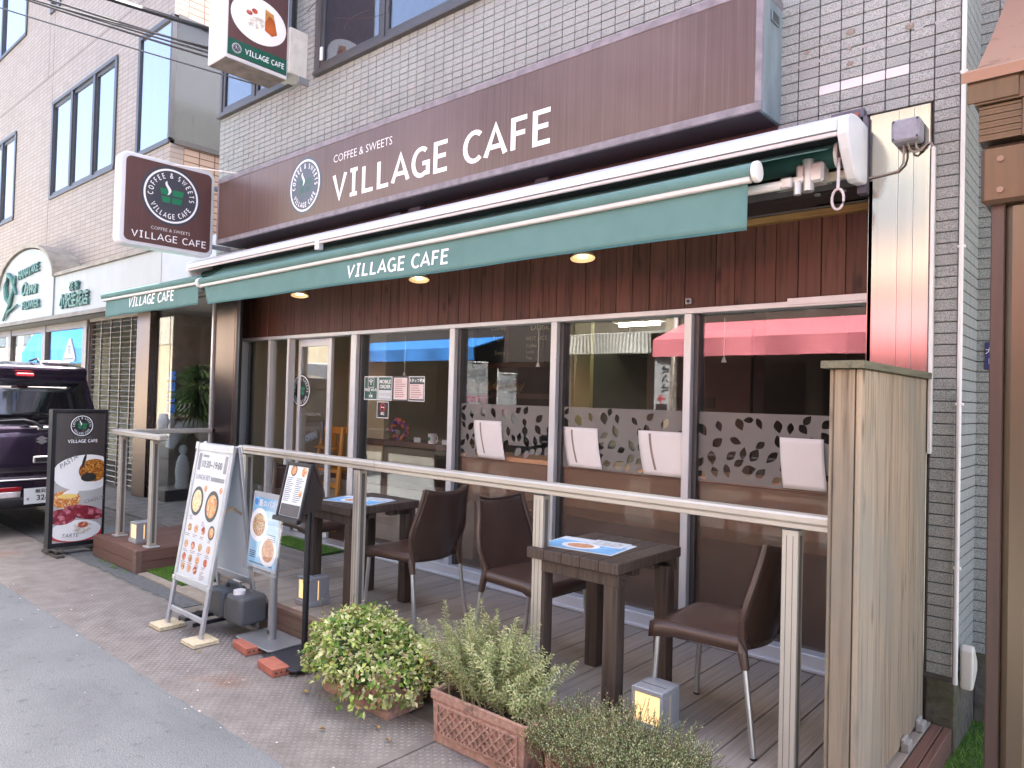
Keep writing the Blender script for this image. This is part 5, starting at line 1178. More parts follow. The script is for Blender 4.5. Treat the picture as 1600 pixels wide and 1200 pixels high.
weeds()

# ------------------------------------------------------------------ flower shop building on the left
def m_brickwall(name, c1, c2, mortar, bw_, bh, axis, ms=.006, off=0.0):
    t = NT(name); tc = t.n('TexCoord'); sp = t.n('SeparateXYZ'); t.l(tc.outputs['Object'], sp.inputs[0]); cb = t.n('CombineXYZ')
    t.l(sp.outputs['X' if axis == 'y' else 'Y'], cb.inputs[0]); t.l(sp.outputs['Z'], cb.inputs[1])
    b = t.n('TexBrick', Color1=c1, Color2=c2, Mortar=mortar, Scale=1.0); b.inputs['Mortar Size'].default_value = ms; b.inputs['Brick Width'].default_value = bw_; b.inputs['Row Height'].default_value = bh; b.offset = off
    b.inputs['Mortar Smooth'].default_value = .1; b.inputs['Bias'].default_value = -.2
    t.l(cb.outputs[0], b.inputs[0]); t.tc = tc; big = t.noise(.5, 5)
    col = t.mix(b.outputs[0], (.55, .55, .55, 1), t.ramp(big, [(.45, (0, 0, 0)), (.8, (.35, .35, .35))]), 'MULTIPLY'); t.base(col)
    inv = t.n('Math', _operation='SUBTRACT'); inv.inputs[0].default_value = 1; t.l(b.outputs[1], inv.inputs[1]); t.bump(inv.outputs[0], .5, .01); return t.set(.6, 0, .4)
PINKT = m_brickwall('pink_tile_wall', L(168, 156, 144), L(158, 145, 132), L(122, 108, 102), .235, .075, 'y', .005)
TANT = m_brickwall('tan_tile_wall', L(186, 162, 140), L(176, 151, 130), L(110, 84, 68), .235, .095, 'x', .008)
shop = thing('flower_shop', 'pink tiled flower shop building with white arched fascia left of the cafe', 'building', (-15, 4.5, 0))
NY = 4.5; NX = -10.6
def holes_wall(name, x0, x1, z0, z1, y0, y1, holes, mat):
    m = MB(); xs_ = sorted({x0, x1} | {h[0] for h in holes} | {h[1] for h in holes}); zs = sorted({z0, z1} | {h[2] for h in holes} | {h[3] for h in holes})
    for a, b in zip(xs_, xs_[1:]):
        run = None
        for c, d in zip(zs, zs[1:]):
            if any(h[0] <= a and b <= h[1] and h[2] <= c and d <= h[3] for h in holes): 
                if run: m.box(a, b, y0, y1, run[0], run[1]); run = None
            else: run = [run[0], d] if run else [c, d]
        if run: m.box(a, b, y0, y1, run[0], run[1])
    return m.build(name, mat, shop)
HW = [(-15.80, -12.65, 5.15, 7.03), (-21.3, -18.1, 5.1, 7.0), (-21.3, -17.68, 8.93, 10.7), (-16.15, -15.6, 8.85, 10.4), (-11.75, NX, 5.2, 7.0), (-14.2, -12.65, 8.93, 10.7)]
holes_wall('front_wall', -26, NX, 3.40, 11.0, NY, NY + .2, HW, PINKT)
NGL = glass('reflective_glass', .42, (.5, .56, .62, 1))
SEAM = plain('seam_dark', L(110, 96, 90), .9)
MB().box(-26, NX, NY - .002, NY, 7.60, 7.615).box(-15.9, -15.89, NY - .002, NY, 3.5, 11).box(-16.16, -16.15, NY - .002, NY, 7.6, 11).build('expansion_joint', SEAM, shop)
def nwin(x0, x1, z0, z1, mulls):
    m = MB().box(x0, x1, NY - .03, NY + .06, z0, z0 + .06).box(x0, x1, NY - .03, NY + .06, z1 - .06, z1)
    for q in [x0 + .03] + mulls + [x1 - .03]: m.box(q - .045, q + .045, NY - .025, NY + .06, z0 + .06, z1 - .06)
    wn = m.build('window', BRONZE, shop); es = [x0] + mulls + [x1]
    for a, b in zip(es, es[1:]):
        MB().box(a + .05, b - .05, NY + .02, NY + .027, z0 + .06, z1 - .06).build('pane', NGL, wn)
        if b - a < 1.4: MB().box(a + .045, a + .085, NY - .0, NY + .03, z0 + .06, z1 - .06).box(b - .085, b - .045, NY, NY + .03, z0 + .06, z1 - .06).box(a + .085, b - .085, NY, NY + .03, z0 + .06, z0 + .12).box(a + .085, b - .085, NY, NY + .03, z1 - .12, z1 - .06).build('sash', BRONZE, wn)
    MB().box(x0, x1, NY + .18, NY + .19, z0, z1).build('room_dark', plain('room_grey', L(96, 100, 106), .8, var=.2, scale=1), wn)
nwin(-15.80, -12.65, 5.15, 7.03, [-14.72, -13.63]); nwin(-21.3, -18.1, 5.1, 7.0, [-20.2, -19.1]); nwin(-21.3, -17.68, 8.93, 10.7, [-19.5]); nwin(-16.15, -15.6, 8.85, 10.4, []); nwin(-14.2, -12.65, 8.93, 10.7, [-13.4])
# glazed corner
MB().box(-11.78, -11.70, NY - .03, NY + .06, 5.17, 7.03).box(-11.70, NX, NY - .03, NY + .05, 5.15, 5.22).box(-11.70, NX, NY - .03, NY + .05, 6.96, 7.03).box(NX - .03, NX + .03, NY - .03, NY + .03, 5.22, 6.96).box(NX - .03, NX + .03, NY + .05, 7.2, 5.15, 5.22).box(NX - .03, NX + .03, NY + .05, 7.2, 6.96, 7.03).build('corner_window_frame', BRONZE, shop)
MB().box(-11.70, NX - .03, NY - .004, NY + .003, 5.22, 6.96).build('pane', NGL, shop)
MG = NT('greyed_wired_glass'); MG.base(MG.mix(L(132, 134, 130), L(108, 110, 108), MG.noise(1.0, 5, MG.coord((30, 30, .6))))); MG.p.inputs['Alpha'].default_value = .5; MG = MG.set(.12, 0, .6); MB().box(NX - .004, NX + .003, NY + .03, 7.2, 5.22, 6.96).build('pane', MG, shop)  # grey in the pane colour stands for room light and reflection
MB().box(NX - .2, NX, NY + .2, 8.5, 3.40, 5.15).box(NX - .2, NX, NY + .2, 8.5, 7.03, 11).box(NX - .2, NX, 7.2, 8.5, 5.15, 7.03).build('side_wall', TANT, shop)
MB().box(-11.9, NX - .2, 6.0, 6.1, 5.0, 7.1).box(-12.0, -11.9, NY + .2, 6.1, 5.0, 7.1).box(-12, NX - .01, NY + .21, 6.1, 4.9, 5.0).box(-12, NX - .01, NY + .21, 6.1, 7.03, 7.1).build('stair_room', plain('stair_grey', L(176, 172, 164), .8, var=.15, scale=1), shop)
MB().cyl((-10.95, 4.85, 5.1), (-10.95, 4.85, 5.75), .14, n=14).build('bin', plain('dark_bin', L(52, 58, 70), .5), shop)
MB().box(-26, NX, NY + .2, 12, 10.9, 11.1).box(-26, -25.8, NY + .2, 12, 0, 10.9).box(-26, NX, 11.8, 12, 0, 10.9).build('roof', CONC, shop)
# white fascia with arch
FY = 4.10
FWH = NT('streaked_white_panel'); n1 = FWH.noise(1.0, 5, FWH.coord((5, 5, .8)), .65); n2 = FWH.noise(.7, 4)
FWH.base(FWH.mix(FWH.ramp(n1, [(.4, L(158, 165, 166)), (.62, L(170, 177, 178)), (.8, L(134, 138, 134))]), L(150, 153, 149), n2)); FWH = FWH.set(.35, 0, .5)
for a, b in ((-26, -17.15), (-13.97, -12.4), (-12.397, -11.1), (-11.097, -9.79)): MB().box(a, b, FY, NY, 2.80, 3.455).build('fascia_panel', FWH, shop)
MB().box(-9.785, -7.53, FY + .004, NY, 2.80, 3.455).build('fascia_panel', plain('grey_fascia', L(170, 174, 178), .4, var=.04), shop)
pts = [(-17.14, 2.80), (-13.975, 2.80), (-13.975, 3.455)] + [(-15.55 + 1.575 * math.cos(t), 3.455 + .63 * math.sin(t)) for t in [PI * i / 24 for i in range(1, 24)]] + [(-17.14, 3.455)]
MB().prism(pts, FY - .02, NY, 'y').build('arch_panel', FWH, shop)
arc = [(-15.55 + 1.6 * math.cos(t), 3.455 + .655 * math.sin(t)) for t in [PI * i / 24 for i in range(25)]]
TRIM = plain('stained_trim', L(156, 148, 134), .7, var=.25, scale=5)
m = MB()
for (a, b), (c, d) in zip(arc, arc[1:]): m.add([(a, y, b) for y in (FY - .06, NY)] + [(c, y, d) for y in (FY - .06, NY)] + [(-15.55 + (a + 15.55) * 1.025, y, 3.455 + (b - 3.455) * 1.09) for y in (FY - .06, NY)] + [(-15.55 + (c + 15.55) * 1.025, y, 3.455 + (d - 3.455) * 1.09) for y in (FY - .06, NY)], [(0, 1, 3, 2), (4, 6, 7, 5), (0, 2, 6, 4), (1, 5, 7, 3)])
m.build('arch_trim', TRIM, shop)
MB().box(-26, -17.15, FY - .04, NY, 3.456, 3.51).box(-13.95, -9.8, FY - .04, NY, 3.456, 3.51).build('coping', TRIM, shop)
MB().box(-26, -7.53, FY - .02, FY + .06, 2.735, 2.798).build('fascia_edge', plain('edge_grey', L(132, 128, 122), .6, .1, var=.2), shop)
MB().box(-26, -7.53, FY + .06, 6.4, 2.755, 2.79).build('soffit', plain('soffit_white', L(206, 204, 198), .7, var=.06), shop)
LET = plain('verdigris_letter', L(86, 132, 124), .5, .2, var=.2, scale=12)
fn = frame((0, FY - .03, 0), (1, 0, 0), (0, 0, 1)); fk = frame((0, FY - .012, 0), (1, 0, 0), (0, 0, 1))
text('HANATAKE', fn, -15.28, 3.60, .22, LET, shop, off=.004, ext=.025, sx=1.02, rot=.06)
text('FLOWER', fn, -15.08, 2.985, .21, LET, shop, off=.004, ext=.025, sx=1.15)
text('Oawa', fn, -15.25, 3.25, .34, LET, shop, off=.006, ext=.02, sx=1.1, shear=.35)
m = MB()
sw = [(-15.95, 3.30), (-16.25, 3.62), (-16.48, 3.72), (-16.62, 3.50), (-16.55, 3.25), (-16.38, 3.16), (-16.15, 3.38), (-16.02, 3.66)]
m.tube([(a, FY - .05, b) for a, b in sw], [.02, .04, .045, .055, .05, .04, .03, .02], 8)
m.tube([(a, FY - .05, b) for a, b in ((-16.02, 3.66), (-16.3, 3.15), (-16.75, 2.84), (-16.4, 3.0), (-15.85, 3.1))], [.02, .035, .02, .025, .015], 8); m.build('script_flourish', LET, shop, True)
text('小沢生花店', fk, -12.96, 2.905, .255, LET, shop, off=.006, ext=.02, sx=1.03)
text('花 竹', fk, -12.95, 3.165, .15, LET, shop, off=.004, ext=.02, sx=1.3)
# ground floor shopfront
MB().box(-26, -7.5, 6.3, 6.4, 0, 2.76).build('back_wall', plain('shop_interior', L(190, 184, 172), .8, var=.2, scale=1), shop)
SHF = plain('shop_frame', L(140, 134, 130), .4, .5, var=.1)
o = MB()
for x in (-17.95, -15.75, -13.62): o.box(x - .09, x + .09, NY - .03, NY + .08, 0, 2.74)
o.box(-26, -13.5, NY - .02, NY + .08, 2.62, 2.74).box(-26, -13.5, NY - .02, NY + .08, 0, .25); o.build('shop_frame', SHF, shop)
for a, b in ((-17.86, -15.84), (-15.66, -13.71), (-26, -18.04)): MB().box(a, b, NY + .02, NY + .027, .25, 2.62).build('shop_window', glass('shop_left_glass', .06, (.75, .8, .8, 1)), shop)
MB().box(-17.8, -15.9, 4.9, 4.92, 1.2, 2.6).build('cream_blind', plain('blind_cream', L(214, 206, 178), .8, var=.05), shop)
MB().box(-17.8, -15.9, 4.88, 4.9, 1.93, 1.96).build('green_tube', plain('tube_green', L(90, 190, 140), .4), shop)
tri = MB().prism([(-14.72, 2.04), (-14.20, 2.04), (-14.14, 2.10), (-14.40, 2.46), (-14.52, 2.46), (-14.78, 2.10)], NY + .012, NY + .018, 'y').build('triangle_sticker', plain('sticker_white', L(196, 204, 222), .5, var=.05), shop)
text('花', frame((0, NY + .011, 0), (1, 0, 0), (0, 0, 1)), -14.46, 2.2, .16, GREYP, tri)
MB().box(-14.70, -14.24, NY + .0105, NY + .0115, 2.085, 2.105).build('sticker_line', GREYP, tri)
gr_o = MB().box(-13.52, -11.42, NY + .0, NY + .1, 2.70, 2.755).build('roller_grille', plain('grille_steel', L(150, 142, 134), .4, .6, var=.1), shop)
bar_me = MB().cyl((-13.5, 0, 0), (-11.42, 0, 0), .009, n=6).mesh('bar', MATS['grille_steel'])
for k in range(31):
    o = link('bar', bar_me, gr_o); o.location = (0, NY + .05, .1 + k * .0855)
m = MB()
for k in range(6): m.box(-13.48 + k * .41, -13.46 + k * .41, NY + .035, NY + .065, .05, 2.74)
m.build('grille_link', MATS['grille_steel'], gr_o)
MB().box(-11.42, -10.96, NY - .04, NY + .14, 0, 2.75, .004).build('brown_pier', STAINB, shop); MB().box(-13.54, -13.48, NY + .0, NY + .1, 0, 2.75).build('grille_guide', SHF, shop)
MB().box(-13.9, -11.05, 5.7, 5.75, 0, 2.75).build('added_dark_panel', plain('added_panel_dark', L(72, 68, 64), .8, var=.3, scale=1.5), shop); MB().box(-13.4, -12.5, 5.4, 5.45, 0, 1.75).box(-12.4, -12.36, 5.1, 5.13, 0, 2.3).box(-12.9, -11.6, 5.2, 5.24, 1.75, 2.1).build('shop_shelving', plain('shelf_beige', L(140, 126, 106), .7, var=.3, scale=2), shop)  # dark panel added to dim the shop seen through the grille
MB().box(-12.3, -12.1, 4.95, 5.1, .3, 1.5).box(-11.9, -11.75, 4.9, 5.0, .2, 1.3).build('stacked_white_goods', PLASTW, shop)
# display case with corner glass
DX, DY = -10.36, 4.56
MB().box(-10.96, DX, DY - .06, DY, 0, .17, .004).box(DX - .05, DX, DY, 6.3, 0, .17, .004).build('case_plinth', BRONZE, shop)
MB().box(-10.96, DX - .003, DY - .03, DY - .024, .17, 2.74).build('case_glass', glass('case_glass', .04, (.95, .97, .97, 1)), shop)
MB().box(DX - .006, DX, DY - .02, 6.3, .17, 2.74).build('case_glass', glass('case_mesh_glass', .05, (.94, .96, .96, 1)), shop)
MB().box(-10.95, DX - .05, DY, 6.25, .10, .165).box(-11.0, -10.96, DY, 6.25, 0, 2.74).build('case_floor', plain('case_floor_brown', L(150, 136, 122), .8, var=.2), shop)
m = MB()
for k in range(58):
    for sg in (1, -1):
        z0_ = .17 + k * .06 - (1.0 if sg > 0 else 0); a, b = (4.58, z0_), (6.28, z0_ + sg * 1.0)
        pts2 = []
        for q in range(18):
            y, z = a[0] + (b[0] - a[0]) * q / 17, a[1] + (b[1] - a[1]) * q / 17
            if .18 < z < 2.7: pts2.append((DX + .0015 + .0004 * sg, y, z))
        if len(pts2) > 1: m.add([pts2[0], pts2[-1], (pts2[-1][0], pts2[-1][1], pts2[-1][2] + .0018), (pts2[0][0], pts2[0][1], pts2[0][2] + .0018)], [(0, 1, 2, 3)])
m.build('glass_wire', GREYP, shop, kind='stuff')
bl = thing('blue_pennant', 'blue hanging pennant inside the corner glass display case', 'pennant', (-10.7, 4.7, 1.3))
for k in range(4): MB().box(-10.84, -10.56, 4.68, 4.69, 1.25 + k * .16, 1.38 + k * .16).build('strip', plain('pennant_blue', L(30, 96, 176), .7, var=.15), bl)
def palm(x, y, lab, seed, h, n=46):
    r = random.Random(seed); t = thing('potted_palm', lab, 'plant', (x, y, .17)); st = MB().tube([(x, y, .17), (x + .03, y, h * .6), (x, y, h)], [.04, .03, .025], 8); m = MB()
    for k in range(n):
        a = r.uniform(0, 6.28); e = r.uniform(-.9, 1.1); base = Vector((x, y, h * r.uniform(.72, 1))); L_ = r.uniform(.3, .55)
        for j in range(8):
            aa = a + (j - 3.5) * .19; d = Vector((math.cos(aa) * math.cos(e), math.sin(aa) * math.cos(e), math.sin(e))); q = base + d * L_ + Vector((0, 0, -.16 * L_ * 2)); s = d.cross(Vector((0, 0, 1))); s = s.normalized() * .010 if s.length > 1e-3 else Vector((.01, 0, 0))
            md = base + d * L_ * .55 + Vector((0, 0, .03)); m.add([base, md + s, q, md - s], [(0, 1, 2), (0, 2, 3)])
    st.build('trunk', STEM, t); m.build('fronds', plain('palm_frond', L(132, 160, 106), .6, var=.4, scale=14), t, kind='stuff')
palm(-10.60, 5.05, 'bushy palm behind the corner glass of the flower shop', 3, 1.75, 70)
palm(-10.55, 5.75, 'taller palm with dry fronds deeper in the display case', 9, 2.15, 70)
def statue():
    t = thing('white_statue', 'white draped statue standing inside the corner display case', 'statue', (-10.5, 4.85, .17))
    W = plain('white_ceramic', L(206, 206, 202), .6, var=.06)
    m = MB().lathe([(.09, 0), (.10, .02), (.085, .1), (.10, .25), (.085, .38), (.06, .46), (.03, .49), (.055, .53), (.06, .57), (.04, .62), (0, .635)], (-10.5, 4.80, .17), 16); m.build('figure', W, t, True)
    m = MB().tube([(-10.55, 4.62, .75), (-10.56, 4.72, 1.0), (-10.55, 4.9, 1.12), (-10.55, 5.1, 1.05), (-10.55, 5.2, .7)], [.06, .13, .17, .15, .07], 12).lathe([(0, .25), (.10, .22), (.13, .12), (.11, .02), (.05, 0)], (-10.56, 4.58, 1.02), 14); m.build('drape', W, t, True)
    MB().lathe([(0, .0), (.11, 0), (.13, .1), (.11, .22), (0, .25)], (-10.55, 4.85, 1.21), 16).build('white_pot', W, t, True)
    MB().box(-10.9, -10.4, 4.62, 5.4, 1.185, 1.21).build('wooden_shelf', plain('shelf_wood', L(176, 148, 116), .6), t)
statue()
MB().box(-10.6, -7.5, 7.6, 7.8, 0, 9.2).build('alley_sun_blocker', plain('sun_blocker_plaster', L(206, 198, 186), .8, var=.1), shop)  # unseen wall added to stop sun through the gap between the buildings
# corner planks of ground between the shops
tag(MB().prism([(-11.0, 3.75), (-7.55, 3.75), (-7.55, 6.3), (-11.0, 6.3)], -.003, .012, 'z').build('alley_paving', plain('alley_concrete', L(132, 126, 116), .9, var=.3, scale=7, bump=.4)), kind='structure')
tag(MB().prism([(-9.0, 3.05), (-8.2, 2.98), (-8.1, 3.3), (-8.9, 3.4)], .0, .008, 'z').build('slate_slab', plain('slate_blue', L(112, 120, 122), .8, var=.2, scale=12)), kind='structure')

# ------------------------------------------------------------------ kei van
van = thing('van', 'dark purple boxy kei van seen from behind, parked before the flower shop', 'van', (-10.6, 2.52, 0))
CARP = plain('purple_car_paint', L(50, 39, 56), .24, .35, var=.05, scale=1, spec=.6, coat=.8)
BLKP = plain('black_bumper_plastic', L(34, 32, 36), .55, var=.08)
prof = [(-8.92, .30), (-8.88, .36), (-8.875, .60), (-8.90, .64), (-8.905, 1.14), (-8.94, 1.20), (-9.06, 1.66), (-9.06, 1.70), (-8.99, 1.775), (-9.03, 1.815), (-9.35, 1.86), (-10.4, 1.885), (-11.1, 1.84), (-11.75, 1.22), (-12.15, 1.02), (-12.22, .6), (-12.2, .30)]
def hw_(z): return .70 - (0 if z < .75 else .04 * (z - .75) / .45 if z < 1.2 else .04 + .12 * (z - 1.2) / .65)
m = MB(); YC = 2.47; n = len(prof)
nv = 5
cols_ = []
for j in range(nv):
    v = j / (nv - 1) * 2 - 1
    for (x, z) in prof: m.v.append((x + (.04 * v * v * (-1 if x < -10.5 and False else (-1 if x > -9.2 else (1 if x < -11 else 0)))), YC + v * hw_(z), z))
for j in range(nv - 1):
    for i in range(n): m.f.append((j * n + i, j * n + (i + 1) % n, (j + 1) * n + (i + 1) % n, (j + 1) * n + i)[::-1]); m.mi.append(0)
m.f.append(tuple(range(n))); m.mi.append(0); m.f.append(tuple(range((nv - 1) * n, nv * n))[::-1]); m.mi.append(0)
o = m.build('body', CARP, van, True, angle=.5); bevelmod(o, .035, 3)
def rear(y, z):
    pts = [(.30, -8.92), (.36, -8.88), (.60, -8.875), (.64, -8.90), (1.14, -8.905), (1.20, -8.94), (1.66, -9.06), (1.70, -9.06), (1.775, -8.99)]
    x = pts[-1][1]
    for (z0_, x0_), (z1_, x1_) in zip(pts, pts[1:]):
        if z0_ <= z <= z1_: x = x0_ + (x1_ - x0_) * (z - z0_) / (z1_ - z0_)
    v = (y - YC) / hw_(z); return x - .04 * v * v
def patch(name, mat, y0, y1, z0, z1, off, par=van, ny=8, nz=4, thick=.0, inset=.0):
    g = MB()
    def fn(u, v):
        z = z0 + (z1 - z0) * v; a, b = y0 + inset * v, y1 - inset * v; y = a + (b - a) * u; return (rear(y, z) + off, y, z)
    g.grid(fn, ny, nz); o = g.build(name, mat, par, True); s_ = o.modifiers.new('s', 'SOLIDIFY'); s_.thickness = max(thick, .003); s_.offset = -1; return o
tg = patch('tailgate', CARP, YC - .60, YC + .60, .66, 1.17, .006, thick=.01)
rw = patch('rear_window', plain('tinted_glass', L(22, 22, 26), .06, 0, var=.1, spec=.8, coat=.5), YC - .545, YC + .545, 1.215, 1.635, .007, inset=.05)
patch('window_seal', BLKP, YC - .57, YC + .57, 1.19, 1.66, .003, inset=.05)
patch('bumper', BLKP, YC - .67, YC + .67, .31, .42, .012, thick=.02)
patch('chrome_strip', CHROME, YC - .58, YC + .58, .604, .616, .016, thick=.006)
lp_ = patch('tail_lamp', plain('lamp_red', L(150, 28, 38), .2, var=.05, coat=.5), YC - .67, YC - .10, .49, .535, .012, thick=.012)
patch('lamp_lens', plain('lamp_clear', L(206, 196, 196), .2, var=.15, scale=16, coat=.5), YC - .66, YC - .11, .425, .487, .013, lp_, thick=.012)
lp2 = patch('tail_lamp', MATS['lamp_red'], YC + .32, YC + .67, .49, .535, .012, thick=.012)
bk = MB().box(-9.015, -8.962, 2.31, 2.47, 1.698, 1.732, .008).build('brake_lamp', plain('lamp_red_high', L(214, 60, 70), .25, var=.05, coat=.5), van)
FP2 = frame((-8.858, 0, 0), (0, 1, .02), (0, -.02, 1))
pl_ = MB().slab(FP2, 2.40, 2.73, .30, .466, -.006, 0).build('number_plate', plain('plate_white', L(224, 228, 228), .4, var=.02), van)
NPG = plain('plate_ink', L(44, 56, 52), .5, var=.05)
text('横浜58', FP2, 2.57, .415, .046, NPG, pl_, off=.001, d=.001); text('32-', FP2, 2.565, .335, .078, NPG, pl_, off=.002, d=.001); text('そ', FP2, 2.435, .34, .034, NPG, pl_, off=.001, d=.001)
m = MB(); fe = frame((-8.893, 2.545, 1.02), (0, 1, 0), (-.05, 0, 1))
for P in ([(.0, .045), (.05, .018), (.05, .008), (.022, .008), (-.03, .03)], [(.0, -.045), (-.05, -.018), (-.05, -.008), (-.022, -.008), (.03, -.03)], [(-.05, .018), (-.02, .036), (.05, -.012), (.05, -.018), (.024, -.034), (-.05, .010)]):
    k = len(P); m.add([fe(a, b, d) for d in (0, .006) for a, b in P], [tuple(range(k))[::-1], tuple(range(k, 2 * k))] + [(i, (i + 1) % k, k + (i + 1) % k, k + i) for i in range(k)])
m.build('chrome_emblem', CHROME, van)
o = MB().box(-8.90, -8.883, 2.47, 2.66, .775, .85, .012).build('door_handle', CHROME, van); MB().box(-8.884, -8.881, 2.49, 2.64, .79, .835, .006).build('handle_recess', BLKP, o)
wp = MB().tube([(rear(2.55, 1.16) + .03, 2.55, 1.15), (rear(2.48, 1.20) + .035, 2.47, 1.21), (rear(2.38, 1.25) + .03, 2.38, 1.235), (rear(2.0, 1.24) + .028, 1.98, 1.215)], [.018, .014, .011, .008], 8).build('rear_wiper', BLACKM, van, True)
MB().box(-8.925, -8.885, 2.50, 2.60, 1.125, 1.165, .01).build('wiper_pivot', CHROME, van)
m = MB()
for y, s in ((YC - .70, -1), (YC + .70, 1)):
    for x in (-9.55, -11.65): m.mat(0).cyl((x, y - s * .15, .275), (x, y + s * .005, .275), .275, n=24).mat(1).cyl((x, y, .275), (x, y + s * .012, .275), .17, n=16)
m.build('wheel', [BLKP, STEELG], van)
m = MB()
for s in (-1, 1):
    y = YC + s * (hw_(1.45) + .004)
    for a, b in ((-9.2, -9.9), (-9.97, -10.75), (-10.82, -11.3)): m.add([(a + (-.03), YC + s * (hw_(1.22) + .004), 1.22), (b, YC + s * (hw_(1.22) + .004), 1.22), (b + (.0 if b > -11 else .28), YC + s * (hw_(1.66) + .004), 1.66), (a - .09, YC + s * (hw_(1.66) + .004), 1.66)], [(0, 1, 2, 3)])
m.build('side_window', MATS['tinted_glass'], van)
MB().tube([(-9.2, YC + .1, 1.865), (-9.25, YC + .1, 1.90), (-9.5, YC + .1, 1.88)], .012, 6).build('aerial', BLKP, van)
MB().box(-9.2, -9.45, YC + .18, YC + .42, 1.845, 1.885, .015).build('roof_fin', PLASTW, van)

# ------------------------------------------------------------------ brown kiosk on the right
ks = thing('brown_kiosk', 'dark brown metal shopfront post and canopy cut by the right edge', 'kiosk', (0, 2.8, 0))
KB = plain('brown_kiosk_metal', L(88, 68, 52), .28, .4, var=.12, scale=3, stretch=(14, 14, .6)); KD = plain('brown_kiosk_dark', L(72, 56, 50), .4, .2, var=.15, scale=3, stretch=(14, 14, .6)); KT = plain('kiosk_taupe', L(96, 84, 68), .3, .4, var=.08, scale=2)
MB().box(-.385, -.345, 2.80, 2.95, .0, 2.28, .004).build('post_edge', KD, ks); MB().box(-.344, -.262, 2.79, 2.95, 0, 2.28, .02).build('post_roll', KT, ks)
MB().box(-.26, -.235, 2.82, 2.95, 0, 2.28).build('post_groove', plain('rust_groove', L(122, 66, 48), .7, var=.3, scale=18), ks); MB().box(-.233, .2, 2.79, 2.95, 0, 2.28, .02).build('post_panel', KB, ks)
MB().cyl((-.20, 2.785, .58), (-.20, 2.7915, .58), .014, n=12).build('screw', STEELG, ks)
MB().box(-.41, .3, 2.76, 2.96, 2.27, 2.46, .012).build('post_head', KB, ks)
m = MB()
for x in (-.355, -.20): 
    for z in (2.31, 2.41): m.cyl((x, 2.752, z), (x, 2.762, z), .010, n=10)
m.build('rusty_screw', plain('kiosk_screw', L(140, 112, 96), .6, .4), ks)
m = MB()
for k in range(11): m.box(-.415, .34, 2.755 + .003 * (k % 2), 3.0, 2.475 + k * .0105, 2.484 + k * .0105)
m.build('corrugated_band', KB, ks)
for a, b in ((-.30, -.19), (.05, .18)): MB().box(a, b, 2.748, 2.76, 2.47, 2.60, .003).build('strap', KB, ks)
MB().prism([(-.455, 2.70), (.36, 2.70), (.36, 2.592), (-.425, 2.592)], 2.74, 3.3, 'y').build('eave_band', KB, ks)
for a, b in ((-.455, -.305), (-.30, -.185), (-.18, .1)): MB().box(a + .01, b, 2.733, 2.741, 2.598, 2.69, .002).build('eave_panel', KB, ks)
RUSTY = NT('flaking_brown_canopy'); nn_ = RUSTY.noise(6, 6, None, .7); RUSTY.base(RUSTY.mix(L(146, 112, 92), L(110, 82, 62), RUSTY.ramp(nn_, [(.54, (0, 0, 0)), (.62, (1, 1, 1))]))); RUSTY = RUSTY.set(.6, .1, .4)
m = MB(); rows = [(2.72, 2.70), (2.80, 2.735), (3.0, 2.82), (3.3, 3.05), (3.75, 3.42)]
m.add([(x, y, z) for y, z in rows for x in (-.46, .36)] + [(x, y, z - .035) for y, z in rows for x in (-.46, .36)], [(2 * i, 2 * i + 1, 2 * i + 3, 2 * i + 2) for i in range(4)] + [(10 + 2 * i, 10 + 2 * i + 2, 10 + 2 * i + 3, 10 + 2 * i + 1) for i in range(4)] + [(2 * i, 2 * i + 2, 12 + 2 * i, 10 + 2 * i) for i in range(4)] + [(0, 10, 11, 1), (8, 9, 19, 18)])
m.build('canopy_roof', RUSTY, ks, True, angle=.3)
MB().box(-.40, .3, 2.95, 3.3, 2.47, 2.59).build('canopy_core', KD, ks)

# ------------------------------------------------------------------ overhead cables
cb = [((-9.89, 2, 5.99), (-6.769, 3.70, 4.693), .008, 'thin lone cable sagging across the pink tiled wall'), ((-8.17, 2, 5.42), (-6.778, 3.70, 4.825), .011, 'lowest black cable of the overhead bundle'), ((-7.76, 2, 5.26), (-6.781, 3.70, 4.878), .009, 'second black cable from the bottom of the overhead bundle'),
      ((-7.57, 2, 5.22), (-6.848, 3.70, 4.943), .011, 'third black cable of the overhead bundle'), ((-7.38, 2, 5.09), (-6.85, 3.70, 4.977), .009, 'topmost black cable of the overhead bundle'), ((-5.86, 2, 4.54), (-6.797, 3.70, 5.118), .022, 'thick grey cable nearest the upper box sign')]
for a, b, r, lab in cb:
    A, B = Vector(a), Vector(b); A2 = A + (A - B) * 1.6
    pts = [A2.lerp(B, k / 14) + Vector((0, 0, -.10 * math.sin(PI * k / 14) * (1 if r < .02 else .3))) for k in range(15)]
    t = thing('overhead_cable', lab, 'cable', tuple(B), 'overhead cables'); MB().tube(pts, r, 6).build('cable_run', plain('cable_black', L(48, 48, 52), .6, var=.1), t, True)
hook = thing('cable_bracket', 'small steel cable bracket on the tiles beside the upper box sign', 'bracket', (-5.85, 3.7, 4.5))
MB().box(-5.865, -5.835, 3.60, 3.719, 4.43, 4.49, .003).build('bracket_arm', STEELG, hook)

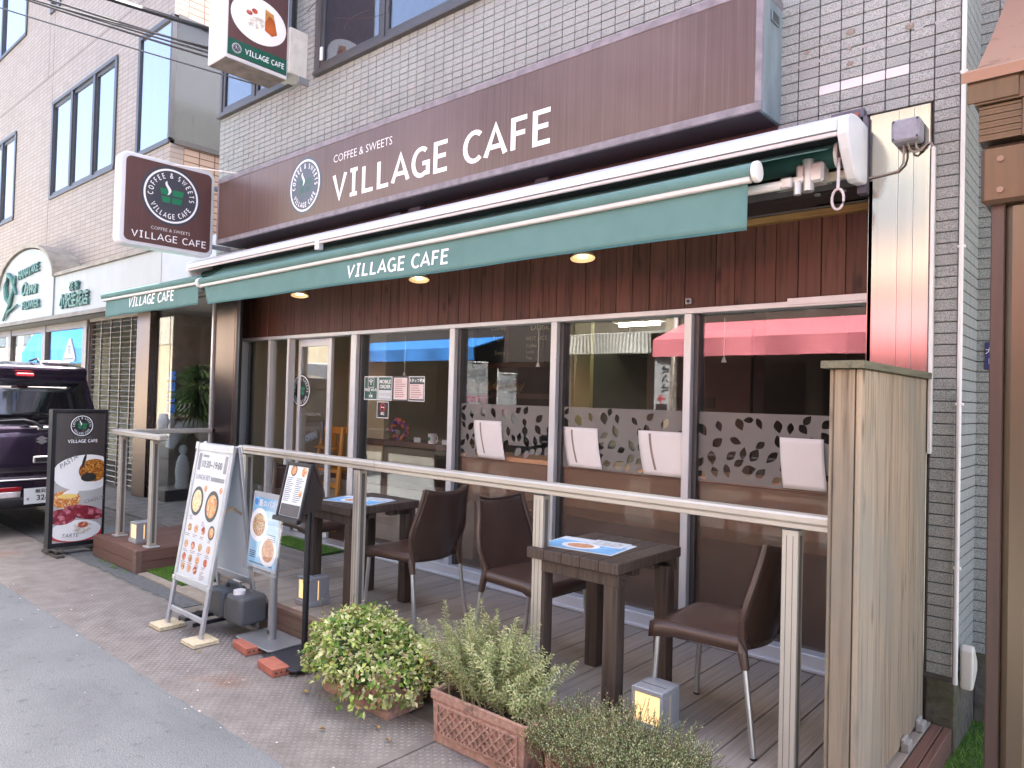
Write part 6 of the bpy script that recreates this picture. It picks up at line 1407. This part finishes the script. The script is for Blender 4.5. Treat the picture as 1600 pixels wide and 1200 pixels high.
# ------------------------------------------------------------------ posters and sheets on the shop window
def poster(name, lab, x0, x1, z0, z1, m_, body):
    t = thing(name, lab, 'poster', ((x0 + x1) / 2, 4.053, z0)); o = MB().box(x0, x1, 4.0515, 4.0545, z0, z1).build('sheet', m_, t); f = frame((0, 4.0512, 0), (1, 0, 0), (0, 0, 1)); body(f, t, x0, x1, z0, z1); return t
PG = plain('poster_green', L(52, 92, 84), .5, var=.04); PINKS = plain('menu_pink', L(226, 208, 206), .5, var=.04)
def pb(f, t, x0, x1, z0, z1, mat=WHITE, wd=.008):
    MB().rect(f, x0, x1, z0, z0 + wd, .0004).rect(f, x0, x1, z1 - wd, z1, .0004).rect(f, x0, x0 + wd, z0 + wd, z1 - wd, .0004).rect(f, x1 - wd, x1, z0 + wd, z1 - wd, .0004).build('border', mat, t)
def p1(f, t, x0, x1, z0, z1):
    pb(f, t, x0, x1, z0, z1); c = (x0 + x1) / 2; m = MB()
    for k in range(3):
        r = .012 + k * .013
        m.add([f(c + q * math.cos(math.radians(a)), z1 - .072 + q * math.sin(math.radians(a)), .0005) for q in (r, r + .006) for a in range(45, 136, 15)], [(i, i + 1, 8 + i, 7 + i)[::-1] for i in range(6)])
    m.disc(f, c, z1 - .071, .006, d=.0005, n=10); pb(f, t, c - .043, c + .043, z1 - .1, z1 - .012, WHITE, .004); m.build('wifi_symbol', WHITE, t)
    text('FREE Wi-Fi', f, c, z0 + .078, .036, WHITE, t, off=.0008); text('&', f, c, z0 + .052, .024, WHITE, t); text('充電', f, c, z0 + .024, .028, WHITE, t, off=.0006)
poster('wifi_poster', 'green poster with FREE Wi-Fi symbol, leftmost on the window', -5.315, -5.125, 1.552, 1.763, PG, p1)
def p2(f, t, x0, x1, z0, z1):
    pb(f, t, x0, x1, z0, z1); c = (x0 + x1) / 2; text('MOBILE', f, c, z1 - .062, .046, WHITE, t, off=.0012); text('ORDER', f, c, z1 - .106, .046, WHITE, t, off=.0012)
    MB().rect(f, x0 + .012, x1 - .012, z0 + .014, z0 + .09, .0005).build('card', PAPER, t); text('スマホで注文', f, c, z0 + .042, .026, plain('order_brown', L(150, 110, 90), .5), t, d=.0015)
poster('mobile_order_poster', 'green MOBILE ORDER poster on the window beside the Wi-Fi poster', -5.118, -4.925, 1.552, 1.763, PG, p2)
def p3(f, t, x0, x1, z0, z1):
    pb(f, t, x0, x1, z0, z1, DARKP, .012); rr = random.Random(2); m = MB()
    for k in range(9): m.rect(f, x0 + .03, x1 - .03 - rr.uniform(0, .05), z1 - .035 - k * .018, z1 - .028 - k * .018, .0005)
    m.build('print', plain('print_rose', L(176, 130, 126), .5), t)
poster('menu_poster', 'pale pink printed notice on the window, third from the left', -4.915, -4.715, 1.552, 1.763, PINKS, p3)
def p4(f, t, x0, x1, z0, z1):
    pb(f, t, x0, x1, z0, z1, WHITE, .006); c = (x0 + x1) / 2; MB().rect(f, x0 + .014, x1 - .014, z0 + .02, z0 + .145, .0005).build('card', PINKS, t); text('スタッフ募集', f, c, z1 - .048, .034, WHITE, t, off=.0006); rr = random.Random(6); m = MB()
    for k in range(6): m.rect(f, x0 + .03, x1 - .03 - rr.uniform(0, .05), z0 + .128 - k * .019, z0 + .135 - k * .019, .001)
    m.build('print', MATS['print_rose'], t)
poster('recruit_poster', 'dark poster headed スタッフ募集 on the window, rightmost of four', -4.705, -4.505, 1.552, 1.763, plain('poster_slate', L(66, 72, 74), .5), p4)
def p5(f, t, x0, x1, z0, z1):
    pb(f, t, x0, x1, z0, z1, WHITE, .006); c = (x0 + x1) / 2; m = MB().mat(0).ring(f, c, z1 - .05, .03, .038, .0006).slab(f, c - .001, c + .001, z1 - .05, z1 - .05, 0, 0); m.mat(0).poly(f, [(c - .026, z1 - .030), (c - .021, z1 - .025), (c + .026, z1 - .070), (c + .021, z1 - .075)][::-1], .0007); m.mat(1).rect(f, c - .022, c + .02, z1 - .054, z1 - .046, .0005)
    m.build('no_smoking_symbol', [plain('sign_red', L(196, 40, 50), .5), WHITE], t); text('禁煙', f, c, z0 + .03, .026, WHITE, t, off=.0006)
poster('no_smoking_sticker', 'small black no-smoking sticker below the row of posters', -5.125, -4.965, 1.395, 1.54, BLACKP, p5)
def sheet(x0, x1, z0, z1, lab, curl, sk):
    t = thing('paper_sheet', lab, 'paper sheet', ((x0 + x1) / 2, 4.04, z0), 'white sheets standing against the window')
    def fn(u, v): return (x0 + (x1 - x0) * u + sk * (1 - v) ** 1.6, 4.044 - curl * .35 * math.sin(PI * u) - .006 * (1 - v) * u, z0 + (z1 - z0) * v)
    o = MB().grid(fn, 12, 10).build('sheet', plain('milky_sheet', L(222, 216, 212), .35, var=.03), t, True); s_ = o.modifiers.new('s', 'SOLIDIFY'); s_.thickness = .0015
    if sk > .045: MB().grid(lambda u, v: (x0 + (x1 - x0) * (.24 + .05 * u) + sk * (1 - v) ** 1.6, fn(.26, v)[1] - .001, z0 + (z1 - z0) * (.12 + .82 * v)), 1, 8).build('tape_strip', plain('brown_tape', L(138, 118, 106), .5, var=.2), t)
sheet(-3.922, -3.635, 1.14, 1.425, 'white curled sheet on the window left of the second mullion', .02, .055)
sheet(-3.05, -2.765, 1.14, 1.412, 'white curled sheet with brown strip, just right of the second mullion', .02, .03 + .02)
sheet(-2.45, -2.118, 1.14, 1.417, 'white curled sheet with brown strip, just left of the third mullion', .02, .048)
sheet(-1.538, -1.30, 1.142, 1.422, 'plain white sheet taped to the window by the timber screen', .015, .025)

# ------------------------------------------------------------------ things inside the cafe
def cord(x, y, z, lab):
    t = thing('pull_cord', lab, 'blind cord', (x, y, z), 'blind pull cords'); MB().cyl((x, y, z + .03), (x, y, 2.13), .0025, n=6).build('cord', PLASTW, t); MB().cyl((x, y, z), (x, y, z + .035), .017, .004, n=12).build('cone', PLASTW, t)
cord(-1.95, 4.2, 1.855, 'white blind cord hanging inside the rightmost window pane'); cord(-3.42, 4.2, 1.84, 'white blind cord hanging by the chalkboard menus'); cord(-5.0, 4.25, 1.78, 'white blind cord hanging above the wall posters')
CHK = plain('chalkboard', L(34, 34, 34), .7, var=.15)
def board(x0, x1, z0, z1, y, lab, lines):
    t = thing('chalkboard', lab, 'chalkboard', ((x0 + x1) / 2, y, z0), 'chalkboard menus'); MB().box(x0, x1, y, y + .03, z0, z1).build('panel', CHK, t); MB().box(x0 - .04, x1 + .04, y - .01, y + .03, z0 - .05, z0).box(x0 - .04, x0, y - .01, y + .03, z0, z1).build('wood_frame', plain('red_wood', L(106, 60, 44), .6), t)
    f = frame((0, y - .001, 0), (1, 0, 0), (0, 0, 1))
    for s, a, b, sz in lines: text(s, f, a, b, sz, plain('chalk', L(200, 186, 160), .8), t, align='LEFT')
board(-6.30, -5.82, 2.02, 2.56, 6.5, 'chalkboard menu with doodles behind the second window', [('Coffee', -6.05, 2.42, .09), ('Bagel', -6.02, 2.30, .08), ('Sweets', -5.98, 2.12, .08)])
board(-5.76, -5.22, 2.02, 2.56, 6.5, 'chalkboard menu headed Drink behind the second window', [('House', -5.72, 2.46, .08), ('Drink', -5.42, 2.40, .12), ('HOT / ICE', -5.48, 2.28, .07), ('Coffee', -5.48, 2.20, .06), ('Latte', -5.48, 2.13, .06), ('Tea', -5.48, 2.06, .06)])
def shelf(name, x0, x1, y, z, lab):
    t = thing(name, lab, 'shelf', ((x0 + x1) / 2, y, z)); MB().box(x0, x1, y, y + .3, z - .06, z, .004).build('board', plain('shelf_dark', L(92, 64, 56), .5, var=.15), t); MB().box(x0 + .05, x0 + .1, y + .05, y + .3, .2, z - .06).box(x1 - .1, x1 - .05, y + .05, y + .3, .2, z - .06).build('support', DARKWALL, t); return t
shelf('wall_shelf', -6.6, -4.9, 6.45, 1.66, 'dark shelf with teapots below the chalkboards')
CER = plain('glazed_brown_ceramic', L(150, 112, 66), .3, var=.1)
def teapot(x, lab):
    t = thing('teapot', lab, 'teapot', (x, 6.6, 1.66), 'row of teapots on the shelf'); MB().lathe([(.05, 0), (.09, .03), (.10, .07), (.07, .12), (.03, .135), (.015, .16), (0, .165)], (x, 6.6, 1.66), 16).build('body', CER, t, True); MB().tube([(x + .08, 6.6, 1.70), (x + .13, 6.6, 1.73), (x + .15, 6.6, 1.78)], .013, 6).build('spout', CER, t, True); MB().tube([(x - .08, 6.6, 1.76), (x - .14, 6.6, 1.75), (x - .13, 6.6, 1.70), (x - .08, 6.6, 1.68)], .008, 6).build('handle', CER, t, True)
for i, lab in enumerate(('brown teapot leftmost on the shelf below the chalkboards', 'second brown teapot from the left on the chalkboard shelf', 'brown teapot second from the right on the chalkboard shelf', 'rightmost brown teapot on the chalkboard shelf')): teapot(-6.42 + i * .23, lab)
shelf('display_shelf', -6.72, -5.0, 4.95, 1.12, 'dark display shelf with wreath and mugs behind the posters')
wr = thing('flower_wreath', 'small colourful flower wreath on the display shelf', 'wreath', (-5.93, 5.0, 1.12)); rr = random.Random(3); ms = [MB() for _ in range(3)]
for k in range(54):
    a = k / 54 * 2 * PI; p = (-5.93 + .10 * math.cos(a) + rr.gauss(0, .012), 5.0 + rr.gauss(0, .015), 1.235 + .10 * math.sin(a) + rr.gauss(0, .012)); ms[k % 3].lathe([(0, -.02), (.018, -.01), (.022, .005), (.012, .018), (0, .02)], p, 6)
for q, mt in zip(ms, (plain('flower_pink', L(196, 84, 120), .7, var=.3), plain('flower_violet', L(116, 70, 150), .7, var=.3), plain('flower_orange', L(206, 126, 70), .7, var=.3))): q.build('petals', mt, wr)
def mug(x, lab):
    t = thing('mug', lab, 'mug', (x, 5.0, 1.12), 'mugs on the display shelf'); MB().lathe([(0, 0), (.045, 0), (.047, .1), (.043, .1), (.041, .01)], (x, 5.0, 1.12), 18).build('cup', WHITE, t, True); MB().tube([(x + .046, 5, 1.20), (x + .075, 5, 1.19), (x + .075, 5, 1.155), (x + .046, 5, 1.14)], .006, 6).build('handle', WHITE, t, True); MB().disc(frame((x, 4.952, 1.17), (1, 0, 0), (0, 0, 1)), 0, 0, .02).build('emblem', GREEN, t)
mug(-5.42, 'white mug with a dark emblem on the display shelf'); 
def card(x, lab):
    o = MB().box(x - .05, x + .05, 4.97, 4.98, 1.121, 1.17).build('price_card', PAPER); tag(o, lab, 'price card', 'price cards on the display shelf')
card(-5.62, 'white price card between the wreath and the mug'); card(-5.2, 'white price card right of the mug on the shelf')
bt_ = thing('wine_bottle', 'dark wine bottle with gold neck under the display shelf', 'bottle', (-5.95, 4.55, .78)); MB().lathe([(0, 0), (.038, 0), (.038, .2), (.014, .26), (.014, .32), (0, .32)], (-5.95, 4.55, .78), 18).build('glass_body', plain('bottle_green', L(28, 34, 26), .15, var=.05), bt_, True); MB().lathe([(.0148, .255), (.0155, .325), (0, .326)], (-5.95, 4.55, .78), 14).build('foil', plain('gold_foil', L(176, 146, 84), .35, .6), bt_, True)
MB().lathe([(.0388, .05), (.0388, .13)], (-5.95, 4.55, .78), 18).build('paper_label', plain('label_cream', L(206, 190, 156), .6), bt_)
cn = thing('counter', 'low brown counter and bench behind the lower window', 'counter', (-3.2, 4.5, .2))
CWD = wood('orange_counter_wood', L(240, 172, 124), L(214, 148, 106), 'x', .5, 0, 10, False)
MB().box(-4.1, -1.02, 4.067, 4.45, 1.125, 1.16, .004).prism([(4.068, 1.122), (4.10, 1.122), (4.13, .86), (4.16, .80), (4.15, .78), (4.085, .86)], -4.1, -1.02, 'x').build('counter_top', CWD, cn); MB().box(-4.1, -1.02, 4.3, 4.35, .2, .84).build('counter_front', DARKWALL, cn)
cn2 = thing('bench', 'beige and brown bench below the display shelf', 'bench', (-5.6, 4.6, .2)); MB().box(-6.6, -4.35, 4.5, 5.2, .72, .78, .004).build('seat', plain('bench_brown', L(96, 70, 60), .5), cn2); MB().box(-6.6, -4.35, 4.52, 5.15, .2, .715).build('bench_front', plain('bench_beige', L(150, 136, 124), .7), cn2)
hc = thing('high_chair', 'orange wooden child high chair in the open doorway', 'high chair', (-6.6, 4.6, .2)); HC = plain('honey_wood', L(200, 138, 66), .4, var=.12, stretch=(1, 1, .2), scale=14)
for sx in (-1, 1):
    for ya, yb in ((4.38, 4.52), (4.80, 4.64)):
        MB().tube([(-6.43 + sx * .25, ya, .2), (-6.43 + sx * .17, yb, 1.24)], .026, 8).build('leg', HC, hc, True)
for z, k in ((.40, .235), (.62, .218), (.88, .198)): MB().box(-6.43 - k, -6.43 + k, 4.425 + .03 * z, 4.465 + .03 * z, z, z + .055, .008).build('rung', HC, hc)
MB().box(-6.60, -6.26, 4.62, 4.655, 1.17, 1.25, .008).build('back_rail', HC, hc); MB().box(-6.62, -6.24, 4.44, 4.72, .78, .81, .006).build('seat', HC, hc); MB().box(-6.61, -6.25, 4.40, 4.52, 1.02, 1.045, .006).build('tray_rail', HC, hc)
kc = thing('kitchen_cabinet', 'brown kitchen cabinet behind the third window', 'cabinet', (-4.0, 6.2, .2)); MB().box(-3.85, -2.75, 6.5, 7.0, .2, 2.3).build('carcass', plain('cabinet_brown', L(96, 66, 56), .5, var=.1), kc)
m = MB()
for x in (-3.6, -3.3):
    for z in (1.15, 1.35, 1.55): m.box(x, x + .2, 6.49, 6.5, z, z + .11, .002)
m.build('drawer', plain('drawer_brown', L(80, 54, 46), .5), kc)
kl = thing('kitchen_light', 'lit fluorescent fixture above the kitchen opening', 'light', (-4.15, 6.8, 2.5)); MB().box(-4.45, -3.85, 6.75, 6.9, 2.46, 2.52).build('housing', PLASTW, kl); MB().cyl((-4.4, 6.82, 2.44), (-3.9, 6.82, 2.44), .018, n=10).build('tube', emit('fluorescent_glow', (1, .98, .8, 1), 7), kl)
hood_ = thing('range_hood', 'steel extraction hood in the kitchen', 'hood', (-4.1, 7.3, 2.0)); MB().prism([(7.2, 2.15), (7.9, 2.15), (7.9, 2.6), (7.5, 2.6)], -4.65, -3.9, 'x').build('hood_body', STEELG, hood_)
fg = thing('kitchen_shelf', 'pale shelving at the kitchen back wall', 'shelf', (-4.2, 8.0, 1.2)); MB().box(-4.65, -3.9, 7.9, 8.4, 1.1, 1.14).box(-4.65, -3.9, 7.9, 8.4, 1.5, 1.54).build('boards', PLASTW, fg)
MB().box(-4.6, -4.4, 7.95, 8.2, 1.14, 1.4).box(-4.3, -4.1, 7.95, 8.2, 1.14, 1.33).box(-4.5, -4.2, 7.95, 8.2, 1.54, 1.75).build('containers', plain('tub_grey', L(130, 136, 140), .5, var=.2), fg)
for i, (x, y, lab) in enumerate(((-1.7, 5.6, 'dark interior table behind the rightmost window pane'), (-3.6, 5.6, 'dark interior table behind the third window pane'))):
    t = thing('interior_table', lab, 'table', (x, y, .2), 'interior tables'); MB().box(x - .35, x + .35, y - .3, y + .3, .88, .92, .004).build('top', CWD, t); MB().cyl((x, y, .2), (x, y, .88), .04, n=10).build('leg', BLACKM, t)
pw_ = thing('wall_picture', 'orange brown picture on the far interior wall', 'picture', (-1.7, 8.5, 1.4)); MB().box(-2.2, -1.25, 8.55, 8.59, 1.25, 2.1).build('canvas', foodmat('picture_print', [(0, L(92, 48, 26)), (.5, L(150, 84, 44)), (1, L(96, 70, 40))], 6), pw_)

# ------------------------------------------------------------------ across the street (seen mirrored in the glass)
def house(name, lab, x0, x1, h, mat, y=-4.0, up=L(176, 170, 156)):
    t = thing(name, lab, 'building', ((x0 + x1) / 2, y, 0)); MB().box(x0, x1, y - 6, y, 0, h).build('wall', mat, t); MB().box(x0 - .05, x1 + .05, y - 6.05, y + .12, h, h + .25).build('roof', plain('parapet_brown', L(110, 92, 82), .8), t)
    MB().box(x0, x1, y, y + .03, 3.45, h).build('upper_reflector', plain('opp_upper_' + name, up, .8, var=.08), t)  # pale slab added so the steel pilaster reflects a cream tone
    x = x0 + .6
    while x + 1.4 < x1:
        wn = MB().box(x, x + 1.3, y + .03, y + .05, 3.9, 5.2).build('window', BRONZE, t); MB().box(x + .06, x + 1.24, y + .05, y + .055, 3.96, 5.14).build('pane', plain('far_pane', L(110, 124, 136), .1, .2), wn); x += 2.4
    return t
h1 = house('red_awning_shop', 'low brown shop with a red awning across the street', -6.5, 3.5, 6.0, plain('opp_brown', L(74, 66, 58), .8, var=.15, scale=2))
h2 = house('striped_awning_shop', 'beige shop with grey striped awning across the street', -8.9, -6.55, 6.6, plain('opp_tan', L(96, 88, 76), .8, var=.1))
h3 = house('blue_awning_shop', 'grey shop with blue awnings across the street', -16.5, -8.95, 6.4, plain('opp_grey', L(62, 54, 50), .8, var=.1))
h5 = house('far_block', 'brown roofed far block across the street', -62, -30.1, 7.0, plain('opp_cream', L(186, 172, 146), .8, var=.08))
h4 = house('beige_block', 'beige block across the street', -30, -16.6, 7.6, plain('opp_beige', L(206, 194, 170), .8, var=.08))
REDC = plain('red_awning_cloth', L(200, 112, 122), .7, var=.06); BLUEC = plain('blue_awning_cloth', L(42, 122, 200), .7, var=.06)
def awn(lab, x0, x1, ytop, ztop, yf, zf, zv, mat, par):
    t = thing('awning', lab, 'awning', ((x0 + x1) / 2, yf, zv)); MB().prism([(ytop, ztop), (ytop, ztop - .03), (yf, zf - .03), (yf, zf)], x0, x1, 'x').build('canopy', mat, t)
    o = MB().grid(lambda u, v: (x0 + (x1 - x0) * u, yf + .003 + .05 * (1 - v) * math.sin(u * (x1 - x0) * 5), zv + (zf - zv) * v), 80, 5).build('valance', mat, t, True, angle=3); return t
awn('red awning across the street', -6.45, 3.4, -4.0, 3.05, -2.95, 2.68, 2.38, REDC, h1)
awn('blue awning across the street', -15.6, -10.85, -4.0, 2.98, -3.0, 2.68, 2.40, BLUEC, h3)
awn('blue awning across the street before the flower shop', -46, -33, -4.0, 5.4, -3.0, 3.4, 2.7, BLUEC, None)
STRP = NT('striped_cloth'); wv = STRP.n('TexWave', Scale=4.2); wv.bands_direction = 'X'; STRP.l(STRP.coord(), wv.inputs['Vector']); STRP.base(STRP.ramp(wv.outputs[0], [(.45, L(196, 194, 186)), (.55, L(110, 108, 104))])); STRP = STRP.set(.7)
awn('grey striped awning across the street', -8.8, -6.65, -4.0, 2.95, -3.2, 2.85, 2.48, STRP, h2)
m = MB()
for a, b in ((-5.9, -4.2), (-3.9, -1.5), (-1.2, 2.5)): m.box(a, b, -4.01, -3.97, .3, 2.3)
m.build('dark_shop_window', plain('opp_dark', L(40, 32, 30), .4, var=.4, scale=3), h1)
m = MB()
for a, b in ((-15.9, -13.0), (-12.7, -9.4)): m.box(a, b, -4.01, -3.97, .3, 2.4)
m.build('dark_shop_window', MATS['opp_dark'], h3)
vb = thing('vertical_banner', 'white vertical shop banner with black script across the street', 'banner', (-6.3, -3.0, 1.3)); MB().box(-6.42, -6.12, -3.0, -2.98, 1.40, 2.42).build('cloth', plain('banner_cloth', L(150, 152, 154), .8, var=.04), vb)
fb2 = frame((0, -2.975, 0), (-1, 0, 0), (0, 0, 1)); text('ルンル', frame((-6.27, -2.975, 2.0), (0, 0, 1), (1, 0, 0)), 0, 0, .16, BLACKP, vb, off=.004); text('→', fb2, 6.27, 1.60, .2, plain('arrow_red', L(196, 44, 50), .5), vb, off=.004); MB().box(-6.38, -6.16, -2.979, -2.972, 1.42, 1.57).build('black_box', BLACKP, vb)
dpp = thing('drain_pipe', 'pale drain pipe on the beige column across the street', 'pipe', (-6.6, -3.85, 0)); MB().box(-6.75, -6.55, -3.98, -3.9, 0, 6).build('column', plain('opp_column', L(150, 134, 116), .8, var=.1), dpp); MB().cyl((-6.5, -3.85, 0), (-6.5, -3.85, 6), .04, n=10).build('pipe_run', PLASTW, dpp)
def flag(x, y, lab, w_=.62, h=1.05, z1=2.32):
    t = thing('flag_banner', lab, 'banner', (x, y, 0), 'nobori flags across the street'); MB().cyl((x, y, 0), (x, y, z1 + .08), .012, n=8).cyl((x, y, z1), (x + w_, y, z1 - .02), .008, n=8).build('pole', PLASTW, t)
    MB().grid(lambda u, v: (x + .015 + (w_ - .03) * u, y + .02 * math.sin(u * 4 + v * 3), z1 - h + h * v), 8, 10).build('cloth', plain('flag_white', L(128, 131, 134), .8, var=.04), t, True)
    f = frame((0, y + .026, 0), (1, 0, 0), (0, 0, 1)); c = x + w_ / 2
    text('KOCOSTORE', f, c, z1 - .22, .085, DARKP, t, off=.002); text('OFUNA STREET', f, c, z1 - .31, .065, DARKP, t, off=.001); text('コストコ', f, c, z1 - .80, .15, plain('flag_rose', L(196, 90, 120), .6), t, off=.004)
flag(-10.45, -3.0 + .6, 'white KOCOSTORE flag banner across the street'); flag(-9.75, -3.2 + .6, 'second white KOCOSTORE flag banner across the street', .5, 1.0, 2.1)
tk = thing('truck', 'white box truck parked across the street', 'truck', (-17.8, -2.2, 0)); o = MB().box(-18.3, -15.5, -3.05, -1.6, .55, 2.35, .03).build('cargo_box', WHITEP, tk); o = MB().prism([(-19.5, .4), (-18.32, .4), (-18.32, 1.9), (-19.0, 1.9), (-19.45, 1.2)], -3.0, -1.62, 'y').build('cab', WHITEP, tk); bevelmod(o, .05, 2)
MB().prism([(-19.3, 1.22), (-18.5, 1.22), (-18.5, 1.75), (-18.98, 1.75)], -1.615, -1.605, 'y').build('side_window', MATS['tinted_glass'], tk); m = MB()
for x in (-18.9, -16.2): m.cyl((x, -1.8, .32), (x, -1.6, .32), .32, n=20).cyl((x, -3.0, .32), (x, -2.8, .32), .32, n=20)
m.build('wheel', BLKP, tk)

# ------------------------------------------------------------------ lettering and film curves become plain meshes
bpy.context.view_layer.update()
dg = bpy.context.evaluated_depsgraph_get()
for o in [o for o in sc.objects if o.type in ('FONT', 'CURVE')]:
    me = bpy.data.meshes.new_from_object(o.evaluated_get(dg)); nm = o.name; o.name = 'old_outline'
    q = bpy.data.objects.new(nm, me); COL.objects.link(q); q.parent = o.parent; q.matrix_parent_inverse = o.matrix_parent_inverse.copy(); q.matrix_basis = o.matrix_basis.copy()
    for ch in list(o.children): ch.parent = q
    for k in o.keys():
        if k in ('label', 'category', 'group', 'kind'): q[k] = o[k]
    bpy.data.objects.remove(o)
